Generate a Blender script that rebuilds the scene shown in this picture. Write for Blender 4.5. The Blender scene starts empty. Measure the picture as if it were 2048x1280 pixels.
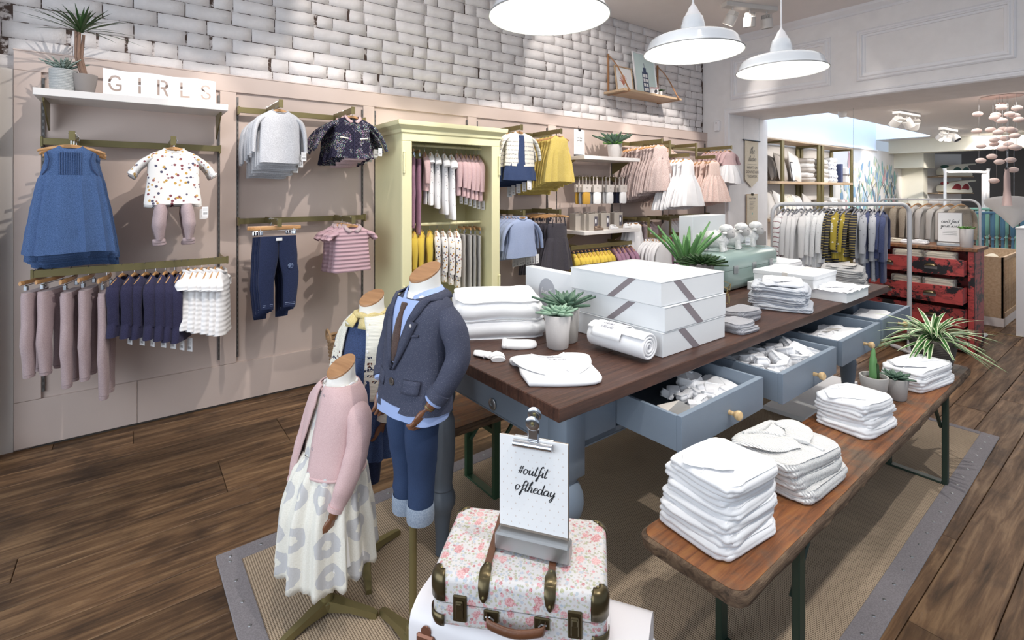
import bpy, math, random
from mathutils import Vector, Matrix, noise
R = math.radians
PI = math.pi
scene = bpy.context.scene
COL = scene.collection

# ------------------------------------------------------------ camera, world, light, exposure
# the shop's axes: X runs along the panelled wall into the depth, Y points to that wall, Z up
cam_d = bpy.data.cameras.new('camera')
cam = bpy.data.objects.new('camera', cam_d)
COL.objects.link(cam)
cam_d.sensor_width = 36.0
cam_d.lens = 36.0 * 1002.0 / 2048.0
cam_d.shift_y = -260.0 / 2048.0
cam_d.clip_start = 0.05
cam.location = (0, 0, 1.6)
cam.rotation_euler = (R(90), 0, math.atan2(0.7978, 0.6029) - R(90))
scene.camera = cam

world = bpy.data.worlds.new('daylight')
scene.world = world
world.use_nodes = True
wb = world.node_tree.nodes['Background']
wb.inputs[0].default_value = (0.72, 0.84, 1.0, 1)
wb.inputs[1].default_value = 0.6

scene.view_settings.view_transform = 'Standard'
scene.view_settings.look = 'None'
scene.view_settings.exposure = 0.0
scene.view_settings.gamma = 1.0
scene.view_settings.use_curve_mapping = False

def area(name, loc, target, sx, sy, power, col=(1, 1, 1)):
 d = bpy.data.lights.new(name, 'AREA')
 d.shape = 'RECTANGLE'
 d.size, d.size_y, d.energy, d.color = sx, sy, power, col
 o = bpy.data.objects.new(name, d)
 COL.objects.link(o)
 o.location = loc
 o.rotation_euler = (Vector(target) - Vector(loc)).to_track_quat('-Z', 'Y').to_euler()
 return o

def spot(name, loc, target, power, angle=50, blend=0.35, size=0.03, col=(1, 0.93, 0.85)):
 d = bpy.data.lights.new(name, 'SPOT')
 d.energy, d.color = power, col
 d.spot_size, d.spot_blend, d.shadow_soft_size = R(angle), blend, size
 o = bpy.data.objects.new(name, d)
 COL.objects.link(o)
 o.location = loc
 o.rotation_euler = (Vector(target) - Vector(loc)).to_track_quat('-Z', 'Y').to_euler()
 return o

WARM = (1, 0.93, 0.86)
COOL = (0.86, 0.93, 1.0)
# daylight from the shop window in the front wall, behind the camera
area('shop_window_light', (-2.2, 1.0, 1.9), (3, 2.0, 1.1), 3.6, 2.2, 85, COOL)
# ceiling spots of the front room (track lights)
for i, (lo, ta, pw, an) in enumerate([
  ((0.6, 2.2, 3.7), (-0.15, 4.2, 1.55), 130, 44),
  ((1.3, 2.1, 3.7), (1.1, 4.2, 1.65), 155, 46),
  ((2.3, 2.1, 3.7), (2.1, 3.9, 1.3), 140, 46),
  ((3.3, 2.2, 3.7), (3.2, 4.1, 1.5), 175, 46),
  ((4.4, 2.2, 3.7), (4.5, 4.2, 1.6), 190, 46),
  ((5.5, 2.3, 3.7), (5.8, 4.1, 1.9), 200, 48),
  ((1.2, -0.4, 3.7), (1.25, 1.1, 0.7), 135, 44),
  ((2.6, -0.3, 3.7), (2.6, 1.1, 0.6), 150, 50),
  ((0.3, 0.6, 3.7), (0.75, 1.75, 0.6), 75, 40),
  ((4.6, 0.3, 3.7), (4.0, 1.2, 0.7), 140, 50),
  ((2.2, 1.1, 3.75), (1.5, 1.7, 0.9), 55, 46),
  ((3.6, 2.4, 3.75), (3.3, 1.6, 0.9), 66, 46),
  ((5.0, 1.2, 3.7), (5.6, 1.9, 1.0), 130, 50),
  ((5.9, 1.2, 3.7), (6.7, 1.6, 0.7), 120, 50),
  ((5.7, 3.1, 3.7), (6.9, 2.9, 2.9), 45, 62),
  ((1.0, 3.4, 3.7), (2.0, 4.3, 2.75), 28, 80),
  ((3.6, 3.4, 3.7), (4.3, 4.3, 2.75), 32, 80),
  ]):
 spot('ceiling_spot_light', lo, ta, pw, an, 0.3, 0.02, WARM if i not in (6, 7, 9, 10, 11) else (1, 0.97, 0.93))
area('ceiling_bounce_light', (3.0, 1.6, 3.72), (3.0, 1.6, 0), 5.0, 3.0, 40, (1, 0.96, 0.93))
# back room: spots plus daylight falling through its skylight
for lo, ta, pw in [((9.0, 2.2, 2.6), (9.3, 4.0, 1.5), 95), ((10.6, 2.2, 2.6), (10.9, 4.0, 1.5), 95),
       ((12.5, 2.4, 2.65), (13.4, 4.3, 1.5), 150), ((14.7, 2.2, 2.65), (16.9, 3.8, 1.8), 230),
       ((8.4, 0.6, 2.6), (8.4, 1.2, 0.6), 70)]:
 spot('back_room_spot_light', lo, ta, pw, 60, 0.4, 0.03, WARM)
area('skylight_light', (11.5, 3.6, 4.6), (11.5, 4.0, 2.0), 7.0, 1.0, 240, (0.62, 0.78, 1.0))
area('back_room_bounce_light', (11.5, 2.2, 2.78), (11.5, 2.4, 0), 7.5, 2.4, 190, (1, 0.97, 0.92))

# ------------------------------------------------------------ helpers: meshes

def lerp(a, b, t):
 return a + (b - a) * t

def smooth01(t):
 t = max(0.0, min(1.0, t))
 return t * t * (3 - 2 * t)

def curve1(keys, x):
 """piecewise smooth interpolation of [(x, value), ...]"""
 if x <= keys[0][0]:
  return keys[0][1]
 for (a, va), (b, vb) in zip(keys, keys[1:]):
  if x <= b:
   return lerp(va, vb, (x - a) / (b - a + 1e-12))
 return keys[-1][1]

def catmull(pts, n):
 P = [Vector(p) for p in pts]
 if len(P) < 3:
  return [P[0].lerp(P[-1], i / n) for i in range(n + 1)]
 P = [P[0] * 2 - P[1]] + P + [P[-1] * 2 - P[-2]]
 out = []
 for i in range(1, len(P) - 2):
  for k in range(n):
   t = k / n
   a, b, c, d = P[i - 1:i + 3]
   out.append(0.5 * ((2 * b) + (c - a) * t + (2 * a - 5 * b + 4 * c - d) * t * t + (3 * b - a - 3 * c + d) * t ** 3))
 out.append(P[-2])
 return out

class MB:
 def __init__(self, xf=None):
  self.v, self.f, self.xf = [], [], xf

 def add(self, vs, fs):
  o = len(self.v)
  if self.xf is not None:
   vs = [self.xf @ Vector(p) for p in vs]
  self.v.extend([tuple(p) for p in vs])
  self.f.extend([tuple(i + o for i in q) for q in fs])
  return self

 def box(self, x0, x1, y0, y1, z0, z1, c=0.0, m=None):
  x0, x1 = min(x0, x1), max(x0, x1)
  y0, y1 = min(y0, y1), max(y0, y1)
  z0, z1 = min(z0, z1), max(z0, z1)
  c = min(c, (x1 - x0) * .45, (y1 - y0) * .45, (z1 - z0) * .45)
  if c <= 0:
   vs = [(x, y, z) for z in (z0, z1) for y in (y0, y1) for x in (x0, x1)]
   fs = [(0, 2, 3, 1), (4, 5, 7, 6), (0, 1, 5, 4), (2, 6, 7, 3), (0, 4, 6, 2), (1, 3, 7, 5)]
  else:
   vs, idx = [], {}
   for sz in (0, 1):
    for sy in (0, 1):
     for sx in (0, 1):
      X, Y, Z = (x0, x1)[sx], (y0, y1)[sy], (z0, z1)[sz]
      dx, dy, dz = (c, -c)[sx], (c, -c)[sy], (c, -c)[sz]
      for a, p in enumerate([(X, Y + dy, Z + dz), (X + dx, Y, Z + dz), (X + dx, Y + dy, Z)]):
       idx[sx, sy, sz, a] = len(vs)
       vs.append(p)
   I = idx
   fs = []
   for s in (0, 1):
    q = [I[s, 0, 0, 0], I[s, 1, 0, 0], I[s, 1, 1, 0], I[s, 0, 1, 0]]
    fs.append(tuple(q if s else q[::-1]))
    q = [I[0, s, 0, 1], I[0, s, 1, 1], I[1, s, 1, 1], I[1, s, 0, 1]]
    fs.append(tuple(q if s else q[::-1]))
    q = [I[0, 0, s, 2], I[1, 0, s, 2], I[1, 1, s, 2], I[0, 1, s, 2]]
    fs.append(tuple(q if s else q[::-1]))
   for s in (0, 1):
    for t in (0, 1):
     f1 = (I[0, s, t, 1], I[1, s, t, 1], I[1, s, t, 2], I[0, s, t, 2])
     f2 = (I[s, 0, t, 0], I[s, 1, t, 0], I[s, 1, t, 2], I[s, 0, t, 2])
     f3 = (I[s, t, 0, 0], I[s, t, 1, 0], I[s, t, 1, 1], I[s, t, 0, 1])
     fs.append(f1 if s != t else f1[::-1])
     fs.append(f2 if s == t else f2[::-1])
     fs.append(f3 if s != t else f3[::-1])
   for sx in (0, 1):
    for sy in (0, 1):
     for sz in (0, 1):
      q = (I[sx, sy, sz, 0], I[sx, sy, sz, 1], I[sx, sy, sz, 2])
      fs.append(q if (sx + sy + sz) % 2 else q[::-1])
  if m is not None:
   vs = [m @ Vector(p) for p in vs]
  return self.add(vs, fs)

 def loft(self, rings, cap0=True, cap1=True, closed=True):
  n = len(rings[0])
  vs = [p for r in rings for p in r]
  fs = []
  for i in range(len(rings) - 1):
   for j in range(n if closed else n - 1):
    k = (j + 1) % n
    fs.append((i * n + j, i * n + k, (i + 1) * n + k, (i + 1) * n + j))
  if closed and cap0:
   fs.append(tuple(range(n))[::-1])
  if closed and cap1:
   b = (len(rings) - 1) * n
   fs.append(tuple(b + j for j in range(n)))
  return self.add(vs, fs)

 def tube(self, pts, r, n=8, cap=True, flat=1.0):
  P = [Vector(p) for p in pts]
  rs = r if isinstance(r, (list, tuple)) else [r] * len(P)
  t = (P[1] - P[0]).normalized()
  up = Vector((0, 0, 1)) if abs(t.z) < 0.9 else Vector((1, 0, 0))
  a = t.cross(up).normalized()
  rings = []
  for i, p in enumerate(P):
   if i == 0:
    t = (P[1] - P[0])
   elif i == len(P) - 1:
    t = (P[-1] - P[-2])
   else:
    t = (P[i + 1] - P[i - 1])
   t = t.normalized() if t.length > 1e-9 else Vector((0, 0, 1))
   a = (a - t * a.dot(t))
   a = a.normalized() if a.length > 1e-6 else t.orthogonal().normalized()
   b = t.cross(a)
   rings.append([p + a * (math.cos(2 * PI * k / n) * rs[i]) + b * (math.sin(2 * PI * k / n) * rs[i] * flat) for k in range(n)])
  return self.loft(rings, cap, cap)

 def lathe(self, prof, n=24, c=(0, 0, 0), cap0=True, cap1=True, m=None):
  rings = []
  for r, z in prof:
   ring = [Vector((c[0] + r * math.cos(2 * PI * k / n), c[1] + r * math.sin(2 * PI * k / n), c[2] + z)) for k in range(n)]
   if m is not None:
    ring = [m @ p for p in ring]
   rings.append(ring)
  return self.loft(rings, cap0, cap1)

 def cyl(self, p0, p1, r, n=12, r1=None):
  return self.tube([p0, p1], [r, r if r1 is None else r1], n)

 def prism(self, poly, fn0, fn1):
  """poly: 2D points counter-clockwise; fn0 / fn1 map (a, b) to the two faces"""
  n = len(poly)
  vs = [fn0(*p) for p in poly] + [fn1(*p) for p in poly]
  fs = [tuple(range(n))[::-1], tuple(range(n, 2 * n))]
  for i in range(n):
   j = (i + 1) % n
   fs.append((i, j, n + j, n + i))
  return self.add(vs, fs)

 def grid(self, fn, nu, nv):
  vs = [fn(i / nu, j / nv) for j in range(nv + 1) for i in range(nu + 1)]
  fs = [(j * (nu + 1) + i, j * (nu + 1) + i + 1, (j + 1) * (nu + 1) + i + 1, (j + 1) * (nu + 1) + i) for j in range(nv) for i in range(nu)]
  return self.add(vs, fs)

 def sphere(self, c, rx, ry=None, rz=None, n=12, m=8):
  ry = rx if ry is None else ry
  rz = rx if rz is None else rz
  rings = []
  for j in range(m + 1):
   ph = PI * (j / m) if 0 < j < m else (0.02 if j == 0 else PI - 0.02)
   rings.append([(c[0] + rx * math.sin(ph) * math.cos(2 * PI * k / n), c[1] + ry * math.sin(ph) * math.sin(2 * PI * k / n), c[2] - rz * math.cos(ph)) for k in range(n)])
  return self.loft(rings)

 def mesh(self, name):
  me = bpy.data.meshes.new(name)
  me.from_pydata(self.v, [], self.f)
  me.update()
  return me

 def build(self, name, mt=None, parent=None, smooth=35, loc=None, rz=None, fix=False):
  me = self.mesh(name)
  if fix:
   fixn(me)
  if smooth:
   me.shade_smooth()
   me.set_sharp_from_angle(angle=R(smooth))
  if mt is not None:
   me.materials.append(mt)
  return obj(name, me, parent, loc, rz)

def fixn(me):
 import bmesh
 bm = bmesh.new()
 bm.from_mesh(me)
 bmesh.ops.recalc_face_normals(bm, faces=bm.faces)
 bm.to_mesh(me)
 bm.free()

def obj(name, me, parent=None, loc=None, rz=None):
 o = bpy.data.objects.new(name, me)
 COL.objects.link(o)
 if parent is not None:
  o.parent = parent
 if loc is not None:
  o.location = loc
 if rz is not None:
  o.rotation_euler = (0, 0, rz) if not isinstance(rz, (tuple, list)) else rz
 return o

def tag(o, label=None, cat=None, group=None, kind=None):
 if label:
  o['label'] = label
 if cat:
  o['category'] = cat
 if group:
  o['group'] = group
 if kind:
  o['kind'] = kind
 return o

def thing(name, label, cat, loc=(0, 0, 0), rz=0, group=None):
 o = bpy.data.objects.new(name, None)
 o.empty_display_size = 0.1
 COL.objects.link(o)
 o.location = loc
 o.rotation_euler = (0, 0, rz) if not isinstance(rz, (tuple, list)) else rz
 return tag(o, label, cat, group)

def struct(o):
 o['kind'] = 'structure'
 return o

KIDS = {}

def copy_tree(o, parent=None):
 c = o.copy()
 COL.objects.link(c)
 c.parent = parent
 for ch in o.children:
  copy_tree(ch, c)
 return c

def dup(o, loc, rz=None, label=None, group=None, scale=None):
 c = copy_tree(o)
 c.location = loc
 if rz is not None:
  c.rotation_euler = (0, 0, rz) if not isinstance(rz, (tuple, list)) else rz
 if label:
  c['label'] = label
 if group:
  c['group'] = group
 if scale is not None:
  c.scale = (scale,) * 3 if isinstance(scale, (int, float)) else scale
 return c

ORD = ['first', 'second', 'third', 'fourth', 'fifth', 'sixth', 'seventh', 'eighth', 'ninth', 'tenth', 'eleventh', 'twelfth',
    'thirteenth', 'fourteenth', 'fifteenth', 'sixteenth', 'seventeenth', 'eighteenth', 'nineteenth', 'twentieth']
NUM = ['zero', 'one', 'two', 'three', 'four', 'five', 'six', 'seven', 'eight', 'nine', 'ten', 'eleven', 'twelve', 'thirteen', 'fourteen']

# ------------------------------------------------------------ helpers: materials

def lin(h):
 if isinstance(h, (tuple, list)):
  return tuple(h[:3]) + (1,)
 h = h.lstrip('#')
 c = [int(h[i:i + 2], 16) / 255 for i in (0, 2, 4)]
 g = .3 * c[0] + .55 * c[1] + .15 * c[2]
 c = [x * .86 + g * .14 for x in c]
 return tuple((x / 12.92 if x <= 0.04045 else ((x + 0.055) / 1.055) ** 2.4) for x in c) + (1,)

class NT:
 """tiny node-tree helper"""

 def __init__(self, name):
  self.m = bpy.data.materials.new(name)
  self.m.use_nodes = True
  self.t = self.m.node_tree
  self.b = self.t.nodes['Principled BSDF']
  self._tc = None

 def n(self, typ, **kw):
  x = self.t.nodes.new(typ)
  for k, v in kw.items():
   if k.startswith('i_'):
    x.inputs[k[2:].replace('_', ' ')].default_value = v
   else:
    setattr(x, k, v)
  return x

 def l(self, a, b):
  self.t.links.new(a, b)

 def tc(self, kind='Object'):
  if self._tc is None:
   self._tc = self.n('ShaderNodeTexCoord')
  return self._tc.outputs[kind]

 def map(self, scale=(1, 1, 1), rot=(0, 0, 0), loc=(0, 0, 0), src=None):
  x = self.n('ShaderNodeMapping')
  self.l(src if src is not None else self.tc(), x.inputs[0])
  x.inputs['Scale'].default_value = scale
  x.inputs['Rotation'].default_value = rot
  x.inputs['Location'].default_value = loc
  return x.outputs[0]

 def noise(self, scale, detail=3, rough=.5, src=None, dist=0):
  x = self.n('ShaderNodeTexNoise')
  x.inputs['Scale'].default_value = scale
  x.inputs['Detail'].default_value = detail
  x.inputs['Roughness'].default_value = rough
  x.inputs['Distortion'].default_value = dist
  self.l(src if src is not None else self.tc(), x.inputs['Vector'])
  return x.outputs['Fac']

 def voro(self, scale, feature='F1', src=None, out='Distance', rnd=1.0):
  x = self.n('ShaderNodeTexVoronoi')
  x.feature = feature
  x.inputs['Scale'].default_value = scale
  x.inputs['Randomness'].default_value = rnd
  self.l(src if src is not None else self.tc(), x.inputs['Vector'])
  return x.outputs[out]

 def wave(self, scale, src=None, axis='X', dist=0, kind='BANDS', dscale=1, prof='SIN'):
  x = self.n('ShaderNodeTexWave')
  x.wave_type = kind
  x.wave_profile = prof
  if kind == 'BANDS':
   x.bands_direction = axis
  x.inputs['Scale'].default_value = scale
  x.inputs['Distortion'].default_value = dist
  x.inputs['Detail Scale'].default_value = dscale
  self.l(src if src is not None else self.tc(), x.inputs['Vector'])
  return x.outputs['Fac']

 def ramp(self, fac, stops, const=False):
  x = self.n('ShaderNodeValToRGB')
  cr = x.color_ramp
  if const:
   cr.interpolation = 'CONSTANT'
  while len(cr.elements) < len(stops):
   cr.elements.new(0.5)
  for e, (p, c) in zip(cr.elements, stops):
   e.position = p
   e.color = lin(c) if not isinstance(c, float) else (c, c, c, 1)
  self.l(fac, x.inputs[0])
  return x.outputs[0]

 def mix(self, fac, a, b, mode='MIX'):
  x = self.n('ShaderNodeMix')
  x.data_type = 'RGBA'
  x.blend_type = mode
  for s, v in ((0, fac), (6, a), (7, b)):
   if isinstance(v, (int, float)):
    x.inputs[s].default_value = v if s == 0 else (v, v, v, 1)
   elif isinstance(v, (str, tuple)):
    x.inputs[s].default_value = lin(v)
   else:
    self.l(v, x.inputs[s])
  return x.outputs[2]

 def math(self, op, a, b=0.0):
  x = self.n('ShaderNodeMath')
  x.operation = op
  for i, v in enumerate((a, b)):
   if isinstance(v, (int, float)):
    x.inputs[i].default_value = v
   else:
    self.l(v, x.inputs[i])
  return x.outputs[0]

 def bump(self, h, strength=.3, dist=.01, prev=None):
  x = self.n('ShaderNodeBump')
  x.inputs['Strength'].default_value = strength
  x.inputs['Distance'].default_value = dist
  self.l(h, x.inputs['Height'])
  if prev is not None:
   self.l(prev, x.inputs['Normal'])
  self.l(x.outputs[0], self.b.inputs['Normal'])
  return x.outputs[0]

 def rnd(self):
  return self.n('ShaderNodeObjectInfo').outputs['Random']

 def sep(self, src=None):
  x = self.n('ShaderNodeSeparateXYZ')
  self.l(src if src is not None else self.tc(), x.inputs[0])
  return x.outputs

 def col(self, c):
  if isinstance(c, (str, tuple)):
   self.b.inputs['Base Color'].default_value = lin(c)
  else:
   self.l(c, self.b.inputs['Base Color'])
  return self

 def set(self, rough=.6, metal=0, spec=.5, coat=0, sheen=0, trans=0, alpha=None, sub=0):
  b = self.b.inputs
  b['Roughness'].default_value = rough
  b['Metallic'].default_value = metal
  b['Specular IOR Level'].default_value = spec
  b['Coat Weight'].default_value = coat
  b['Sheen Weight'].default_value = sheen
  b['Transmission Weight'].default_value = trans
  if alpha is not None:
   b['Alpha'].default_value = alpha
  return self

_MC = {}

def mat(name, col, rough=.6, metal=0, var=.08, vs=6, bump=0, bs=60, bd=.003, rnd=0.0, **kw):
 """plain surface with slight colour variation and fine relief"""
 if name in _MC:
  return _MC[name]
 t = NT(name)
 c = lin(col)
 if var or rnd:
  f = t.noise(vs, 3)
  lo = tuple(max(0, x * (1 - var)) for x in c[:3])
  hi = tuple(min(1, x * (1 + var)) for x in c[:3])
  cc = t.mix(f, lo, hi)
  if rnd:
   r = t.rnd()
   k = t.math('ADD', t.math('MULTIPLY', r, rnd), 1 - rnd / 2)
   cc = t.mix(1.0, cc, k, 'MULTIPLY')
  t.col(cc)
 else:
  t.col(c)
 if bump:
  t.bump(t.noise(bs, 4), bump, bd)
 t.set(rough, metal, **kw)
 _MC[name] = t.m
 return t.m

def fabric(name, col, col2=None, scale=900, bump=.35, rough=.85, var=.06, rnd=.08, fold=.0, sheen=.15):
 """woven or knitted cloth: fine weave relief, gentle tone variation"""
 if name in _MC:
  return _MC[name]
 t = NT(name)
 c = lin(col)
 f = t.noise(9, 2)
 lo = tuple(max(0, x * (1 - var)) for x in c[:3])
 hi = tuple(min(1, x * (1 + var)) for x in c[:3])
 cc = t.mix(f, lo, hi)
 if col2:
  cc = t.mix(t.ramp(t.noise(scale * .35, 2), [(.42, 0.0), (.6, 1.0)]), cc, col2)
 if rnd:
  k = t.math('ADD', t.math('MULTIPLY', t.rnd(), rnd), 1 - rnd / 2)
  cc = t.mix(1.0, cc, k, 'MULTIPLY')
 t.col(cc)
 t.bump(t.noise(scale * .25, 3), bump, .0012)
 t.set(rough, 0, .25, sheen=sheen)
 _MC[name] = t.m
 return t.m

# ============================================================ ROOM
random.seed(7)
WY = 4.26          # face of the panelling
BX = 6.92          # face of the cross wall with the wide opening
CEIL = 3.8

m_plaster = mat('white_plaster', '#f3efee', .75, bump=.08, bs=90)
m_ceiling = mat('ceiling_paint', '#efe8e5', .8, var=.03)
m_trim = mat('white_gloss_trim', '#f2f0f2', .4, var=.02)
m_panel = NT('dusty_pink_panel')
_f = m_panel.noise(5, 2)
m_panel.col(m_panel.mix(_f, '#cdb7ac', '#d3bfb5')).set(.55)
m_panel.bump(m_panel.noise(350, 2), .05, .001)
m_panel = m_panel.m
m_gap = mat('dark_recess', '#3d3834', .8)
m_pier = mat('grey_white_paint', '#d3cbc4', .6, var=.03)

def plank_mat(name, c1, c2, c3, red=.0):
 t = NT(name)
 oi = t.n('ShaderNodeObjectInfo')
 ad = t.n('ShaderNodeVectorMath', operation='MULTIPLY_ADD')
 t.l(oi.outputs['Random'], ad.inputs[0])
 ad.inputs[1].default_value = (37, 11, 5)
 t.l(t.tc(), ad.inputs[2])
 src = ad.outputs[0]
 g = t.noise(1, 6, .62, t.map((2.2, 26, 8), src=src), .6)
 g2 = t.noise(1, 3, .5, t.map((9, 140, 20), src=src))
 base = t.ramp(g, [(.28, c1), (.5, c2), (.72, c3)])
 st = t.noise(2.6, 4, .65, src=src)
 base = t.mix(t.ramp(st, [(.52, 0.0), (.70, 0.75)]), base, '#2b1c12')
 scr = t.noise(1, 5, .8, t.map((7, 34, 8), src=src))
 base = t.mix(t.ramp(scr, [(.60, 0.0), (.74, 0.5)]), base, '#8a7468')
 k = t.math('ADD', t.math('MULTIPLY', t.rnd(), .55), .68)
 base = t.mix(1.0, base, k, 'MULTIPLY')
 t.col(base)
 h = t.math('ADD', t.math('MULTIPLY', g2, .5), g)
 t.bump(h, .5, .003)
 rr = t.ramp(g, [(.3, .62), (.7, .42)])
 t.l(rr, t.b.inputs['Roughness'])
 t.b.inputs['Specular IOR Level'].default_value = .35
 return t.m

m_plank = plank_mat('old_floorboard_wood', '#3b2a1b', '#6e4e32', '#9a7650')

# floor: every board is a part; beyond X 12 the surface is too far to tell boards apart
floor = struct(MB().box(-4.0, 21, -3.2, 4.6, -0.12, -0.022).build('floor', mat('dark_subfloor', '#241a13', .8)))
PLV = {}

def plank_mesh(L, W):
 key = (round(L, 1), round(W, 2))
 if key not in PLV:
  b = MB()
  L2, W2 = L / 2 - .0012, W / 2 - .0014
  b.box(-L2, L2, -W2, W2, -.022, 0, .0022)
  me = b.mesh('floorboard')
  me.materials.append(m_plank)
  PLV[key] = me
 return PLV[key]

y = -1.15
row = 0
rp = random.Random(3)
npl = 0
while y < 4.45:
 W = rp.choice([.17, .19, .21, .19])
 x = -1.0 + rp.choice([-.9, -.5, -.2, -1.3])
 while x < 12:
  L = rp.choice([1.5, 1.9, 2.3, 2.7])
  if x > 6:
   L = 3.0
  o = obj('floorboard', plank_mesh(L, W), floor, (x + L / 2, y + W / 2, rp.uniform(-.0012, .0012)))
  npl += 1
  x += L
 y += W
 row += 1
MB().box(12.2, 21, -1.15, 4.45, -.0205, -.004).build('floor_surface', m_plank, floor)

# brick wall above the panelling ------------------------------------------------
t = NT('painted_brick')
c = t.mix(t.noise(14, 4, .6), '#cfc9c9', '#ece7e6')
k = t.math('ADD', t.math('MULTIPLY', t.rnd(), .12), .94)
c = t.mix(1.0, c, k, 'MULTIPLY')
t.col(c).set(.7)
t.bump(t.noise(38, 6, .7), .65, .007)
m_brick = t.m
t = NT('brick_joint_paint')
t.col(t.mix(t.ramp(t.noise(11, 5, .75), [(.45, 0.0), (.52, 1.0)]), '#c8c0be', '#4a3830')).set(.85)
m_joint = t.m
wl = struct(MB().box(-1.6, 7.0, 4.335, 4.60, 0.0, CEIL).build('wall_left', m_joint))

def brick_mesh(L, H, seed):
 rr = random.Random(seed)
 b = MB()
 nx = 7 if L > .2 else 4
 nz = 4
 g = .0018

 def fn(u, v):
  x, z = (u - .5) * (L - g * 2), (v - .5) * (H - g * 2)
  e = min(u, 1 - u) * L
  e2 = min(v, 1 - v) * H
  w = .007 * noise.noise((x * 14 + seed * 3.1, z * 16, seed)) + .0028 * noise.noise((x * 50, z * 50, seed))
  y = w - .0125
  if e < 1e-5 or e2 < 1e-5:
   y = .006
   x *= 1.0
  elif e < L * .16 and u * nx <= 1.01 or (1 - u) * nx <= 1.01:
   y += .002
   x = math.copysign(L / 2 - .0045, x) if abs(x) > L * .2 else x
  if 1e-5 < e2 and (v * nz <= 1.01 or (1 - v) * nz <= 1.01):
   y += .002
   z = math.copysign(H / 2 - .0045, z)
  x += .0025 * noise.noise((z * 20, seed * 1.7, 3))
  z += .003 * noise.noise((x * 12, seed * 2.3, 7))
  return (x, y, z)
 b.grid(fn, nx, nz)
 b.f = [q[::-1] for q in b.f] if False else b.f
 me = b.mesh('brick')
 me.shade_smooth()
 me.materials.append(m_brick)
 return me

BH = .105
BV = {}
for s in range(7):
 BV['s', s] = brick_mesh(.30, BH, s + 1)
 BV['h', s] = brick_mesh(.15, BH, s + 30)
cells = []
rb = random.Random(11)
zc = 2.33
r_i = 0
while zc + BH < CEIL + .09:
 x = -.70 + (0.075 if r_i % 2 else -.07) + rb.uniform(-.03, .03)
 hrow = r_i % 4 == 2
 while x < 6.9:
  k = 'h' if (hrow and rb.random() < .45) or rb.random() < .12 else 's'
  L = .30 if k == 's' else .15
  if x + L > 6.93:
   if x + .15 < 6.95:
    k, L = 'h', .15
   else:
    break
  cells.append((x + L / 2, zc + BH / 2, k, L))
  x += L
 zc += BH
 r_i += 1

def proj(x, y, z):
 d = x * .6029 + y * .7978
 return 1024 + 1002 * (x * .7978 - y * .6029) / d, 380 - 1002 * (z - 1.6) / d, d

def inview(c):
 px, py, d = proj(c[0], 4.32, c[1])
 return 0 < px < 2048 and -12 < py < 1280

rank = sorted(cells, key=lambda c: (0 if inview(c) else 1, proj(c[0], 4.32, c[1])[2] / c[3]))
for (x, z, k, L) in rank[:300]:
 zz = z
 o = obj('brick', BV[k, rb.randrange(7)], wl, (x, 4.336 + rb.uniform(-.003, .003), zz))
 o.rotation_euler = (0, rb.uniform(-.006, .006), 0)
b = MB()
for (x, z, k, L) in rank[300:]:
 me = BV[k, rb.randrange(7)]
 b.add([(v.co.x + x, v.co.y + 4.336, v.co.z + z) for v in me.vertices], [tuple(p.vertices) for p in me.polygons])
o = b.build('brickwork', m_brick, wl)
o['kind'] = 'stuff'

# pier at the near end of the panelling
struct(MB().box(-1.6, -.655, 4.12, 4.34, 0, 2.34, .004).box(-.655, -.585, 4.275, 4.34, 0, 2.34).build('wall_pier', m_pier))
struct(MB().box(-1.6, -.70, 4.2, 4.34, 2.34, CEIL).build('wall_pier_upper', m_pier))

# pink panelling: backing board, stiles, rails, slotted uprights
BAY = [(-.45, .505), (.627, 1.592), (1.705, 2.662), (2.782, 3.725), (3.862, 4.805), (4.95, 5.84), (5.965, 6.875)]
pan = struct(MB().box(-.582, 7.0, WY + .022, 4.345, 0, 2.40).build('wall_panelling', m_panel))
MB().box(-.582, 7.0, WY, WY + .022, 2.335, 2.455, .002).build('top_rail', m_panel, pan)
MB().box(-.585, 7.0, WY - .004, 4.33, 2.455, 2.462, .001).build('capping', m_panel, pan)
edges = [-.582] + [e for ab in BAY for e in ab] + [6.918]
for i in range(0, len(edges), 2):
 MB().box(edges[i] + (.0 if i == 0 else .006), edges[i + 1] - .008, WY, WY + .024, .30, 2.334, .002).build('stile', m_panel, pan)
for (a, c) in [(-.582, .02), (.022, 2.18), (2.182, 4.2), (4.202, 6.918)]:
 MB().box(a, c, WY, WY + .024, 0.012, .298, .002).build('plinth_board', m_panel, pan)
t = mat('slotted_upright_steel', '#6f6c6b', .45, .7)
for a, c in BAY:
 for e, s in ((a, 1), (c, -1)):
  MB().box(e - .007, e + .007, WY + .004, WY + .026, .34, 2.3).build('slotted_upright', t, pan)
  b = MB()
  for k in range(48):
   z = .36 + k * .04
   b.box(e - .002, e + .002, WY + .0035, WY + .0045, z, z + .022)
  o = b.build('upright_slots', m_gap, pan, smooth=0)
  o['kind'] = 'stuff'
struct(MB().box(-.5, 6.9, WY + .006, WY + .02, -.002, .012).build('wall_shadow_gap', m_gap))  # dark strip standing for the shade in the gap under the plinth boards

# cross wall with the wide opening ----------------------------------------------
OY, OZ = 3.90, 2.705
JX = 8.03
wb_ = MB()
wb_.box(BX, JX, OY, 4.42, 0, OZ)
wb_.box(BX, JX - .1, -3.2, 4.42, OZ, CEIL)
struct(wb_.build('wall_back', m_plaster, smooth=0))

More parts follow.
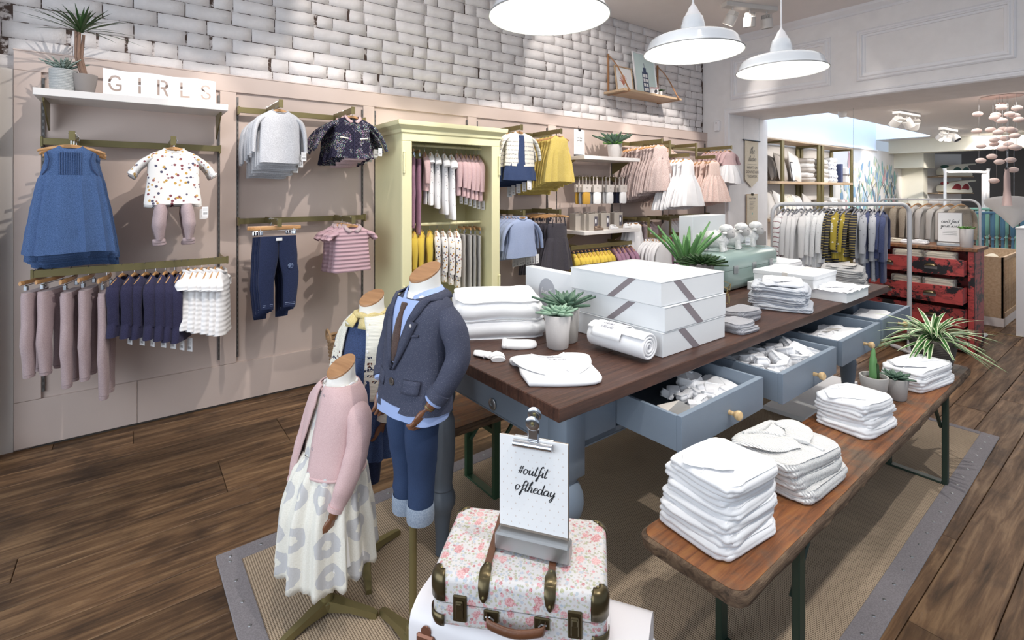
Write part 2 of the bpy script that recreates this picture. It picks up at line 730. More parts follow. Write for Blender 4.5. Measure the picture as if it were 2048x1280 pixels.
def frame_trim(name, pts, prof, parent=None, mt=None):
 """mitred moulding on the cross wall; pts: closed (y, z) loop; prof: [(inset, proud)]"""
 b = MB()
 n = len(pts)
 cy = sum(p[0] for p in pts) / n
 cz = sum(p[1] for p in pts) / n
 rings = []
 for ins, pr in prof:
  rings.append([(BX - pr, p[0] + (ins if p[0] < cy else -ins), p[1] + (ins if p[1] < cz else -ins)) for p in pts])
 b.loft(rings, False, False)
 return b.build(name, mt or m_trim, parent, fix=True, smooth=25)

PR = [(0, 0), (0, .018), (.012, .026), (.02, .018), (.034, .02), (.046, .03), (.058, .03), (.062, .012), (.085, .012), (.09, 0)]
for (y0, y1) in ((2.585, 3.885), (0.94, 2.30)):
 o = struct(frame_trim('trim_panel', [(y0, 2.90), (y1, 2.90), (y1, 3.50), (y0, 3.50)], PR))
# architrave round the opening: head and left jamb
b = MB()
AP = [(0, 0), (0, .014), (.012, .03), (.03, .03), (.036, .018), (.052, .018), (.06, .028), (.075, .028), (.082, 0)]
rings = [[(BX - p, OY + a, 0.0), (BX - p, OY + a, OZ + a), (BX - p, -3.2, OZ + a)] for a, p in AP]
b.loft(rings, False, False, closed=False)
struct(b.build('trim_architrave', m_trim, fix=True, smooth=25))
b = MB()
CP = [(0, -.10), (.012, -.095), (.014, -.07), (.03, -.05), (.05, -.03), (.055, -.012), (.06, 0)]
b.loft([[(BX - p, 4.3, CEIL + z), (BX - p, -3.2, CEIL + z)] for p, z in CP], False, False, closed=False)
struct(b.build('trim_cornice', m_trim, fix=True, smooth=25))

# ceiling of the front room, with a crossing line of beam by the brick wall
struct(MB().box(-1.6, BX + .02, -3.2, 4.6, CEIL, CEIL + .1).build('ceiling', m_ceiling, smooth=0))

# little white sensor box on the cross wall
sb = thing('sensor_box', 'small white alarm sensor box on the wall above the panelling end', 'sensor', (BX, 4.09, 2.55))
MB().box(-.045, 0, -.045, .045, -.08, .075, .012).build('housing', m_trim, sb)
MB().box(-.0465, -.044, -.006, .006, .03, .05).build('lens', mat('dark_lens', '#4a4a52', .3), sb)

# back room -----------------------------------------------------------------------
RY = 4.30
m_cream = mat('cream_paint', '#eee9d6', .7, var=.02)
m_bluew = mat('skylight_blue_tint', '#dfe9f5', .7, var=.02)  # blue of the skylight's daylight tinted into the wall colour
struct(MB().box(JX, 17.4, RY, RY + .12, 0, 2.55).build('wall_back_room_left', mat('back_room_wall_paint', '#f0ebe6', .7, var=.02), smooth=0))
struct(MB().box(JX, 14.2, RY + .02, RY + .14, 2.55, 5.2).box(14.2, 14.3, 3.302, RY + .1, 2.80, 5.2).build('wall_skylight_well', m_bluew, smooth=0))
struct(MB().box(JX, 14.2, RY - .02, RY + .05, 2.53, 2.56).build('trim_ledge', m_trim, smooth=0))
struct(MB().box(JX - .1, 8.0, -3.2, 4.42, 2.72, 3.1).build('trim_header', m_plaster, smooth=0)) if False else None
struct(MB().box(JX - .1, 19.5, -3.2, 3.30, 2.82, 2.95).box(14.3, 19.5, 3.30, 4.42, 2.82, 2.95).build('ceiling_back_room', m_ceiling, smooth=0))

# ============================================================ MATERIALS: metal, wood, cloth
m_brass = mat('olive_brass', '#84784c', .38, .55, var=.12, vs=12)
m_chrome = mat('chrome', '#c9ccd2', .18, 1.0, var=0)
m_steel = mat('brushed_steel', '#a9abad', .35, .9, var=.05)
m_wire = mat('hook_wire', '#b9bbbf', .25, .9, var=0)
t = NT('hanger_wood')
t.col(t.ramp(t.noise(1, 4, .6, t.map((5, 60, 60))), [(.3, '#b97c43'), (.7, '#d9a66b')])).set(.38, coat=.3)
m_hang = t.m
m_white = mat('white_card', '#f1f0f0', .55, var=.01)
m_black = mat('black_ink', '#23242a', .5, var=0)
t = NT('price_tag_print')
s = t.sep()
w = t.wave(230, axis='X', dist=1.2, dscale=9)
bar = t.math('MULTIPLY', t.math('GREATER_THAN', w, .45), t.math('MULTIPLY', t.math('GREATER_THAN', s[2], .012), t.math('LESS_THAN', s[2], .026)))
bar = t.math('MULTIPLY', bar, t.math('LESS_THAN', t.math('ABSOLUTE', s[0]), .012))
w2 = t.wave(90, axis='Z')
txt = t.math('MULTIPLY', t.math('GREATER_THAN', w2, .8), t.math('MULTIPLY', t.math('GREATER_THAN', s[2], .034), t.math('LESS_THAN', s[2], .052)))
txt = t.math('MULTIPLY', t.math('MULTIPLY', txt, .5), t.math('LESS_THAN', t.math('ABSOLUTE', s[0]), .014))
t.col(t.mix(t.math('ADD', bar, txt), '#f0f0f2', '#3a3a44')).set(.5)
m_tag = t.m

def print_mat(name, base, cols, scale=60, size=.28, keep=.5, rough=.85, jit=1.0, var=.05, bump=.15, second=None):
 """cloth with a printed scatter of small motifs"""
 t = NT(name)
 x = t.n('ShaderNodeTexVoronoi')
 x.inputs['Scale'].default_value = scale
 x.inputs['Randomness'].default_value = jit
 t.l(t.tc(), x.inputs['Vector'])
 d = t.math('ADD', x.outputs['Distance'], t.math('MULTIPLY', t.noise(scale * 5, 2), .22))
 sp = t.n('ShaderNodeSeparateColor')
 t.l(x.outputs['Color'], sp.inputs[0])
 m = t.math('MULTIPLY', t.math('LESS_THAN', d, size + .11), t.math('LESS_THAN', sp.outputs[0], keep))
 stops = [(i / len(cols), c) for i, c in enumerate(cols)]
 cc = t.ramp(sp.outputs[1], stops, const=True) if len(cols) > 1 else t.mix(0.0, cols[0], cols[0])
 b0 = t.mix(t.noise(8, 2), base, base)
 if second:
  b0 = t.mix(t.ramp(t.noise(second[1], 2), [(.4, 0.0), (.6, 1.0)]), base, second[0])
 t.col(t.mix(m, b0, cc)).set(rough, spec=.2, sheen=.1)
 t.bump(t.noise(200, 2), bump, .001)
 _MC[name] = t.m
 return t.m

def stripe_mat(name, base, col, scale=30, axis='Z', width=.7, dist=0, zig=False, rough=.85):
 t = NT(name)
 if zig:
  s = t.sep()
  tri = t.math('PINGPONG', s[0], .018)
  z = t.math('ADD', s[2], tri)
  w = t.math('PINGPONG', z, .5 / scale)
  m = t.math('LESS_THAN', w, .5 / scale * (1 - width))
 else:
  w = t.wave(scale, axis=axis, dist=dist)
  m = t.math('GREATER_THAN', w, width)
 t.col(t.mix(m, base, col)).set(rough, spec=.2, sheen=.1)
 t.bump(t.noise(200, 2), .15, .001)
 _MC[name] = t.m
 return t.m

f_chambray = fabric('chambray_blue', '#34507f', '#5270a4', 1400, .3)
f_darkdenim = fabric('dark_denim', '#26365a', '#3c5180', 1500, .3)
f_floral = print_mat('ditsy_floral_cotton', '#f0ece8', ['#8c4a52', '#c99a3e', '#5b5870', '#a86a5c', '#d4a65a'], 42, .33, .75)
f_dusty = fabric('dusty_pink_jersey', '#b0999c', '#bfa8aa', 900)
f_navy = fabric('navy_knit', '#292746', '#383657', 1100, .5)
f_white = fabric('white_cotton', '#efeeee', None, 900, .3, rnd=.05)
f_grey = fabric('grey_marl', '#b9bac1', '#d0d1d6', 700, .3)
f_greyd = fabric('blue_grey_marl', '#8d97a8', '#a3acbb', 700, .3)
t = NT('quilted_confetti_navy')
s = t.sep()
q1 = t.math('PINGPONG', t.math('ADD', s[0], s[2]), .016)
q2 = t.math('PINGPONG', t.math('SUBTRACT', s[0], s[2]), .016)
qq = t.math('MINIMUM', q1, q2)
cl = t.ramp(t.noise(13, 2, .5), [(.42, 0.0), (.62, 1.0)])
v = t.n('ShaderNodeTexVoronoi')
v.inputs['Scale'].default_value = 210
t.l(t.tc(), v.inputs['Vector'])
m = t.math('MULTIPLY', t.math('LESS_THAN', v.outputs['Distance'], .34), t.math('GREATER_THAN', cl, .35))
t.col(t.mix(m, '#27233d', t.mix(.35, v.outputs['Color'], '#ffffff'))).set(.7, spec=.3)
t.bump(t.math('MINIMUM', qq, .006), 1.0, .6)
f_quilt = t.m
f_navyj = fabric('navy_jersey_denim', '#1d2646', '#28345a', 1100, .3)
t = NT('pink_ribbed_knit')
t.col(t.mix(t.wave(10.5, axis='Z'), '#bf98a2', '#c9a5ae')).set(.85, spec=.2)
t.bump(t.wave(10.5, axis='Z'), .8, .006)
f_polo = t.m
f_yellow = fabric('mustard_yellow_linen', '#d9ba4d', '#e6cc72', 900)
f_mustard = fabric('bright_yellow_knit', '#e0bf3f', None, 900, .5)
f_blue = fabric('pale_blue_chambray', '#8d9fc8', '#a9b7d8', 1300)
f_char = fabric('charcoal_cord', '#423e46', '#57525b', 1100, .6)
f_dustydress = fabric('dusty_rose_tulle', '#b49a95', '#d6c3bd', 500, .5, rough=.9)
f_tulle = fabric('white_tulle', '#f2f1f3', None, 400, .6, rough=.9)
f_blush = fabric('blush_tulle', '#dfbcb0', '#efd8cf', 400, .6, rough=.9)
f_pink = fabric('soft_pink_knit', '#c9a3a5', '#d5b4b5', 900, .5)
f_mauve = fabric('mauve_jersey', '#9c6f8a', '#ab8099', 900)
f_greypant = fabric('light_grey_jersey', '#b9b6b4', None, 900)
t = NT('fair_isle_knit')
s = t.sep()
zb = t.math('PINGPONG', t.math('ADD', s[2], t.math('PINGPONG', s[0], .008)), .02)
band = t.math('MULTIPLY', t.math('LESS_THAN', zb, .0045), t.math('LESS_THAN', s[2], -.16))
cell = t.voro(190)
t.col(t.mix(t.math('MULTIPLY', band, t.math('LESS_THAN', cell, .5)), '#ece7da', '#3b3f5a')).set(.9, spec=.2)
t.bump(t.noise(260, 2), .5, .002)
f_fair = t.m
f_print = print_mat('grey_sketch_print', '#f0eff0', ['#9a9aa6', '#b9b0b0'], 40, .2, .5)
f_blueshirt = fabric('oxford_blue', '#9db4e8', None, 1300)

# ============================================================ GARMENT BUILDERS
# local frame of a hanging garment: origin where the hook meets the rail, z down, front towards -y

def sgn_pow(v, e):
 return math.copysign(abs(v) ** e, v)

def ring_pts(z, hw, hd, n, e=.8, pleat=0, pn=9, seed=0, front=0.0, wob=.0, xo=0.0, hem=0.0):
 out = []
 for k in range(n):
  th = 2 * PI * k / n
  c, s = math.cos(th), math.sin(th)
  x, y = hw * sgn_pow(c, e), hd * sgn_pow(s, e)
  nz = (noise.noise((x * 9 + seed * 5.3, y * 9, z * 3.5 + seed)) + .55 * noise.noise((x * 24 + seed, y * 20, z * 13))) * wob * 1.3
  p = pleat * (math.sin(pn * th + seed + 2.2 * noise.noise((seed, c * 2, s * 2))) + .5 * math.sin(pn * 1.9 * th + seed * 2))
  m = 1 + 0 * p
  L = math.hypot(c, s)
  x += (p * .5 + nz * .6) * c / L
  y += (p + nz) * s / L
  zz = z - front * max(0, -s) ** 1.5 + hem * math.sin(3 * th + seed) * .6
  out.append((x + xo, y, zz))
 return out

def body_mesh(keys, n=36, steps=14, seed=1, e=.8, pn=9, wob=.006, scoop=.0, hemw=.004, hole=True):
 """keys: (z, half width, half depth, pleat depth)"""
 b = MB()
 rings = []
 zs = []
 for i in range(len(keys) - 1):
  a, c = keys[i], keys[i + 1]
  k = max(1, int(round(abs(c[0] - a[0]) / (abs(keys[-1][0] - keys[0][0])) * steps)))
  for j in range(k):
   zs.append((i + j / k, j / k, i))
 zs.append((len(keys) - 1, 0, len(keys) - 1))
 for (_, f, i) in zs:
  a = keys[i]
  c = keys[min(i + 1, len(keys) - 1)]
  z, hw, hd, pl = [lerp(a[q], c[q], f) for q in range(4)]
  fr = scoop if i == 0 and f == 0 else scoop * max(0, 1 - abs(z - keys[0][0]) / .05) * .8
  last = i == len(keys) - 1
  rings.append(ring_pts(z, hw, hd, n, e, pl, pn, seed, fr, wob, 0, hemw if last else 0))
 if hole:
  r0 = [(x * .93, y * .8, z - .012) for x, y, z in rings[0]]
  r00 = [(x * .9, y * .7, z - .03) for x, y, z in rings[0]]
  rings = [r00, r0] + rings
 rl = [(x * .97, y * .9, z + .012) for x, y, z in rings[-1]]
 rings.append(rl)
 b.loft(rings[::-1])
 return b

def sleeve_mesh(path, radii, flat=.55, n=14, seed=1, wob=.003, steps=5):
 P = catmull(path, steps)
 m = len(P) - 1
 rs = [curve1([(i / (len(radii) - 1), r) for i, r in enumerate(radii)], k / m) for k in range(m + 1)]
 b = MB()
 b.tube(P, rs, n, True, flat)
 b.v = [(x + wob * noise.noise((x * 20 + seed, y * 20, z * 12)), y + wob * 1.6 * noise.noise((x * 16, y * 20, z * 14 + seed)), z) for x, y, z in b.v]
 return b

def make_hanger(root, w=.28, z=-.062, clips=0, wire=False, small=False, mt=None, droop=.022, hookside=0):
 b = MB()
 N = 10
 rings = []
 for i in range(N + 1):
  u = i / N * 2 - 1
  x = u * w / 2
  zz = z - droop * abs(u) ** 1.6
  h = .011 * (1 - .35 * abs(u))
  d = .0065
  if clips:
   zz, h = z, .012
  y = .010 * abs(u) ** 2
  rings.append([(x, y + d * math.cos(a), zz + h * math.sin(a)) for a in [2 * PI * k / 8 for k in range(8)]])
 b.loft(rings)
 hg = b.build('hanger', mt or m_hang, root, fix=True)
 pts = [(0, 0, z + .008), (0, 0, -.030)] + [(-.0 + .013 * math.sin(a), 0, -.016 + .013 * -math.cos(a)) for a in [PI * k / 6 for k in range(0, 9)]]
 pts = [(0, 0, z + .008), (0, 0, -.032)] + [(.0145 * math.sin(a), 0, -.0155 - .0145 * math.cos(a)) for a in [PI * k / 6 for k in range(0, 9)]]
 hk = MB().tube(pts, .0017 if not wire else .002, 6).build('hook', m_wire, hg)
 if hookside:
  hk.rotation_euler = (0, 0, R(90))
 if clips:
  for s in (-1, 1):
   x = s * w * .36
   b = MB().box(x - .009, x + .009, -.009, .009, z - .045, z - .018, .003)
   b.tube([(x - .006, 0, z - .018), (x - .006, 0, z - .004)], .0016, 6)
   b.build('clip', m_chrome, hg)
  MB().cyl((-w * .42, 0, z - .017), (w * .42, 0, z - .017), .0022, 8).build('clip_rail', m_chrome, hg)
 return hg

def add_tag(root, x, y, z, rz=0.0, w=.036, h=.062):
 b = MB().box(-w / 2, w / 2, -.0006, .0006, 0, h)
 o = b.build('price_tag', m_tag, root, smooth=0, loc=(x, y, z), rz=(0, 0, rz))
 return o

def collar_mesh(z, hw, hd, r=.012, n=24, scoop=.02, gap=0.0):
 P = []
 for k in range(n + 1):
  th = -PI / 2 + gap + (2 * PI - 2 * gap) * k / n
  c, s = math.cos(th), math.sin(th)
  P.append((hw * sgn_pow(c, .85), hd * sgn_pow(s, .85), z - scoop * max(0, -s) ** 1.5))
 return MB().tube(P, r, 8, True, .6)

def buttons(root, x, pts, mt, r=.006):
 for (bx, by, bz) in pts:
  b = MB()
  b.lathe([(r * .9, 0), (r, .001), (r, .002), (r * .7, .0026), (0.0005, .0018)], 12, m=Matrix.Translation((bx, by, bz)) @ Matrix.Rotation(R(90), 4, 'X'))
  b.build('button', mt, root)

def rect_patch(root, name, x0, x1, z0, z1, y, mt, d=.0025):
 return MB().box(x0, x1, y - d, y + .01, z0, z1, .001).build(name, mt, root)

def g_top(root, mt, W=.30, L=.34, sleeve='long', spread=.10, z0=-.085, seed=1, collar=None, cuff=None, flare=.01, depth=.035, hangw=None, n=32, open_=0, pn=7, tag_=True, neck=.05, hang=True, slm=None, hs=0, wob=.006):
 """jumper, shirt, cardigan or jacket"""
 h = W / 2
 if hang:
  make_hanger(root, hangw or W * .84, -.068, droop=.050, hookside=hs)
 keys = [(z0 + .012, neck, .020, 0), (z0, neck + .016, .026, 0), (z0 - .018, h * .74, .034, 0), (z0 - .034, h * .92, .034, 0), (z0 - .06, h * .98, depth, .001),
   (z0 - .11, h * .94, depth, .002), (z0 - L * .6, h * .97, depth, .003), (z0 - L * .96, h * 1.0 + flare, depth, .004), (z0 - L, h + flare, depth, .004)]
 body_mesh(keys, n, 12, seed, .78, pn, wob, .028).build('body', mt, root, 60)
 if collar:
  collar_mesh(z0 + .010, neck + .002, .022, collar[1]).build('collar', collar[0], root, 60)
 if sleeve:
  for s in (-1, 1):
   sh = (s * (h * .80), 0, z0 - .045)
   if sleeve == 'long':
    path = [sh, (s * (h * 1.02 + spread * .25), -.004, z0 - .085), (s * (h * 1.05 + spread * .7), -.008, z0 - .17), (s * (h + spread), -.006, z0 - .27 * L / .34)]
    rad = [.036, .036, .030, .024]
   elif sleeve == 'mid':
    path = [sh, (s * (h * 1.02 + spread * .3), -.004, z0 - .085), (s * (h + spread), -.010, z0 - .155)]
    rad = [.038, .040, .036]
   else:
    path = [sh, (s * (h * 1.0 + spread * .3), 0, z0 - .065), (s * (h + spread * .7), -.004, z0 - .10)]
    rad = [.036, .040, .036]
   sl = sleeve_mesh(path, rad, .5, 14, seed + s).build('sleeve', slm or mt, root, 60)
   if cuff:
    a, c = Vector(path[-2]), Vector(path[-1])
    d = (c - a).normalized()
    MB().tube([c - d * .022, c - d * .018, c + d * .004, c + d * .006], [rad[-1] * .9, rad[-1] * 1.14, rad[-1] * 1.14, rad[-1] * .9], 14, True, .56).build('cuff', cuff, sl)
 return keys

def g_dress(root, mt, W=.26, HW=.42, L=.56, z0=-.085, yoke=.16, seed=1, skirt=None, pn=11, pl=.010, straps=False, depth=.04, hemd=.055, frill=0, n=44, hs=0, waist=None, steps=16, hangw=None):
 h = W / 2
 make_hanger(root, hangw or W * 1.08, -.080, droop=.030, hookside=hs)
 wz = z0 - yoke
 wa = waist or h * .98
 top = [(z0 + .012, .05, .02, 0), (z0, .062, .025, 0), (z0 - .02, h * .72, .03, 0), (z0 - .036, h * .86, .032, 0), (z0 - .07, h * .84, .034, 0), (wz + .02, wa, .036, .001), (wz, wa, .036, .001)]
 sk = [(wz + .006, wa, .037, .001), (wz - .012, wa * 1.06, .040, pl * .6), (wz - (L - yoke) * .4, lerp(wa, HW / 2, .55), lerp(depth, hemd, .5), pl), (z0 - L + .02, HW / 2, hemd, pl * 1.15), (z0 - L, HW / 2 * (1.0 + .02 * frill), hemd, pl * 1.2)]
 body_mesh(top, n, 7, seed, .78, pn, .004, .02).build('bodice', mt, root, 60)
 body_mesh(sk, n, steps, seed + 2, .85, pn, .006, 0, .008, hole=False).build('skirt', skirt or mt, root, 60)
 return wz

def g_trousers(root, mt, W=.22, L=.55, z0=-.115, hangw=.26, gap=.05, taper=.6, seed=1, cuffm=None, hs=0, splay=.03, clip=True, n=18, flat=.3):
 make_hanger(root, hangw, clips=1 if clip else 0, hookside=hs)
 h = W / 2
 for s in (-1, 1):
  keys = []
  P, rr = [], []
  for k in range(9):
   u = k / 8
   z = z0 - .018 - (L - .018) * u
   inner = lerp(0.0, gap * .5, smooth01((u - .22) / .4))
   outer = h + splay * u
   if u > .3:
    outer = inner + lerp(h, h * taper, (u - .3) / .7) + splay * u * .3
   P.append(((inner + outer) / 2 * s, z, (outer - inner) / 2))
  b = MB()
  rings = []
  for (cx, z, rw) in P:
   d = .024 * lerp(1, .8, -z)
   rings.append([(cx + rw * sgn_pow(math.cos(a), .8) + .003 * noise.noise((cx * 9, z * 12, seed + s)), d * sgn_pow(math.sin(a), .8) + .005 * noise.noise((cx * 8 + rw * math.cos(a) * 20, z * 13, seed)), z)
        for a in [2 * PI * k / n for k in range(n)]])
  b.loft(rings)
  lg = b.build('leg', mt, root, 60, fix=True)
  if cuffm:
   cx, z, rw = P[-1]
   MB().loft([[(cx + rw * f * sgn_pow(math.cos(a), .8), .021 * f * math.sin(a), zz) for a in [2 * PI * k / n for k in range(n)]] for f, zz in ((.9, z - .001), (1.04, z - .003), (.96, z + .012 - .03), (.8, z - .02))]).build('cuff', cuffm, lg, fix=True)
 b = MB()
 b.loft([[(h * f * sgn_pow(math.cos(a), .6), .024 * f * sgn_pow(math.sin(a), .7), zz) for a in [2 * PI * k / 28 for k in range(28)]] for f, zz in ((.9, z0 + .0), (.99, z0), (1.0, z0 - .02), (1.0, z0 - .026))])
 b.build('waistband', mt, root, fix=True)

def stack_on_arm(proto, x, y0, dy, n, z, labels, group, rnd, jit=.010, dxy=0.0, rz0=0.0, drop=0.0, scale=None, thin=.52):
 """the prototype becomes the front one; copies hang behind it along the arm towards the wall"""
 out = []
 for i in range(n):
  lab = labels(i)
  loc = (x + (rnd.uniform(-jit, jit) if i else 0) + dxy * i, y0 + dy * i, z)
  rz = rz0 + (rnd.uniform(-.13, .13) if i else 0)
  if i == 0:
   proto.location = loc
   proto.rotation_euler = (0, 0, rz)
   proto['label'] = lab
   if group:
    proto['group'] = group
   proto.scale = (scale or 1, (scale or 1) * .85, scale or 1)
   o = proto
  else:
   k = scale or 1
   o = dup(proto, loc, rz, lab, group, (k * (1 + .004 * i), k * thin * rnd.uniform(.8, 1.2), k * (1 + drop * i + rnd.uniform(-.012, .012))))
  out.append(o)
 return out

def depth_label(what, where, n):
 def f(i):
  if i == 0:
   return f'{what}, front one on {where}'
  return f'{what}, {ORD[i]} from front on {where}'
 return f

def brass_arm(parent, x, y0, y1, z, name='display_arm', drop=0):
 b = MB()
 b.box(x - .008, x + .008, y1, y0, z - .046, z, .001)
 b.box(x - .0135, x + .0135, y1 - .006, y1, z - .05, z + .004, .001)
 a = b.build(name, m_brass, parent)
 return a

def wall_rail(label, x0, x1, z, arms, y=4.20, ends=True, group=None):
 r = thing('wall_rail', label, 'clothes rail', (x0, y, z), 0, group)
 def at(b): return [(vx - x0, vy - y, vz - z) for vx, vy, vz in b.v]
 b = MB()
 b.box(x0 - .004, x1 + .004, y, y + .012, z - .05, z - .008, .001)
 b.v = at(b)
 b.build('bar', m_brass, r)
 for xx in (x0, x1):
  b = MB().box(xx - .006, xx + .006, y - .004, WY + .01, z - .062, z - .002, .001)
  b.v = at(b)
  b.build('bracket', m_brass, r)
 for (ax, y1) in arms:
  b = MB()
  b.box(ax - .007, ax + .007, y1, y + .004, z - .044, z, .001)
  b.v = at(b)
  a = b.build('arm', m_brass, r)
  b = MB().box(ax - .0145, ax + .0145, y1 - .007, y1, z - .052, z + .004, .0015)
  b.v = at(b)
  b.build('end_plate', m_brass, a)
 return r

# ============================================================ HANDWRITTEN LETTERING (brush strokes as thin ribbons)
HAND = {
 'a': (1.15, [[(.85, .85), (.5, 1), (.12, .7), (.08, .25), (.35, 0), (.7, .3), (.88, .9), (.82, .3), (.95, .02), (1.2, .2)]]),
 'b': (1.0, [[(.1, 2.0), (.12, .9), (.1, .1), (.45, 0), (.8, .35), (.75, .85), (.4, .95), (.15, .6)]]),
 'c': (.85, [[(.8, .8), (.5, 1), (.15, .65), (.15, .2), (.5, 0), (.9, .25)]]),
 'd': (1.15, [[(.8, .8), (.45, 1), (.1, .65), (.1, .2), (.4, 0), (.72, .4), (.95, 2.0), (.82, .4), (.95, .02), (1.2, .2)]]),
 'e': (.9, [[(.1, .45), (.5, .55), (.75, .85), (.5, 1.05), (.15, .65), (.15, .2), (.5, 0), (.95, .3)]]),
 'f': (.8, [[(.95, 1.75), (.75, 2.05), (.5, 1.6), (.38, .5), (.25, -.7), (.05, -.9), (.1, -.4), (.5, .2), (.85, .5)], [(.1, 1.0), (.85, 1.1)]]),
 'g': (1.05, [[(.85, .85), (.5, 1), (.12, .7), (.1, .25), (.4, .02), (.75, .4), (.88, .9), (.8, -.2), (.5, -.95), (.25, -.75), (.6, -.1), (1.05, .3)]]),
 'h': (1.05, [[(.3, 1.1), (.6, 1.8), (.5, 2.05), (.3, 1.4), (.12, 0), (.3, .6), (.6, .95), (.75, .7), (.7, .15), (.85, 0), (1.1, .2)]]),
 'i': (.5, [[(.05, .4), (.25, .95), (.2, .2), (.32, 0), (.55, .25)], [(.32, 1.45), (.36, 1.52)]]),
 'k': (.9, [[(.3, 2.0), (.12, 0)], [(.7, 1.0), (.2, .5), (.5, .3), (.8, 0)]]),
 'l': (.55, [[(.05, .5), (.4, 1.7), (.35, 2.05), (.2, 1.5), (.15, .25), (.3, 0), (.6, .25)]]),
 'm': (1.5, [[(.05, .7), (.2, .95), (.15, 0), (.4, .8), (.6, .95), (.65, .5), (.62, 0), (.85, .8), (1.08, .95), (1.1, .3), (1.2, 0), (1.5, .25)]]),
 'n': (1.05, [[(.05, .7), (.2, .95), (.12, 0), (.4, .75), (.65, .95), (.7, .3), (.8, 0), (1.1, .25)]]),
 'o': (1.05, [[(.6, .95), (.3, .95), (.08, .55), (.2, .05), (.55, .05), (.8, .5), (.62, .95), (.75, .75), (1.1, .75)]]),
 'r': (.75, [[(.05, .6), (.2, 1.05), (.3, .9), (.55, .9), (.45, .3), (.55, 0), (.8, .25)]]),
 's': (.75, [[(.05, .1), (.4, .7), (.5, 1.1), (.55, .6), (.6, .2), (.35, 0), (.1, .15)]]),
 't': (.6, [[(.4, 1.8), (.25, .9), (.2, .2), (.35, 0), (.65, .25)], [(0, 1.25), (.75, 1.38)]]),
 'u': (1.05, [[(.05, .6), (.15, .95), (.1, .3), (.3, 0), (.6, .3), (.78, .95), (.74, .3), (.85, 0), (1.1, .25)]]),
 'w': (1.3, [[(.05, .9), (.1, .2), (.35, 0), (.55, .8), (.6, .1), (.85, .1), (1.1, .95), (1.3, .8)]]),
 'x': (.9, [[(.1, .95), (.75, 0)], [(.75, .95), (.1, 0)]]),
 'y': (1.05, [[(.05, .6), (.18, .95), (.15, .35), (.38, .05), (.7, .5), (.85, .95), (.75, -.1), (.5, -.95), (.25, -.8), (.6, -.1), (1.05, .3)]]),
 'z': (.9, [[(.1, .9), (.7, .9), (.15, .05), (.8, .1)]]),
 'p': (1.0, [[(.15, .95), (.05, -.9)], [(.12, .6), (.45, 1), (.8, .7), (.6, .1), (.15, .1)]]),
 '#': (1.1, [[(.3, 0), (.5, 1.5)], [(.65, 0), (.85, 1.5)], [(.1, .5), (.95, .55)], [(.15, 1.0), (1.0, 1.05)]]),
 "'": (.3, [[(.2, 1.8), (.12, 1.5)]]),
 '?': (.8, [[(.1, 1.5), (.4, 1.9), (.65, 1.5), (.35, 1.0), (.3, .5)], [(.3, .05), (.33, .1)]]),
 ' ': (.6, []),
}

def script(parent, text, size, origin, mt, u=(1, 0, 0), v=(0, 0, 1), slant=.22, weight=.085, rise=0.0, name='lettering', n_off=.0006):
 """text written from origin along u with up direction v; each line one raised ribbon mesh"""
 U, V = Vector(u).normalized(), Vector(v).normalized()
 N = U.cross(V)
 wtot = sum(HAND[c][0] for c in text)
 b = MB()
 x0 = -wtot / 2
 for ch in text:
  adv, strokes = HAND[ch]
  for st in strokes:
   P = catmull([(x0 + a + slant * c, c, 0) for a, c in st], 4)
   pts = []
   for i, p in enumerate(P):
    q = P[min(i + 1, len(P) - 1)] - P[max(i - 1, 0)]
    q = q.normalized() if q.length else Vector((1, 0, 0))
    nn = Vector((-q.y, q.x, 0))
    wt = weight * (.55 + .75 * abs(q.y) * (1 if q.y < 0 else .5))
    pts.append((p + nn * wt, p - nn * wt))
   vs = []
   for a, c in pts:
    for p in (a, c):
     vs.append(Vector(origin) + (U * p.x + V * (p.y + rise * p.x)) * size + N * n_off)
   fs = [(2 * i, 2 * i + 1, 2 * i + 3, 2 * i + 2) for i in range(len(pts) - 1)]
   b.add(vs, fs)
  x0 += adv
 o = b.build(name, mt, parent, 0)
 o['kind'] = 'stuff'
 return o

def type_line(parent, text, size, origin, mt, rot=(R(90), 0, 0), name='lettering', align='CENTER', sx=1.0):
 cu = bpy.data.curves.new('t', 'FONT')
 cu.body = text
 cu.size = size
 cu.align_x = align
 cu.extrude = .0003
 o = bpy.data.objects.new('t', cu)
 COL.objects.link(o)
 me = bpy.data.meshes.new_from_object(o.evaluated_get(bpy.context.evaluated_depsgraph_get()))
 bpy.data.objects.remove(o)
 me.materials.clear()
 me.materials.append(mt)
 o = obj(name, me, parent, origin, rot)
 o.scale = (sx, 1, 1)
 o['kind'] = 'stuff'
 return o

# ============================================================ LEFT WALL: first two bays
rl = random.Random(21)
ARM = 3.76
m_shelf = mat('painted_shelf', '#e7e2df', .5, var=.02)
m_oak = NT('pale_oak')
m_oak.col(m_oak.ramp(m_oak.noise(1, 4, .6, m_oak.map((3, 40, 40))), [(.3, '#b79571'), (.7, '#d0b391')])).set(.5)
m_oak = m_oak.m

sh = thing('wall_shelf', 'white painted wall shelf carrying the plants and the stencil sign', 'shelf', (.03, 4.2, 2.142))
MB().box(-.485, .487, -.30, .055, 0, .042, .002).build('board', m_shelf, sh)
for x in (-.45, .455):
 MB().prism([(0, 0), (.0, -.17), (-.012, -.17), (-.26, -.02), (-.26, 0)], lambda a, c: (x - .004, .05 + a, c), lambda a, c: (x + .004, .05 + a, c)).build('bracket', m_brass, sh, fix=True)

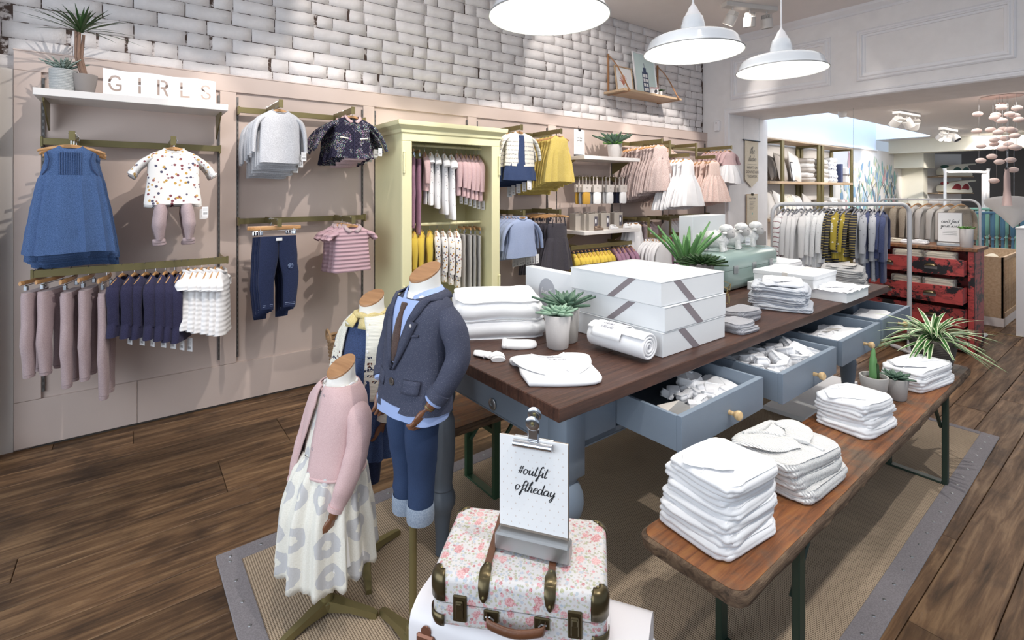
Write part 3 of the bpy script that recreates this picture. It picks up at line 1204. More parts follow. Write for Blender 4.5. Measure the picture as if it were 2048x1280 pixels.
# plants -------------------------------------------------------------------------
m_soil = mat('potting_soil', '#3a2a20', .95, bump=.6, bs=80, bd=.01)
m_conc = mat('pale_concrete', '#b4afaa', .8, var=.07, bump=.2, bs=120)
m_concd = mat('dark_concrete', '#8b837f', .8, var=.1, bump=.2, bs=120)
m_concw = mat('white_concrete', '#cfc9c6', .8, var=.06, bump=.2, bs=120)
m_rib = mat('ribbed_stoneware', '#b9bbbb', .55, var=.04)
m_trunk = mat('plant_stem', '#8a6a58', .8, bump=.5, bs=60, bd=.006)

def leaf_mat(name, c1, c2, edge=None, rough=.45):
 t = NT(name)
 f = t.noise(14, 3)
 c = t.mix(f, c1, c2)
 if edge:
  # white edges run along the blade: coordinate y of the leaf UV written as a mesh attribute
  a = t.n('ShaderNodeAttribute')
  a.attribute_name = 'blade'
  m = t.math('GREATER_THAN', t.math('ABSOLUTE', t.math('SUBTRACT', a.outputs['Fac'], .5)), .30)
  c = t.mix(m, c, edge)
 t.col(c).set(rough, spec=.4)
 return t.m

m_leafd = leaf_mat('dark_green_leaf', '#22401f', '#3a5c2c')
m_leafz = leaf_mat('grey_green_leaf', '#3f5f4d', '#6b8b72')
m_leafs = leaf_mat('succulent_green', '#7fa58a', '#a9c8ad', rough=.55)
m_leafa = leaf_mat('aloe_green', '#4f8a45', '#7bb06a')
m_leafy = leaf_mat('fresh_green', '#4d8a34', '#79b04e')
m_leafv = leaf_mat('variegated_leaf', '#2f6a2a', '#4b8a3a', '#e3e8c0')

def blade(b, base, dir_xy, rise, length, w, droop, n=8, thick=.0, up=1.0, curl=0):
 """one strap leaf: 3 columns so that it has a keel; returns blade coordinate values"""
 d = Vector((dir_xy[0], dir_xy[1], 0))
 d = d.normalized() if d.length else Vector((1, 0, 0))
 side = Vector((-d.y, d.x, 0))
 vals, vs, fs = [], [], []
 for i in range(n + 1):
  u = i / n
  p = Vector(base) + d * (length * u * (math.sqrt(1 - min(rise, .985) ** 2) * (.7 + .3 * u) + .10 * u)) + Vector((0, 0, length * (rise * u - droop * u * u)))
  ww = w * (math.sin(PI * (.18 + .82 * (1 - u))) ** .8 if u > .35 else lerp(.6, 1, u / .35) * math.sin(PI * (.18 + .82 * .65)) ** .8)
  ww = max(ww * (1 - u ** 5), .0004)
  k = -.25 * ww
  vs += [tuple(p + side * ww), tuple(p + Vector((0, 0, k - thick))), tuple(p - side * ww)]
  vals += [0, .5, 1]
  if i < n:
   o = i * 3
   fs += [(o, o + 1, o + 4, o + 3), (o + 1, o + 2, o + 5, o + 4)]
 b.add(vs, fs)
 return vals

def rosette(name, parent, c, n, length, w, mt, rnd, rise=(.3, .9), droop=(.1, .4), seg=6, fat=0.0, layers=True):
 b = MB()
 vals = []
 for i in range(n):
  a = i * 2.399 + rnd.uniform(-.15, .15)
  u = i / max(1, n - 1)
  r = lerp(rise[0], rise[1], u) if layers else rnd.uniform(*rise)
  L = length * (lerp(1, .55, u) if layers else rnd.uniform(.7, 1.05))
  vals += blade(b, (c[0] + .01 * math.cos(a) * (1 - u), c[1] + .01 * math.sin(a) * (1 - u), c[2]), (math.cos(a), math.sin(a)), r, L, w * rnd.uniform(.85, 1.1), rnd.uniform(*droop), seg, fat * w)
 o = b.build(name, mt, parent, 80)
 at = o.data.attributes.new('blade', 'FLOAT', 'POINT')
 at.data.foreach_set('value', vals)
 if fat:
  md = o.modifiers.new('thick', 'SOLIDIFY')
  md.thickness = fat * w
  md.offset = 0
 o['kind'] = 'stuff'
 return o

def pot_body(parent, prof, mt, n=28, ribs=None, name='pot'):
 b = MB()
 if ribs:
  (r0, r1, h, k, amp) = ribs
  prof = []
  for i in range(k * 4 + 1):
   u = i / (k * 4)
   prof.append((lerp(r0, r1, u) + amp * math.sin(u * k * 2 * PI), u * h))
  prof += [(r1 - .008, h), (r1 - .012, h - .02)]
  prof = [(r0 * .9, 0)] + prof
 b.lathe(prof, n, cap1=True)
 return b.build(name, mt, parent, 50)

def cone_pot(label, loc, r0, r1, h, mt, name='plant_pot', cat='plant'):
 p = thing(name, label, cat, loc)
 pot_body(p, [(r0 * .93, 0), (r0, .004), (r1, h - .003), (r1 - .002, h), (r1 - .008, h), (r1 - .012, h - .018)], mt)
 MB().lathe([(.001, h - .016), (r1 - .01, h - .018)][::-1], 18, cap0=False).build('soil', m_soil, p)
 return p

SHZ = 2.184
p = thing('potted_haworthia', 'striped spiky succulent in ribbed white pot on the shelf', 'plant', (-.335, 4.02, SHZ))
pot_body(p, None, m_rib, 32, (.062, .066, .135, 15, .0022))
MB().lathe([(.058, .12), (.001, .122)], 18, cap0=False).build('soil', m_soil, p)
t = NT('haworthia_striped')
t.col(t.mix(t.math('GREATER_THAN', t.wave(52, axis='Z', dist=2), .62), '#2c4c3c', '#c7d6cb')).set(.5)
rosette('leaves', p, (0, 0, .130), 30, .12, .009, t.m, rl, (.55, 1.0), (0, .15), 5, .5)

p = cone_pot('spiky dragon tree with bare stems in brown concrete pot on the shelf', (-.235, 4.0, SHZ), .045, .062, .115, m_concd, 'potted_dragon_tree')
stb = MB()
for (dx, dy, h) in ((0, 0, .40), (.018, .008, .36), (-.016, .01, .38)):
 stb = MB().tube([(dx * .4, dy * .4, .09), (dx * .7 - .03, dy, .22), (dx - .025, dy, h)], [.011, .009, .008], 8)
 stb.build('stem', m_trunk, p)
rosette('leaves', p, (-.02, 0, .37), 46, .29, .0075, m_leafd, rl, (.25, .98), (.05, .38), 8, 0, layers=True)

# GIRLS: five folded white cards with cut-out letters ---------------------------------
sg = thing('stencil_sign', 'white folded card sign with cut-out letters reading GIRLS', 'sign', (-.15, 4.02, SHZ))

def letter_outlines(ch, size, font=None):
 cu = bpy.data.curves.new('l', 'FONT')
 cu.body = ch
 cu.size = size
 cu.align_x = 'CENTER'
 o = bpy.data.objects.new('l', cu)
 COL.objects.link(o)
 dg = bpy.context.evaluated_depsgraph_get()
 me = bpy.data.meshes.new_from_object(o.evaluated_get(dg))
 vs = [tuple(v.co) for v in me.vertices]
 fs = [tuple(p.vertices) for p in me.polygons]
 bpy.data.objects.remove(o)
 bpy.data.curves.remove(cu)
 return vs, fs

# stencil glyphs as strokes are cut as gaps between card strips (polygons of a 2-D curve with holes)
GW, GH = .128, .172
GLY = {
 'G': [[(.82, .78), (.74, .93), (.5, 1), (.25, .93), (.1, .72), (.06, .53), (.2, .53), (.24, .68), (.34, .82), (.5, .87), (.64, .82), (.7, .73)],
    [(.06, .47), (.1, .28), (.25, .07), (.5, 0), (.72, .05), (.86, .15), (.86, .47), (.52, .47), (.52, .35), (.72, .35), (.72, .21), (.6, .14), (.45, .13), (.32, .2), (.23, .33), (.2, .47)]],
 'I': [[(.42, .54), (.58, .54), (.58, 1), (.42, 1)], [(.42, 0), (.58, 0), (.58, .48), (.42, .48)]],
 'R': [[(.14, 0), (.3, 0), (.3, 1), (.14, 1)], [(.36, .87), (.6, .87), (.68, .8), (.69, .68), (.62, .58), (.36, .56), (.36, .43), (.52, .42), (.72, 0), (.9, 0), (.68, .44), (.83, .56), (.86, .72), (.8, .9), (.64, 1), (.36, 1)]],
 'L': [[(.2, .54), (.36, .54), (.36, 1), (.2, 1)], [(.2, 0), (.84, 0), (.84, .14), (.36, .14), (.36, .48), (.2, .48)]],
 'S': [[(.84, .74), (.76, .93), (.52, 1), (.26, .93), (.14, .76), (.2, .58), (.45, .48), (.47, .6), (.33, .67), (.29, .76), (.36, .85), (.52, .88), (.65, .83), (.7, .72)],
    [(.12, .28), (.2, .08), (.46, 0), (.74, .06), (.88, .24), (.82, .42), (.53, .54), (.51, .42), (.68, .34), (.73, .25), (.66, .15), (.48, .12), (.32, .17), (.27, .3)]],
}
m_cardw = mat('white_translucent_card', '#f4f5f9', .5, var=0)
zz = .010
x = -.0
for i, ch in enumerate('GIRLS'):
 cu = bpy.data.curves.new('card', 'CURVE')
 cu.dimensions = '2D'
 cu.fill_mode = 'BOTH'
 cu.extrude = .0008

 def addp(pts):
  sp = cu.splines.new('POLY')
  sp.points.add(len(pts) - 1)
  for q, (a, c) in zip(sp.points, pts):
   q.co = (a, c, 0, 1)
  sp.use_cyclic_u = True
 addp([(0, 0), (GW, 0), (GW, GH), (0, GH)])
 for poly in GLY[ch]:
  addp([(.020 + a * .088, .036 + c * .102) for a, c in poly])
 tmp = bpy.data.objects.new('card', cu)
 COL.objects.link(tmp)
 me = bpy.data.meshes.new_from_object(tmp.evaluated_get(bpy.context.evaluated_depsgraph_get()))
 bpy.data.objects.remove(tmp)
 me.materials.append(m_cardw)
 ang = R(18) if i % 2 == 0 else R(-18)
 ox = sum(GW * math.cos(R(18)) for k in range(i))
 oy = 0 if i % 2 == 0 else GW * math.sin(R(18))
 obj('letter_card', me, sg, (ox, -.02 + (0 if i % 2 == 0 else GW * math.sin(R(18))) - .0, 0), (R(90), 0, ang))

# rails ---------------------------------------------------------------------------
wall_rail('olive brass wall rail holding the denim dresses and floral tops', -.45, .505, 1.93, [(-.277, ARM), (.199, ARM)])
wall_rail('olive brass wall rail holding the grey sweaters and quilted jackets', .627, 1.592, 2.227, [(.821, ARM), (1.329, ARM)])
wall_rail('olive brass wall rail holding the navy trousers and pink polo tops', .627, 1.592, 1.395, [(.812, ARM), (1.333, ARM)])
lo = thing('front_rail', 'long olive brass rail standing off the wall above pink joggers and navy cardigans', 'clothes rail', (.03, 3.95, 1.14))
MB().box(-.49, .49, -.006, .006, -.045, 0, .001).build('bar', m_brass, lo)
for x in (-.482, .476):
 MB().box(x - .004, x + .004, 0, .31, -.04, -.008, .001).build('bracket', m_brass, lo)
 MB().box(x - .006 + (.012 if x > 0 else -.012), x + .006 + (.012 if x > 0 else -.012), -.01, .01, -.048, .003, .001).build('end_cap', m_brass, lo)

# denim pinafores ------------------------------------------------------------------
pr = thing('denim_pinafore_dress', 'x', 'dress')
wz = g_dress(pr, f_chambray, .26, .40, .60, -.088, .165, 3, pl=.009, pn=13, hemd=.055)
b = MB()
for k in range(10):
 x = -.045 + .010 * k
 b.box(x - .0012, x + .0012, -.042, -.030, wz + .01, -.115)
o = b.build('pintucks', f_chambray, pr, smooth=0)
o['kind'] = 'stuff'
for s in (-1, 1):
 MB().tube([(s * .098, -.034, -.115), (s * .088, -.038, -.16), (s * .095, -.036, -.21), (s * .118, -.02, -.245)], .0035, 6).build('armhole_trim', f_darkdenim, pr)
ar = stack_on_arm(pr, -.285, 3.80, .055, 7, 1.93, depth_label('sleeveless blue denim pinafore dress', 'rail arm under the shelf plants', 7), 'denim pinafores stacked on one arm', rl, .014, drop=.026)
# darker printed dress behind them
for o in ar[1:]:
 pass

# floral tops with pink trousers -------------------------------------------------------
pr = thing('floral_top_outfit', 'x', 'outfit')
g_top(pr, f_floral, .28, .34, 'mid', .075, -.08, 5, (f_white, .005), f_floral, .012, .042)
for s in (-1, 1):
 sl = sleeve_mesh([(s * .066, .0, -.415), (s * .070, 0, -.46), (s * .078, -.004, -.54), (s * .076, 0, -.64)], [.056, .072, .074, .034], .5, 16, 3 + s).build('trouser_leg', f_dusty, pr, 60)
 MB().lathe([(.026, -.66), (.034, -.656), (.035, -.642), (.032, -.634)], 16, m=Matrix.Translation((s * .078, 0, 0)) @ Matrix.Scale(.55, 4, (0, 1, 0))).build('cuff', f_dusty, sl, 60)
add_tag(pr, .165, -.03, -.50, .3)
stack_on_arm(pr, .205, 3.80, .07, 4, 1.93, depth_label('white floral top with pink trousers', 'arm beside denim dresses', 4), 'floral tops with pink trousers', rl, .012, drop=.02)

# grey sweaters -------------------------------------------------------------------------
pr = thing('grey_sweater', 'x', 'sweater')
g_top(pr, f_grey, .27, .36, 'long', .035, -.078, 8, (f_grey, .004), None, .0, .04)
MB().loft([[(x_, -.0445 + .0, z_) for x_, z_ in ((-.03 + ox, -.20 + oz), (-.01 + ox, -.20 + oz), (-.01 + ox, -.17 + oz), (-.03 + ox, -.17 + oz))] for ox, oz in ((0, 0),)] * 1 + [[(x_ + .0001, -.0455, z_) for x_, z_ in ((-.03, -.2), (-.01, -.2), (-.01, -.17), (-.03, -.17))]]) if False else None
add_tag(pr, .15, -.045, -.42, .2)
gs = stack_on_arm(pr, .821, 3.79, .045, 9, 2.227, depth_label('grey marl long-sleeved sweater', 'top arm beside white shelf', 9), 'grey sweaters on one arm', rl, .016, drop=.030)
for i, o in enumerate(gs[1:]):
 for ch in o.children:
  if ch.name.startswith(('body', 'sleeve', 'collar')):
   pass

# quilted jackets --------------------------------------------------------------------------
pr = thing('quilted_jacket', 'x', 'jacket')
g_top(pr, f_quilt, .29, .31, 'long', .13, -.075, 9, None, None, .02, .048)
for s in (-1, 1):
 b = MB()
 pts = [(s * (.050 - .01 * k), -.018 - .012 * k, -.062 - .015 * k) for k in range(4)]
 b.loft([[(s * .060, .0, -.058), (s * .066, -.022, -.072), (s * .052, -.046, -.098), (s * .030, -.054, -.120), (s * .012, -.054, -.114)],
   [(s * .046, .0, -.056), (s * .046, -.018, -.068), (s * .036, -.034, -.084), (s * .022, -.044, -.097), (s * .008, -.048, -.102)]], False, False, closed=False)
 o = b.build('collar', f_pink, pr, 60, fix=True)
 md = o.modifiers.new('t', 'SOLIDIFY')
 md.thickness = .005
MB().box(-.002, .002, -.054, -.044, -.375, -.12, .001).build('placket', f_navy, pr)
for s in (-1, 1):
 MB().box(-.032, .032, -.0565, -.046, -.005, .005, .002).build('pocket_trim', f_fair, pr, loc=(s * .075, 0, -.235), rz=(0, R(-s * 8), 0))
MB().loft([[(.085 * math.cos(a) + .02, .03 * math.sin(a), z) for a in [2 * PI * k / 20 for k in range(20)]] for z in (-.34, -.40)]).build('lining_skirt', f_pink, pr)
add_tag(pr, .215, -.02, -.36, .3)
stack_on_arm(pr, 1.335, 3.79, .055, 7, 2.227, depth_label('navy quilted jacket with confetti print', 'top arm beside wardrobe', 7), 'quilted navy jackets', rl, .014, drop=.022)

# navy trousers on clip hangers --------------------------------------------------------------
pr = thing('navy_trousers', 'x', 'trousers')
g_trousers(pr, f_navyj, .235, .50, -.118, .30, .06, .62, 4, None, splay=.035)
for s in (-1, 1):
 b = MB()
 for dz in (0, .010):
  b.box(s * .072 - .032, s * .072 + .032, -.0215, -.012, -.60 + dz, -.5985 + dz)
 b.build('hem_stitching', f_blue, [c for c in pr.children if c.name.startswith('leg')][0 if s < 0 else 1], smooth=0)['kind'] = 'stuff'
MB().lathe([(.020, 0), (.001, .0008)], 18, m=Matrix.Translation((.075, -.0265, -.33)) @ Matrix.Rotation(R(90), 4, 'X')).build('knee_print', fabric('print_grey', '#6f7fa0', '#2a3760', 300, .1), pr)
MB().box(-.02, .02, -.027, -.02, -.15, -.128, .002).build('size_label', m_white, pr)
stack_on_arm(pr, .812, 3.79, .045, 7, 1.395, depth_label('dark navy trousers on clip hanger', 'arm below grey sweaters', 7), 'navy trousers on clip hangers', rl, .012, drop=.036)

# pink polos ---------------------------------------------------------------------------------
pr = thing('pink_polo_shirt', 'x', 'top')
g_top(pr, f_polo, .27, .34, 'short', .075, -.075, 12, None, None, .01, .038)
for s in (-1, 1):
 b = MB()
 b.loft([[(s * .060, .004, -.056), (s * .070, -.020, -.074), (s * .060, -.040, -.098), (s * .034, -.046, -.118), (s * .010, -.044, -.108)],
   [(s * .048, .002, -.056), (s * .048, -.016, -.068), (s * .038, -.030, -.082), (s * .022, -.038, -.094), (s * .006, -.040, -.100)]], False, False, closed=False)
 o = b.build('collar', f_dusty, pr, 60, fix=True)
 md = o.modifiers.new('t', 'SOLIDIFY')
 md.thickness = .005
stack_on_arm(pr, 1.333, 3.79, .07, 5, 1.395, depth_label('dusty pink ribbed polo top', 'arm below quilted jackets', 5), 'pink ribbed polo tops', rl, .012, drop=.014)

# joggers, cardigans and blouses hung side-on from the low front rail ----------------------------
pr = thing('pink_joggers', 'x', 'trousers')
g_trousers(pr, f_dusty, .23, .46, -.12, .25, .05, .62, 6, f_dusty, splay=.0, flat=.5)
jx = [-.45, -.375, -.295, -.215, -.13]
for i, x in enumerate(jx):
 lab = f'dusty pink joggers on clip hanger, {["leftmost", "second from left", "middle", "fourth from left", "rightmost"][i]} of five on low rail'
 sc = (1, 1.1, [1.0, 1.0, 1.16, 1.12, 1.34][i])
 if i == 0:
  pr.location, pr.rotation_euler, pr.scale = (x, 3.95, 1.145), (0, 0, R(72)), sc
  pr['label'], pr['group'] = lab, 'pink joggers on the low rail'
 else:
  dup(pr, (x, 3.95, 1.145), R(72 + rl.uniform(-8, 8)), lab, 'pink joggers on the low rail', sc)
pr = thing('navy_cardigan', 'x', 'cardigan')
g_top(pr, f_navy, .25, .34, 'long', -.01, -.085, 15, None, None, .02, .042)
add_tag(pr, -.02, -.05, -.50, .9, .05, .075)
nx = [-.055, .005, .062, .115, .165, .215, .255]
for i, x in enumerate(nx):
 lab = f'dark navy knitted cardigan, {ORD[i]} from the left of seven on the low rail'
 if i == 0:
  pr.location, pr.rotation_euler = (x, 3.95, 1.142), (0, 0, R(66))
  pr['label'], pr['group'] = lab, 'navy cardigans on the low rail'
 else:
  dup(pr, (x, 3.95, 1.142), R(66 + rl.uniform(-6, 6)), lab, 'navy cardigans on the low rail', (1, 1, 1 + .035 * i))
pr = thing('white_frill_blouse', 'x', 'blouse')
t = NT('white_pintuck_cotton')
t.col('#f0eff0').set(.85, spec=.2)
t.bump(t.wave(11, axis='Z', dist=1.2), .5, .004)
f_tuck = t.m
g_top(pr, f_tuck, .24, .36, 'short', .02, -.085, 17, (f_white, .012), None, .02, .045)
for i in range(6):
 x = .292 + .038 * i
 lab = f'white tucked cotton blouse, {ORD[i]} from the left of six on the low rail'
 if i == 0:
  pr.location, pr.rotation_euler = (x, 3.95, 1.142), (0, 0, R(68))
  pr['label'], pr['group'] = lab, 'white blouses on the low rail'
 else:
  dup(pr, (x, 3.95, 1.142), R(68 + rl.uniform(-6, 6)), lab, 'white blouses on the low rail', (1, 1, 1 + .03 * i))

# green plant at the near left edge, mostly outside the picture
p = cone_pot('bushy green plant standing on the floor by the grey wall pier', (-.80, 3.86, 0), .08, .11, .16, m_concw, 'potted_bush')
rosette('leaves', p, (0, 0, .14), 60, .17, .012, m_leafy, rl, (.2, 1.0), (0, .3), 4)

# wicker basket with soft toys ------------------------------------------------------------------
bk = thing('wicker_basket', 'tall round wicker basket with two handles by the yellow wardrobe', 'basket', (1.335, 3.82, 0))
t = NT('wicker')
t.col(t.mix(t.noise(60, 3), '#8d6a48', '#b9946b')).set(.7)
m_wick = t.m
m_wickb = mat('blue_grey_painted_wicker', '#7e8fa6', .7, bump=.3)
b = MB()
b2 = MB()
for k in range(34):
 z = .012 + k * .0135
 u = k / 33
 r = lerp(.115, .165, u)
 N = 64
 pts = [((r + .004 * math.cos(16 * a + PI * (k % 2))) * math.cos(a), (r + .004 * math.cos(16 * a + PI * (k % 2))) * math.sin(a), z) for a in [2 * PI * i / N for i in range(N + 1)]]
 (b2 if k < 9 else b).tube(pts, .0072, 5, False)
o = b.build('weave', m_wick, bk)
o['kind'] = 'stuff'
o = b2.build('blue_weave', m_wickb, bk)
o['kind'] = 'stuff'
b = MB()
for k in range(32):
 a = 2 * PI * k / 32
 b.cyl((.115 * math.cos(a), .115 * math.sin(a), 0), (.165 * math.cos(a), .165 * math.sin(a), .47), .004, 5)
o = b.build('stakes', m_wick, bk)
o['kind'] = 'stuff'
MB().lathe([(.0, .01), (.115, .012)], 24).build('bottom', m_wick, bk)
pts = [((.168) * math.cos(a), .168 * math.sin(a), .475 + .004 * math.sin(9 * a)) for a in [2 * PI * i / 48 for i in range(49)]]
MB().tube(pts, .012, 8, False).build('rim', m_wick, bk)
for s in (-1, 1):
 pts = [(s * (.165 + .012 * math.sin(PI * k / 8)), .055 * math.cos(PI * k / 8), .47 + .085 * math.sin(PI * k / 8)) for k in range(9)]
 MB().tube(pts, .009, 8).build('handle', m_wick, bk)

def soft_toy(label, loc, r, mt, seed):
 o = thing('soft_toy', label, 'toy', loc)
 b = MB().sphere((0, 0, 0), r, r * .8, r * .85, 14, 9)
 b.v = [(x + .12 * r * noise.noise((x * 30, y * 30, seed)), y, z + .2 * r * noise.noise((x * 22, y * 22, seed + 3))) for x, y, z in b.v]
 b.build('body', mt, o, 60)
 MB().sphere((r * .5, -r * .6, r * .55), r * .5, None, None, 10, 7).build('head', mt, o, 60)
 for s in (-1, 1):
  MB().sphere((r * .5 + s * r * .35, -r * .5, r * 1.05), r * .14, r * .1, r * .3, 8, 6).build('ear', mt, o, 60)
 return o

soft_toy('pale blue soft toy on top in the wicker basket', (1.28, 3.80, .475), .075, f_blue, 1)
soft_toy('white soft toy at the back of the wicker basket', (1.385, 3.84, .485), .065, f_white, 2)
soft_toy('small cream soft toy at the front of the wicker basket', (1.34, 3.72, .47), .045, f_tulle, 5)

# ============================================================ YELLOW WARDROBE
m_yel = mat('pale_yellow_paint', '#ebe5b2', .5, var=.03, vs=3, bump=.05, bs=30)
wd = thing('wardrobe', 'pale yellow open-fronted wardrobe with moulded cornice and brass-free hinges'.replace(' and brass-free hinges', ' and no doors'), 'wardrobe', (2.17, 3.97, 0))
wx0, wx1, wy0, wy1 = -.475, .475, -.27, .27
MB().box(wx0, wx0 + .03, wy0, wy1, .10, 2.06, .003).build('side_panel', m_yel, wd)
MB().box(wx1 - .03, wx1, wy0, wy1, .10, 2.06, .003).build('side_panel', m_yel, wd)
MB().box(wx0 + .03, wx1 - .03, wy1 - .015, wy1, .10, 2.06).build('back_panel', m_yel, wd)
MB().box(wx0 + .03, wx1 - .03, wy0 + .01, wy1 - .015, .56, .585, .002).build('bottom_board', m_yel, wd)
MB().box(wx0 + .03, wx1 - .03, wy0 + .02, wy1 - .015, 2.035, 2.06, .002).build('top_board', m_yel, wd)
for s in (0, 1):
 x = wx0 if s == 0 else wx1 - .085
 MB().box(x, x + .085, wy0 - .018, wy0, .10, 1.99, .004).build('front_stile', m_yel, wd)
MB().box(wx0, wx1, wy0 - .018, wy0, 1.99, 2.06, .004).build('front_rail', m_yel, wd)
MB().box(wx0 - .01, wx1 + .01, wy0 - .03, wy1, .0, .14, .006).build('plinth', m_yel, wd)
dr = MB().box(wx0 + .085, wx1 - .085, wy0 - .022, wy0, .16, .53, .004).build('drawer', m_yel, wd)
for s in (-1, 1):
 MB().lathe([(.006, 0), (.006, .012), (.016, .02), (.016, .028), (.001, .034)], 14, m=Matrix.Translation((s * .2, wy0 - .022, .34)) @ Matrix.Rotation(R(90), 4, 'X')).build('knob', m_brass, dr)
prof = [(0, 2.05), (.012, 2.06), (.016, 2.085), (.03, 2.10), (.05, 2.115), (.054, 2.135), (.054, 2.15)]
b = MB()
b.loft([[(wx0 - p, wy0 - .018 - p, z), (wx1 + p, wy0 - .018 - p, z), (wx1 + p, wy1, z), (wx0 - p, wy1, z)] for p, z in prof])
b.build('cornice', m_yel, wd, 20)
for s in (-1, 1):
 for z in (.75, 1.82):
  x = s * (.475 - .012)
  hg = MB().cyl((x, wy0 - .028, z - .07), (x, wy0 - .028, z + .07), .009, 10)
  hg.sphere((x, wy0 - .028, z + .08), .010, None, .014, 10, 6)
  hg.sphere((x, wy0 - .028, z - .08), .010, None, .014, 10, 6)
  hg.build('hinge', m_yel, wd)
MB().cyl((wx0 + .03, -.02, 1.985), (wx1 - .03, -.02, 1.985), .012, 12).build('hanging_rail', m_yel, wd)
MB().cyl((wx0 + .03, -.02, 1.30), (wx1 - .03, -.02, 1.30), .014, 12).build('hanging_rail', m_yel, wd)
RYW = 3.95

def side_row(proto, xs, y, z, lab, group, rz=R(90), jit=8, scales=None, rnd=rl):
 for i, x in enumerate(xs):
  sc = scales[i] if scales else 1
  sc = (sc, sc * .8, sc) if isinstance(sc, (int, float)) else sc
  r = rz + R(rnd.uniform(-jit, jit))
  if i == 0:
   proto.location, proto.rotation_euler, proto.scale = (x, y, z), (0, 0, r), sc
   proto['label'] = lab(0)
   if group:
    proto['group'] = group
  else:
   dup(proto, (x, y, z), r, lab(i), group, sc)

RT, RB = 1.997, 1.314
pr = thing('mauve_trousers', 'x', 'trousers')
g_trousers(pr, f_mauve, .20, .58, -.12, .26, .03, .7, 31, f_mauve, splay=0, flat=.5)
side_row(pr, [1.90, 1.955], RYW, RT, lambda i: f'mauve jersey trousers, {["left", "right"][i]} pair on the upper wardrobe rail', None, R(75), 5, [(1, .9, 1), (1, .9, 1.08)])
pr = thing('dusty_pink_cardigan', 'x', 'cardigan')
g_top(pr, f_pink, .26, .32, 'long', .03, -.085, 32, None, None, .01, .03)
MB().loft([[(.10 * math.cos(a), .02 * math.sin(a), z) for a in [2 * PI * k / 20 for k in range(20)]] for z in (-.38, -.52)]).build('dress_hem', f_print, pr)
add_tag(pr, -.06, -.03, -.50, .6, .045, .07)
side_row(pr, [2.03], RYW, RT, lambda i: 'dusty pink cardigan over white dress beside mauve trousers in wardrobe', None, R(70), 3)
pr = thing('white_print_dress', 'x', 'dress')
g_top(pr, f_print, .25, .50, 'short', .05, -.085, 33, None, None, .05, .035, pn=9)
side_row(pr, [2.09, 2.15, 2.22, 2.29], RYW, RT, lambda i: f'white short-sleeved dress with grey sketch print, {ORD[i]} from left in wardrobe', 'white print dresses in the wardrobe', R(68), 6, [.9, .95, 1.04, 1.12])
pr = thing('dusty_pink_knit_dress', 'x', 'dress')
g_top(pr, f_pink, .27, .36, 'long', .02, -.085, 34, None, None, .02, .035)
add_tag(pr, -.05, -.04, -.52, .6, .05, .075)
side_row(pr, [2.355, 2.40, 2.45, 2.495, 2.54, 2.585], RYW, RT, lambda i: f'dusty pink knitted top, {ORD[i]} from left of six in upper wardrobe', 'dusty pink knitted tops in the wardrobe', R(68), 3, [1, 1.02, 1.05, 1.08, 1.1, 1.12])
pr = thing('mustard_cardigan', 'x', 'cardigan')
g_top(pr, f_mustard, .26, .36, 'long', .03, -.085, 35, (f_mustard, .007), None, .01, .035)
side_row(pr, [1.86, 1.93, 2.0, 2.08], RYW, RB, lambda i: f'yellow knitted cardigan, {ORD[i]} from left on the lower wardrobe rail', 'yellow cardigans in the wardrobe', R(62), 4)
pr = thing('floral_shirt', 'x', 'top')
g_top(pr, f_floral, .25, .42, 'long', .02, -.085, 36, None, None, .02, .03)
side_row(pr, [2.15, 2.21, 2.28, 2.35], RYW, RB, lambda i: f'white floral long-sleeved top, {ORD[i]} from left on the lower wardrobe rail', 'floral tops in the wardrobe', R(66), 4, [.98, 1.02, 1.08, 1.14])
pr = thing('light_grey_trousers', 'x', 'trousers')
g_trousers(pr, f_greypant, .20, .54, -.12, .24, .03, .7, 37, f_greypant, splay=0, flat=.4)
side_row(pr, [2.41, 2.47, 2.525, 2.575], RYW, RB, lambda i: f'light grey jersey trousers, {ORD[i]} from left in the lower wardrobe', 'light grey trousers in the wardrobe', R(72), 4, [(1, .7, 1), (1, .7, 1.05), (1, .7, 1.1), (1, .7, 1.14)])

# ============================================================ BAY 4
wall_rail('olive brass wall rail holding the knitted cardigans and yellow dresses', 2.782, 3.725, 2.222, [(2.955, ARM), (3.465, ARM)])
wall_rail('olive brass wall rail holding the blue shirts and charcoal dresses', 2.782, 3.725, 1.402, [(2.985, ARM), (3.451, ARM)])
pr = thing('fair_isle_cardigan_outfit', 'x', 'outfit')
g_top(pr, f_fair, .34, .32, 'long', .08, -.075, 41, None, None, .01, .042, slm=f_fair)
b = body_mesh([(-.10, .035, .046, .001), (-.16, .045, .050, .002), (-.26, .05, .050, .003), (-.38, .07, .048, .005)], 24, 8, 3, hole=False)
b.build('dress_front', f_darkdenim, pr, 60)
b = body_mesh([(-.37, .165, .040, .004), (-.45, .19, .046, .007), (-.53, .20, .05, .008)], 36, 6, 4, hole=False, pn=9)
b.build('dress_skirt', f_darkdenim, pr, 60)
add_tag(pr, .10, -.03, -.62, .2, .06, .09)
stack_on_arm(pr, 2.955, 3.79, .075, 5, 2.222, depth_label('cream patterned cardigan over navy dress', 'arm right of wardrobe', 5), 'cream cardigans over navy dresses', rl, .014, drop=.03)
pr = thing('yellow_linen_dress', 'x', 'dress')
g_dress(pr, f_yellow, .27, .42, .46, -.078, .14, 42, pl=.012, pn=10)
stack_on_arm(pr, 3.465, 3.79, .05, 9, 2.222, depth_label('sleeveless yellow linen dress', 'arm beside patterned cardigans', 9), 'yellow dresses on one arm', rl, .014, drop=.030)
pr = thing('pale_blue_blouse', 'x', 'blouse')
g_top(pr, f_blue, .32, .37, 'long', .09, -.078, 43, (f_blue, .013), None, .03, .04, pn=10)
add_tag(pr, .17, -.03, -.52, .3, .06, .09)
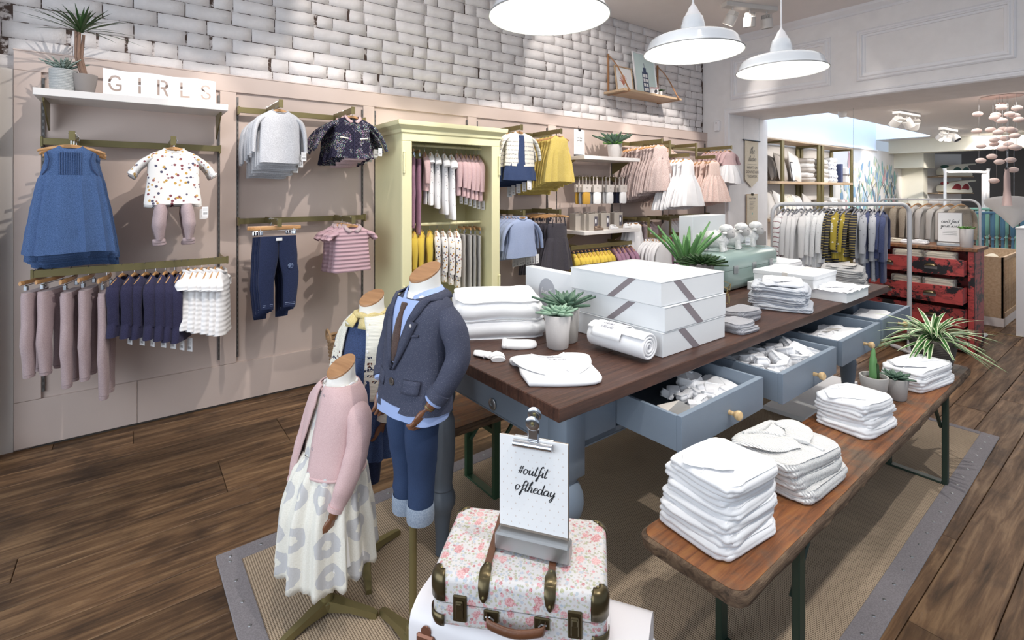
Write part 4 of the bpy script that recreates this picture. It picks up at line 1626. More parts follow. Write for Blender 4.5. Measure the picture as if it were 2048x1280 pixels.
stack_on_arm(pr, 2.985, 3.79, .05, 8, 1.402, depth_label('pale blue chambray blouse', 'lower arm right of wardrobe', 8), 'pale blue blouses on one arm', rl, .014, drop=.022)
pr = thing('charcoal_pinafore_dress', 'x', 'dress')
make_hanger(pr, .34)
body_mesh([(-.145, .115, .03, 0), (-.15, .125, .032, 0), (-.22, .13, .035, .002), (-.29, .125, .036, .002)], 30, 5, 44, hole=False).build('bib', f_char, pr, 60)
for s in (-1, 1):
 MB().tube([(s * .085, -.034, -.17), (s * .085, -.02, -.09), (s * .08, .01, -.078), (s * .08, .03, -.12)], .011, 6, True, .25).build('strap', f_char, pr)
body_mesh([(-.285, .126, .038, .002), (-.31, .14, .042, .006), (-.48, .19, .055, .012), (-.62, .215, .06, .013)], 44, 12, 45, pn=11, hole=False).build('skirt', f_char, pr, 60)
stack_on_arm(pr, 3.451, 3.80, .06, 7, 1.402, depth_label('charcoal cord pinafore dress with straps', 'arm beside blue blouses', 7), 'charcoal pinafores on one arm', rl, .016, drop=.02)

# ============================================================ BAY 5: shelves, tights, shoes
sx0, sx1, sy0 = 3.875, 4.80, 3.83
for z, lab in ((1.975, 'upper pale oak shelf carrying a clipboard sign and two succulents'), (1.15, 'lower pale oak shelf carrying shoe boxes and baby shoes')):
 s2 = thing('wall_shelf', lab, 'shelf', ((sx0 + sx1) / 2, 4.2, z))
 MB().box(sx0 - 4.3375, sx1 - 4.3375, sy0 - 4.2, .05, -.04, 0, .002).build('board', m_shelf, s2)
 for x in (sx0 + .015, sx1 - .015):
  x -= 4.3375
  MB().prism([(0, 0), (.0, -.18), (-.012, -.18), (-.26, -.05), (-.26, -.02), (0, -.02)], lambda a, c: (x - .004, .05 + a, c), lambda a, c: (x + .004, .05 + a, c)).build('bracket', m_brass, s2, fix=True)
cb = thing('clipboard_sign', 'small white notice held by a bulldog clip on the upper wall shelf', 'sign', (3.985, 4.02, 1.975), R(8))
MB().box(-.09, .07, -.012, .012, 0, .022, .002).build('base', m_black, cb)
MB().box(-.095, .095, 0, .004, .02, .30).build('board', m_white, cb)
MB().box(-.022, .022, -.006, .008, .285, .31, .002).tube([(0, .01, .31), (.012, .012, .325), (0, .014, .34), (-.012, .012, .325), (0, .01, .31)], .002, 5).build('clip', m_black, cb)
script(cb, "can't find", .011, (0, -.0006, .20), m_black, (1, 0, 0), (0, 0, 1), weight=.11)
script(cb, 'your size?', .011, (0, -.0006, .172), m_black, weight=.11)
for k in range(2):
 MB().box(-.06 + .01 * k, .06 - .01 * k, -.001, .001, .14 - .016 * k, .1425 - .016 * k).build('text_line', m_concd, cb)
p = cone_pot('grey-green aloe with long pointed leaves in white pot on the upper shelf', (4.50, 3.97, 1.975), .062, .078, .155, m_concw, 'potted_aloe')
rosette('leaves', p, (0, 0, .15), 22, .26, .022, m_leafz, rl, (.5, .98), (0, .12), 6, .5)
rosette('lower_leaves', p, (0, 0, .15), 14, .12, .014, m_leafy, rl, (.3, .7), (0, .1), 5, .5)
p = cone_pot('bright green succulent in taller grey pot behind the aloe', (4.63, 4.06, 1.975), .068, .082, .23, m_conc, 'potted_succulent')
rosette('leaves', p, (0, 0, .22), 30, .15, .015, m_leafy, rl, (.3, .95), (0, .1), 5, .5)

wall_rail('olive brass wall rail with hooks for the packs of tights', 3.862, 4.805, 1.765, [])
m_sleevec = mat('tights_card', '#cfc6bf', .7)
m_ochre = fabric('ochre_knit', '#c9962f', None, 900)
m_midn = fabric('midnight_knit', '#2c2f48', None, 900)
m_tgrey = fabric('grey_melange_knit', '#9a9da8', None, 900)

def tights(x, mts, names, pos):
 hk = thing('display_hook', f'brass display hook holding the {pos} row of tights packs', 'hook', (x, 4.2, 1.74))
 MB().tube([(0, 0, 0), (0, -.28, 0), (0, -.30, .02)], .004, 6).build('prong', m_brass, hk)
 MB().box(-.012, .012, -.004, .004, -.03, .03).build('clip', m_brass, hk)
 for i, (m, nm) in enumerate(zip(mts, names)):
  o = thing('tights_pack', f'pack of {nm} tights, {ORD[i]} from front on the {pos} hook', 'tights', (x, 3.92 + .055 * i, 1.74), R(rl.uniform(-5, 5)))
  MB().box(-.006, .006, -.002, .002, -.085, .012).build('hanging_loop', m_sleevec, o)
  MB().box(-.062, .062, -.016, .016, -.165, -.08, .003).build('card_band', m_sleevec, o)
  body_mesh([(-.155, .050, .012, .001), (-.20, .056, .020, .002), (-.27, .056, .022, .002), (-.295, .052, .016, .002)], 20, 6, i + 3, hole=False).build('folded_tights', m, o, 60)
  type_line(o, 'tights', .012, (0, -.0165, -.12), m_concd)

tights(3.99, [m_ochre, m_tgrey, m_ochre], ['ochre', 'grey', 'ochre'], 'first')
tights(4.16, [f_white, m_tgrey, m_midn], ['white', 'grey', 'navy'], 'second')
tights(4.37, [f_white, f_tulle, f_white], ['white', 'cream', 'white'], 'third')
tights(4.60, [f_white, m_midn, m_midn], ['white', 'midnight blue', 'midnight blue'], 'fourth')
m_boxg = mat('grey_beige_card', '#aea59b', .7)
m_boxl = mat('light_grey_card', '#c9c2ba', .7)
for i, (x, y) in enumerate([(3.99, 4.06), (4.07, 4.0), (4.09, 3.95), (4.27, 4.05), (4.32, 3.98), (4.56, 4.0)]):
 o = thing('shoe_box', f'upright grey shoe box with window, {ORD[i]} from left on lower shelf', 'box', (x, y, 1.15), R(-3))
 MB().box(-.07, .07, -.05, .05, 0, .185, .002).build('carton', m_boxg, o)
 MB().box(.012, .055, -.052, -.049, .03, .155).build('window', mat('box_window', '#5a5560', .3), o)
 MB().tube([(-.05, 0, .187), (-.02, -.01, .20), (.01, .005, .195), (.04, -.01, .205), (.06, 0, .188)], .004, 5).build('ribbon', m_concd, o)
 MB().sphere((.03, -.0515, .10), .012, .004, .03, 8, 6).build('shoe_inside', f_tulle, o)

def baby_shoe(parent, mt, mt2, x, y, r):
 b = MB()
 rings = []
 for k in range(9):
  u = k / 8
  w = .028 * math.sin(PI * min(1, max(.06, u * .9 + .08))) ** .45
  h = lerp(.045, .026, smooth01(u * 1.3))
  cx = -.06 + .12 * u
  rings.append([(cx, w * math.cos(a), max(0, h * .5 + h * .5 * math.sin(a))) for a in [2 * PI * j / 12 for j in range(12)]])
 b.loft(rings)
 s = b.build('shoe', mt, parent, 60, loc=(x, y, 0), rz=r, fix=True)
 MB().lathe([(.024, .040), (.028, .046), (.022, .050), (.016, .040)], 16, m=Matrix.Translation((-.026, 0, 0)) @ Matrix.Scale(1.25, 4, (1, 0, 0)) @ Matrix.Scale(.85, 4, (0, 1, 0))).build('opening', mt2, s)
 MB().box(-.006, .012, -.03, .03, .036, .044, .003).build('strap', mt2, s)
 return s

m_bronze = mat('bronze_leather', '#8a7463', .35, .4)
for i, (x, m, m2, nm) in enumerate([(4.17, m_bronze, m_bronze, 'bronze'), (4.42, f_tulle, m_white, 'cream'), (4.66, m_white, m_white, 'white')]):
 o = thing('baby_shoes', f'pair of {nm} baby shoes at the front of the lower shelf', 'shoes', (x, 3.88, 1.15))
 baby_shoe(o, m, m2, -.02, 0, R(-10))
 baby_shoe(o, m, m2, .03, .055, R(5))

lo = thing('front_rail', 'olive brass rail standing off the wall below the baby shoe shelf', 'clothes rail', (4.2, 3.86, 1.005))
MB().box(-.50, .48, -.006, .006, -.045, 0, .001).build('bar', m_brass, lo)
for x in (-.33, .47):
 MB().box(x - .004, x + .004, 0, .36, -.04, -.008, .001).build('bracket', m_brass, lo)
pr = thing('mustard_shirt', 'x', 'top')
g_top(pr, f_mustard, .25, .34, 'short', .03, -.085, 51, (f_navyj, .008), None, .01, .03)
side_row(pr, [3.74 + .058 * i for i in range(10)], 3.86, 1.005, lambda i: f'mustard top with navy collar, {ORD[i]} from left under the shoe shelf', 'mustard tops under the shoe shelf', R(66), 4)
pr = thing('mauve_knit_cardigan', 'x', 'cardigan')
g_top(pr, f_mauve, .27, .32, 'long', .08, -.085, 52, None, None, .01, .03)
side_row(pr, [4.37 + .075 * i for i in range(5)], 3.86, 1.005, lambda i: f'mauve knitted cardigan, {ORD[i]} from left under the shoe shelf', 'mauve cardigans under the shoe shelf', R(62), 4)

# ============================================================ BAYS 6 AND 7: dresses on straight and stepped arms
wall_rail('olive brass wall rail with the dusty rose dresses', 4.95, 5.84, 2.215, [(5.068, 3.72)])
wall_rail('olive brass wall rail at the far end above the tutus', 5.965, 6.875, 2.215, [(6.60, 3.70)])
wall_rail('lower olive brass wall rail by the white tops', 4.95, 5.84, 1.262, [])
wall_rail('lower olive brass wall rail at the far end of the panelling', 5.965, 6.875, 1.262, [])

def step_arm(label, x, z0, dz, ymid, yend):
 a = thing('stepped_arm', label, 'clothes rail', (x, 4.2, z0))
 MB().box(-.007, .007, ymid - 4.2, 0, -.044, 0, .001).build('upper_bar', m_brass, a)
 MB().box(-.016, .016, ymid - 4.216, ymid - 4.2, -dz - .044, .004, .001).build('drop_bar', m_brass, a)
 MB().box(-.007, .007, yend - 4.2, ymid - 4.2, -dz - .044, -dz, .001).build('lower_bar', m_brass, a)
 return a

step_arm('stepped brass arm carrying the white tulle dresses', 5.33, 2.215, .17, 3.80, 3.52)
step_arm('stepped brass arm carrying the blush tutus', 5.90, 2.215, .17, 3.80, 3.52)
pr = thing('dusty_rose_dress', 'x', 'dress')
g_dress(pr, f_dustydress, .30, .60, .55, -.078, .15, 61, pl=.018, pn=13, hemd=.07)
stack_on_arm(pr, 5.068, 3.74, .05, 10, 2.215, depth_label('sleeveless dusty rose tulle dress', 'arm right of the succulents', 10), 'dusty rose dresses on one arm', rl, .014, drop=.026)
pr = thing('white_tulle_dress', 'x', 'dress')
g_dress(pr, f_tulle, .26, .62, .56, -.078, .19, 62, pl=.016, pn=13, hemd=.09)
stack_on_arm(pr, 5.33, 3.54, .06, 5, 2.045, depth_label('white tulle dress', 'lower step of stepped arm', 5), 'white tulle dresses', rl, .014, drop=.02)
pr = thing('blush_tutu_dress', 'x', 'dress')
t = print_mat('coral_sequin', '#e8cbbf', ['#b06a58', '#f3e6e0', '#c98e7c'], 120, .25, .8)
g_dress(pr, t, .27, .66, .52, -.078, .18, 63, skirt=f_blush, pl=.020, pn=15, hemd=.10)
stack_on_arm(pr, 5.90, 3.54, .06, 6, 2.045, depth_label('blush pink tutu dress with sequin bodice', 'second stepped arm', 6), 'blush tutu dresses', rl, .014, drop=.02)
pr = thing('pink_cardigan_tutu_outfit', 'x', 'outfit')
g_top(pr, f_pink, .32, .20, 'long', .10, -.078, 64, None, None, .03, .04)
b = body_mesh([(-.27, .17, .05, .006), (-.33, .22, .07, .014), (-.42, .27, .09, .022), (-.52, .30, .10, .028)], 52, 8, 65, pn=15, hole=False, hemw=.02)
b.build('skirt', f_tulle, pr, 60)
stack_on_arm(pr, 6.60, 3.73, .06, 7, 2.215, depth_label('pink cardigan over white tutu', 'arm by the cross wall', 7), 'pink cardigans over white tutus', rl, .014, drop=.02)
# patterned pink garments side-on behind on the upper rails
pr = thing('patterned_pink_blouse', 'x', 'blouse')
g_top(pr, t, .24, .30, 'short', .03, -.085, 66, None, None, .01, .03)
side_row(pr, [5.42 + .055 * i for i in range(5)], 4.02, 2.205, lambda i: f'patterned pink blouse, {ORD[i]} from left behind the white tulle dresses', 'patterned pink blouses', R(70), 4)
r5 = thing('front_rail', 'short brass rail behind the white tulle dresses', 'clothes rail', (5.55, 4.02, 2.205))
MB().box(-.2, .2, -.005, .005, -.04, 0, .001).build('bar', m_brass, r5)
for x in (-.19, .19):
 MB().box(x - .004, x + .004, 0, .19, -.036, -.008, .001).build('bracket', m_brass, r5)

# lower arms of the two last bays
step_arm('lower stepped brass arm above the cream tops', 4.99, 1.26, .19, 3.86, 3.62)
step_arm('lower stepped brass arm beside the mauve tops', 5.42, 1.26, .19, 3.86, 3.58)
step_arm('last lower stepped brass arm behind the white box', 6.02, 1.26, .17, 3.86, 3.62)
pr = thing('cream_frill_blouse', 'x', 'top')
g_top(pr, f_tulle, .32, .40, 'long', .07, -.078, 71, (f_tulle, .012), None, .03, .04)
stack_on_arm(pr, 4.99, 3.64, .045, 6, 1.07, depth_label('cream frilled top', 'lower stepped arm', 6), 'cream tops on a stepped arm', rl, .016, drop=.02)
pr = thing('mauve_jumper', 'x', 'top')
g_top(pr, f_mauve, .32, .40, 'long', .06, -.078, 72, None, None, .02, .04)
stack_on_arm(pr, 5.42, 3.60, .045, 7, 1.07, depth_label('mauve knitted top', 'step beside cream tops', 7), 'mauve tops on a stepped arm', rl, .016, drop=.02)
pr = thing('dusty_mauve_jumper', 'x', 'jumper')
g_top(pr, f_dusty, .30, .42, 'long', .03, -.078, 73, None, None, .02, .035)
side_row(pr, [5.10 + .06 * i for i in range(4)], 4.03, 1.26, lambda i: f'dusty mauve jumper, {ORD[i]} from left behind the cream tops', 'dusty mauve jumpers', R(60), 4)
pr = thing('cream_cotton_blouse', 'x', 'blouse')
g_top(pr, f_tulle, .28, .44, 'long', .03, -.078, 74, None, None, .02, .035)
side_row(pr, [5.62 + .065 * i for i in range(4)], 4.03, 1.26, lambda i: f'cream cotton blouse, {ORD[i]} from left behind the mauve tops', 'cream cotton blouses', R(60), 4)
for x, nm in ((5.20, 'dusty mauve jumpers'), (5.72, 'cream cotton blouses')):
 r5 = thing('front_rail', f'short brass rail carrying the {nm}', 'clothes rail', (x, 4.03, 1.26))
 MB().box(-.17, .17, -.005, .005, -.04, 0, .001).build('bar', m_brass, r5)
 for xx in (-.16, .16):
  MB().box(xx - .004, xx + .004, 0, .18, -.036, -.008, .001).build('bracket', m_brass, r5)
pr = thing('white_sequin_dress', 'x', 'dress')
g_dress(pr, f_tulle, .26, .36, .50, -.078, .16, 75, pl=.01, pn=9)
stack_on_arm(pr, 4.86, 3.95, .05, 3, 1.27, depth_label('white sequinned dress', 'hook under the shoe shelf', 3), 'white sequinned dresses', rl, .01, drop=.02)
hk = thing('display_hook', 'brass hook holding the white sequinned dresses', 'hook', (4.86, 4.2, 1.27))
MB().box(-.006, .006, -.27, .06, -.03, 0, .001).build('prong', m_brass, hk)

# ============================================================ OAK SHELF WITH LEATHER STRAPS ON THE BRICKS
m_leather = mat('tan_leather', '#b07a4e', .5, bump=.15, bs=200)
os_ = thing('hanging_oak_shelf', 'small oak shelf slung on tan leather straps high on the white bricks', 'shelf', (5.25, 4.26, 2.80))
MB().box(-.55, .62, -.27, .055, 0, .028, .003).build('board', m_oak, os_)
for x in (-.47, .53):
 pts = [(x, .05, .50), (x, -.10, .33), (x, -.255, .06), (x, -.283, .02), (x, -.275, -.008), (x, -.12, -.012), (x, .05, -.012)]
 b = MB()
 b.loft([[(p[0] - .013, p[1], p[2]), (p[0] + .013, p[1], p[2]), (p[0] + .013, p[1] - .003, p[2] + .003), (p[0] - .013, p[1] - .003, p[2] + .003)] for p in catmull(pts, 3)])
 b.build('strap', m_leather, os_, fix=True)
 MB().box(x - .014, x + .014, .045, .055, -.01, .52, .001).build('strap_back', m_leather, os_)
 MB().sphere((x, .042, .50), .008, None, None, 10, 6).build('stud', m_brass, os_)

def leaning_picture(label, x, w, h, frm, pic):
 o = thing('framed_picture', label, 'picture', (x, 4.20, 2.828), (R(-8), 0, 0))
 MB().box(-w / 2, w / 2, 0, .006, 0, h).build('print', pic, o)
 b = MB()
 f = .014
 for (x0, x1, z0, z1) in ((-w / 2 - f, w / 2 + f, -.0, f), (-w / 2 - f, w / 2 + f, h, h + f), (-w / 2 - f, -w / 2, 0, h), (w / 2, w / 2 + f, 0, h)):
  b = MB().box(x0, x1, -.012, .008, z0, z1, .001)
  b.build('frame_bar', frm, o)
 return o

o = leaning_picture('small wood-framed print with a coral branch, left on the oak shelf', 4.98, .30, .33, m_oak, m_white)
m_coral = mat('coral_ink', '#d9876f', .6)
rr = random.Random(5)
for k in range(7):
 b = MB()
 a = R(30 + 20 * k)
 b.tube([(-.02, -.001, .10), (-.02 + .05 * math.cos(a), -.001, .12 + .07 * math.sin(a)), (-.02 + .08 * math.cos(a + .2), -.001, .12 + .12 * math.sin(a + .2))], .004, 5)
 b.build('coral_branch', m_coral, o)
o = leaning_picture('larger white-framed print of a dark blue block house on mint ground', 5.42, .42, .58, m_trim, mat('mint_print', '#cfe3e0', .6))
mn = mat('navy_print', '#3c4c6c', .6)
for (x0, x1, z0, z1) in ((-.06, .06, .06, .34), (-.03, .03, .34, .40), (-.004, .004, .40, .46)):
 MB().box(x0, x1, -.001, 0, z0, z1).build('printed_tower', mn, o)
for k in range(8):
 MB().box(-.045 + .05 * (k % 2), -.005 + .05 * (k % 2), -.0016, -.0005, .08 + .062 * (k // 2), .125 + .062 * (k // 2)).build('printed_window', m_white, o)
cm = thing('toy_camera', 'white wooden toy camera with dark lens on the oak shelf', 'toy', (5.36, 4.05, 2.828))
MB().box(-.07, .07, -.02, .02, 0, .09, .008).build('body', m_white, cm)
MB().box(-.072, .072, -.021, .021, .07, .092, .004).build('pink_band', f_pink, cm)
MB().lathe([(.022, 0), (.022, .014), (.016, .016), (.001, .012)], 18, m=Matrix.Translation((0, -.02, .04)) @ Matrix.Rotation(R(90), 4, 'X')).build('lens', mat('dark_lens', '#4a4a52', .3), cm)
MB().box(.03, .05, -.012, .012, .09, .10, .002).build('button', m_coral, cm)
p = cone_pot('tiny green plant beside the toy camera on the oak shelf', (5.50, 4.06, 2.828), .022, .028, .06, m_concw, 'potted_succulent')
rosette('leaves', p, (0, 0, .055), 16, .075, .008, m_leafd, rl, (.3, .95), (0, .1), 4, .4)

# ============================================================ RUG
rc = random.Random(77)
RZ = R(1.2)
t = NT('jute_weave')
s = t.sep()
wx = t.math('PINGPONG', s[0], .0045)
wy = t.math('PINGPONG', t.math('ADD', s[1], t.math('MULTIPLY', t.math('GREATER_THAN', t.math('PINGPONG', s[0], .009), .0045), .004)), .004)
hh = t.math('ADD', t.math('MULTIPLY', wx, 110.0), t.math('MULTIPLY', wy, 90.0))
cc = t.mix(t.ramp(hh, [(.15, 0.0), (.6, 1.0)]), '#6f5c4a', '#cdb598')
cc = t.mix(t.ramp(t.noise(7, 3), [(.3, .0), (.8, .25)]), cc, '#8e7763')
t.col(cc).set(.9, spec=.1)
t.bump(hh, .6, .004)
m_jute = t.m
m_rugb = fabric('mauve_grey_cotton_tape', '#7d7679', '#8b8487', 700, .3, var=.05, rnd=0)
rug = thing('jute_rug', 'large flat-woven jute rug with wide mauve-grey cotton border and rivets', 'rug', (.325, .595, 0), RZ)
RLX, RLY = 4.13, 1.92
MB().box(.085, RLX - .03, .085, RLY - .085, .0, .008).build('weave', m_jute, rug, smooth=0)
for (a, b_, c, d) in ((0, RLX, 0, .088), (0, RLX, RLY - .088, RLY), (0, .088, .088, RLY - .088), (RLX - .05, RLX, .088, RLY - .088)):
 MB().box(a, b_, c, d, .0, .0105, .003).build('border', m_rugb, rug)
b = MB()
for k in range(34):
 x = .05 + k * .122
 for y in (.044, RLY - .044):
  b.lathe([(.007, .0105), (.0055, .0125), (.001, .013)], 8, c=(x, y, 0))
for k in range(14):
 b.lathe([(.007, .0105), (.0055, .0125), (.001, .013)], 8, c=(.044, .09 + k * .135, 0))
o = b.build('rivets', m_steel, rug)
o['kind'] = 'stuff'

# ============================================================ TABLE
m_walnut = NT('dark_walnut_top')
t = m_walnut
g = t.noise(1, 6, .65, t.map((3, 60, 30)), .4)
g2 = t.noise(1, 2, .5, t.map((10, 260, 80)))
base = t.ramp(g, [(.3, '#38231c'), (.55, '#553629'), (.75, '#6d4837')])
t.col(t.mix(t.ramp(t.noise(4, 4, .7), [(.55, 0.0), (.75, .5)]), base, '#2b1a15')).set(.42, spec=.4)
t.bump(t.math('ADD', g, t.math('MULTIPLY', g2, .4)), .35, .003)
m_walnut = t.m
m_edge = mat('worn_orange_edge', '#7a4426', .5, var=.3, vs=30)
m_bluegrey = mat('blue_grey_paint', '#7d8c9d', .5, var=.03, vs=4, bump=.06, bs=160)
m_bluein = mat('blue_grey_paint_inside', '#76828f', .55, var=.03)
TX, TY, TT = 1.085, 1.187, R(1.33)
TL, TW, TZ = 3.33, 1.085, .90

def tw(x, y):
 return (TX + x * math.cos(TT) - y * math.sin(TT), TY + x * math.sin(TT) + y * math.cos(TT))

tb = thing('display_table', 'long blue-grey table with dark walnut top and four open drawers', 'table', (TX, TY, 0), TT)
for i in range(4):
 y0, y1 = TW * i / 4, TW * (i + 1) / 4
 MB().box(0, TL, y0 + (.0006 if i else 0), y1 - .0006, TZ - .047, TZ, .003).build('top_plank', m_walnut, tb)
ax0, ax1, ay0, ay1, az0, az1 = .18, TL - .16, .150, TW - .12, .633, TZ - .047
MB().box(ax0, ax0 + .025, ay0, ay1, az0, az1, .002).build('end_apron', m_bluegrey, tb)
MB().box(ax1 - .025, ax1, ay0, ay1, az0, az1, .002).build('end_apron', m_bluegrey, tb)
MB().box(ax0 + .02, ax1 - .02, ay1 - .025, ay1, az0, az1, .002).build('back_apron', m_bluegrey, tb)
MB().box(ax0 + .02, ax1 - .02, ay0, ay0 + .03, az0, az0 + .022, .002).build('drawer_rail', m_bluegrey, tb)
MB().box(ax0 + .02, ax1 - .02, ay0, ay0 + .03, .80, az1, .002).build('drawer_rail', m_bluegrey, tb)
DR = [(1.548, 2.160, 1.061), (2.262, 2.874, 1.040), (3.000, 3.617, 1.072), (3.700, 4.300, 1.100)]
prev = ax0
for (xa, xb, yf) in DR:
 la = xa - TX
 lb = xb - TX
 MB().box(prev, la - .004, ay0, ay0 + .03, az0, az1, .002).build('post', m_bluegrey, tb)
 prev = lb + .004
MB().box(prev, ax1, ay0, ay0 + .03, az0, az1, .002).build('post', m_bluegrey, tb)
MB().box(ax0, ax1, ay0, ay1, az0 - .006, az0).build('underside', m_bluein, tb)

def turned(parent, x, y, r, prof, block=None):
 b = MB()
 b.lathe([(a * r, z) for a, z in prof], 24, c=(x, y, 0))
 return b.build('leg', m_bluegrey, parent, 50)

# square-topped turned legs at the corners
for (x, y) in ((ax0 + .045, ay0 + .045), (ax1 - .045, ay0 + .045), (ax1 - .045, ay1 - .045)):
 b = MB()
 n = 24
 b.box(x - .052, x + .052, y - .052, y + .052, .525, .86, .006)
 b.lathe([(.034, 0), (.042, .01), (.036, .05), (.030, .06), (.040, .075), (.040, .085), (.032, .10), (.045, .22), (.054, .32), (.052, .35), (.040, .362), (.058, .385), (.066, .42), (.064, .455), (.050, .49), (.038, .505), (.05, .53)], n, c=(x, y, 0))
 b.build('leg', m_bluegrey, tb, 50)
# the tall turned leg under the near far-side corner
lx, ly = 1.10 - TX, 1.94 - TY
b = MB()
b.lathe([(.030, 0), (.030, .10), (.036, .165), (.040, .19), (.046, .205), (.056, .225), (.058, .25), (.052, .275), (.043, .29), (.047, .298), (.043, .306), (.046, .34), (.056, .45), (.056, .56), (.052, .60), (.042, .625), (.047, .635), (.040, .645), (.050, .67), (.058, .70), (.056, .73), (.045, .765), (.050, .78), (.050, .856)], 26, c=(lx, ly, 0))
b.build('leg', mat('slate_grey_paint', '#5c6672', .5, var=.03), tb, 50)
# round metal cable grommet low on the end apron
MB().lathe([(.018, 0), (.024, .002), (.026, .006), (.022, .009), (.012, .010), (.010, .006), (.001, .006)], 20, m=Matrix.Translation((ax0, .60, .668)) @ Matrix.Rotation(R(-90), 4, 'Y')).build('grommet', m_steel, tb)

m_knobw = NT('pale_turned_wood')
m_knobw.col(m_knobw.ramp(m_knobw.noise(1, 3, .5, m_knobw.map((30, 120, 30))), [(.3, '#c6995f'), (.7, '#e2c08a')])).set(.35)
m_knobw = m_knobw.m
DZ0, DZ1 = .66, .795
for i, (xa, xb, yf) in enumerate(DR):
 la, lb = xa - TX, xb - TX
 lf = yf - TY - .0232 * ((xa + xb) / 2 - TX)
 d = MB().box(la, lb, lf, lf + .022, DZ0, DZ1, .0015).build('drawer', m_bluegrey, tb)
 MB().box(la, la + .014, lf + .022, .55, DZ0 + .004, DZ1 - .003, .001).build('drawer_side', m_bluegrey, d)
 MB().box(lb - .014, lb, lf + .022, .55, DZ0 + .004, DZ1 - .003, .001).build('drawer_side', m_bluegrey, d)
 MB().box(la + .014, lb - .014, .54, .55, DZ0 + .004, DZ1 - .003).build('drawer_back', m_bluein, d)
 MB().box(la + .014, lb - .014, lf + .022, .54, DZ0 + .004, DZ0 + .012).build('drawer_bottom', m_bluein, d)
 MB().lathe([(.009, 0), (.0085, .012), (.0075, .018), (.010, .022), (.0165, .030), (.019, .038), (.017, .046), (.009, .052), (.001, .0535)], 20,
      m=Matrix.Translation(((la + lb) / 2 + .02, lf, (DZ0 + DZ1) / 2 - .005)) @ Matrix.Rotation(R(90), 4, 'X')).build('knob', m_knobw, d)

# ============================================================ FOLDED CLOTHES
f_wfold = fabric('white_folded_cotton', '#f4f4f6', None, 900, .25, rnd=.03, var=.02)
f_gfold = fabric('grey_stripe_knit', '#aeb2bb', '#c6c9cf', 500, .5)
t = NT('fine_grey_stripe_knit')
t.col(t.mix(t.math('GREATER_THAN', t.wave(52, axis='X'), .5), '#a9afbb', '#d3d5da')).set(.9, spec=.15)
f_gstr = t.m
t = NT('white_rib_knit')
t.col('#f1f0ee').set(.9, spec=.15)
t.bump(t.wave(42, axis='X'), .8, .005)
f_rib = t.m
t = NT('grey_rib_knit')
t.col(t.mix(t.noise(8, 2), '#a7a7ae', '#bdbdc3')).set(.9, spec=.15)
t.bump(t.wave(60, axis='Y'), .6, .004)
f_grib = t.m

def fold_mesh(w, d, h, L, seed, stack_seed=0, zb=0.0, fold=-PI / 2, slack=1.0, n=60):
 b = MB()
 rings = []
 lh = h / L

 def plan(th, s, lay):
  c, q = math.cos(th), math.sin(th)
  e = .32
  x, y = w / 2 * sgn_pow(c, e), d / 2 * sgn_pow(q, e)
  nz = 1 + .035 * slack * noise.noise((c * 2.1 + seed * 3.7, q * 2.1, lay * 1.7 + seed)) + .012 * slack * noise.noise((c * 7, q * 7, lay * 3 + seed))
  return x * nz * s, y * nz * s

 def dz(x, y, z):
  return .010 * slack * min(1, (zb + z) / .06) * noise.noise((x * 7 + stack_seed, y * 7, stack_seed * 1.3)) + .004 * slack * (z / h) * noise.noise((x * 22 + seed, y * 22, seed))
 rings.append([(x, y, 0.0) for x, y in [plan(2 * PI * k / n, .93, 0) for k in range(n)]])
 for lay in range(L):
  for j in range(6):
   tt = (j + .5) / 6
   ring = []
   for k in range(n):
    th = 2 * PI * k / n
    f = max(0, math.cos(th - fold)) ** 2
    r = lh * .62
    ins = r * (1 - math.sqrt(max(0, 1 - (2 * tt - 1) ** 2))) * (1 - .8 * f)
    T = (lay + tt) / L
    ins += h * .42 * (1 - math.sqrt(max(0, 1 - (2 * T - 1) ** 2))) * f
    x, y = plan(th, 1, lay)
    m = math.hypot(x, y)
    x, y = x * (1 - ins / m), y * (1 - ins / m)
    z = T * h
    edge = .006 * slack * noise.noise((math.cos(th) * 3 + lay, math.sin(th) * 3, seed + lay))
    ring.append((x, y, max(.0005, z + edge * (z / h) + dz(x, y, z))))
   rings.append(ring)
 for s in (.95, .86, .72, .55, .36, .16):
  ring = []
  for k in range(n):
   th = 2 * PI * k / n
   x, y = plan(th, s, L - 1)
   z = h * (1 + .04 * (1 - s * s)) + .003
   ring.append((x, y, z + dz(x, y, h) + .004 * slack * noise.noise((x * 16 + seed * 2, y * 9, 5)) * (1 - s) ** .3))
  rings.append(ring)
 b.loft(rings)
 return b, (lambda x, y: h * (1 + .04 * max(0, 1 - (2 * x / w) ** 2)) + .003 + dz(x, y, h))

def on_top(b, ftop, pts, r, flat=.5):
 P = catmull([(x, y, 0) for x, y in pts], 5)
 b.tube([(p.x, p.y, ftop(p.x, p.y) + r * flat * .6) for p in P], r, 6, True, 1)
 return b

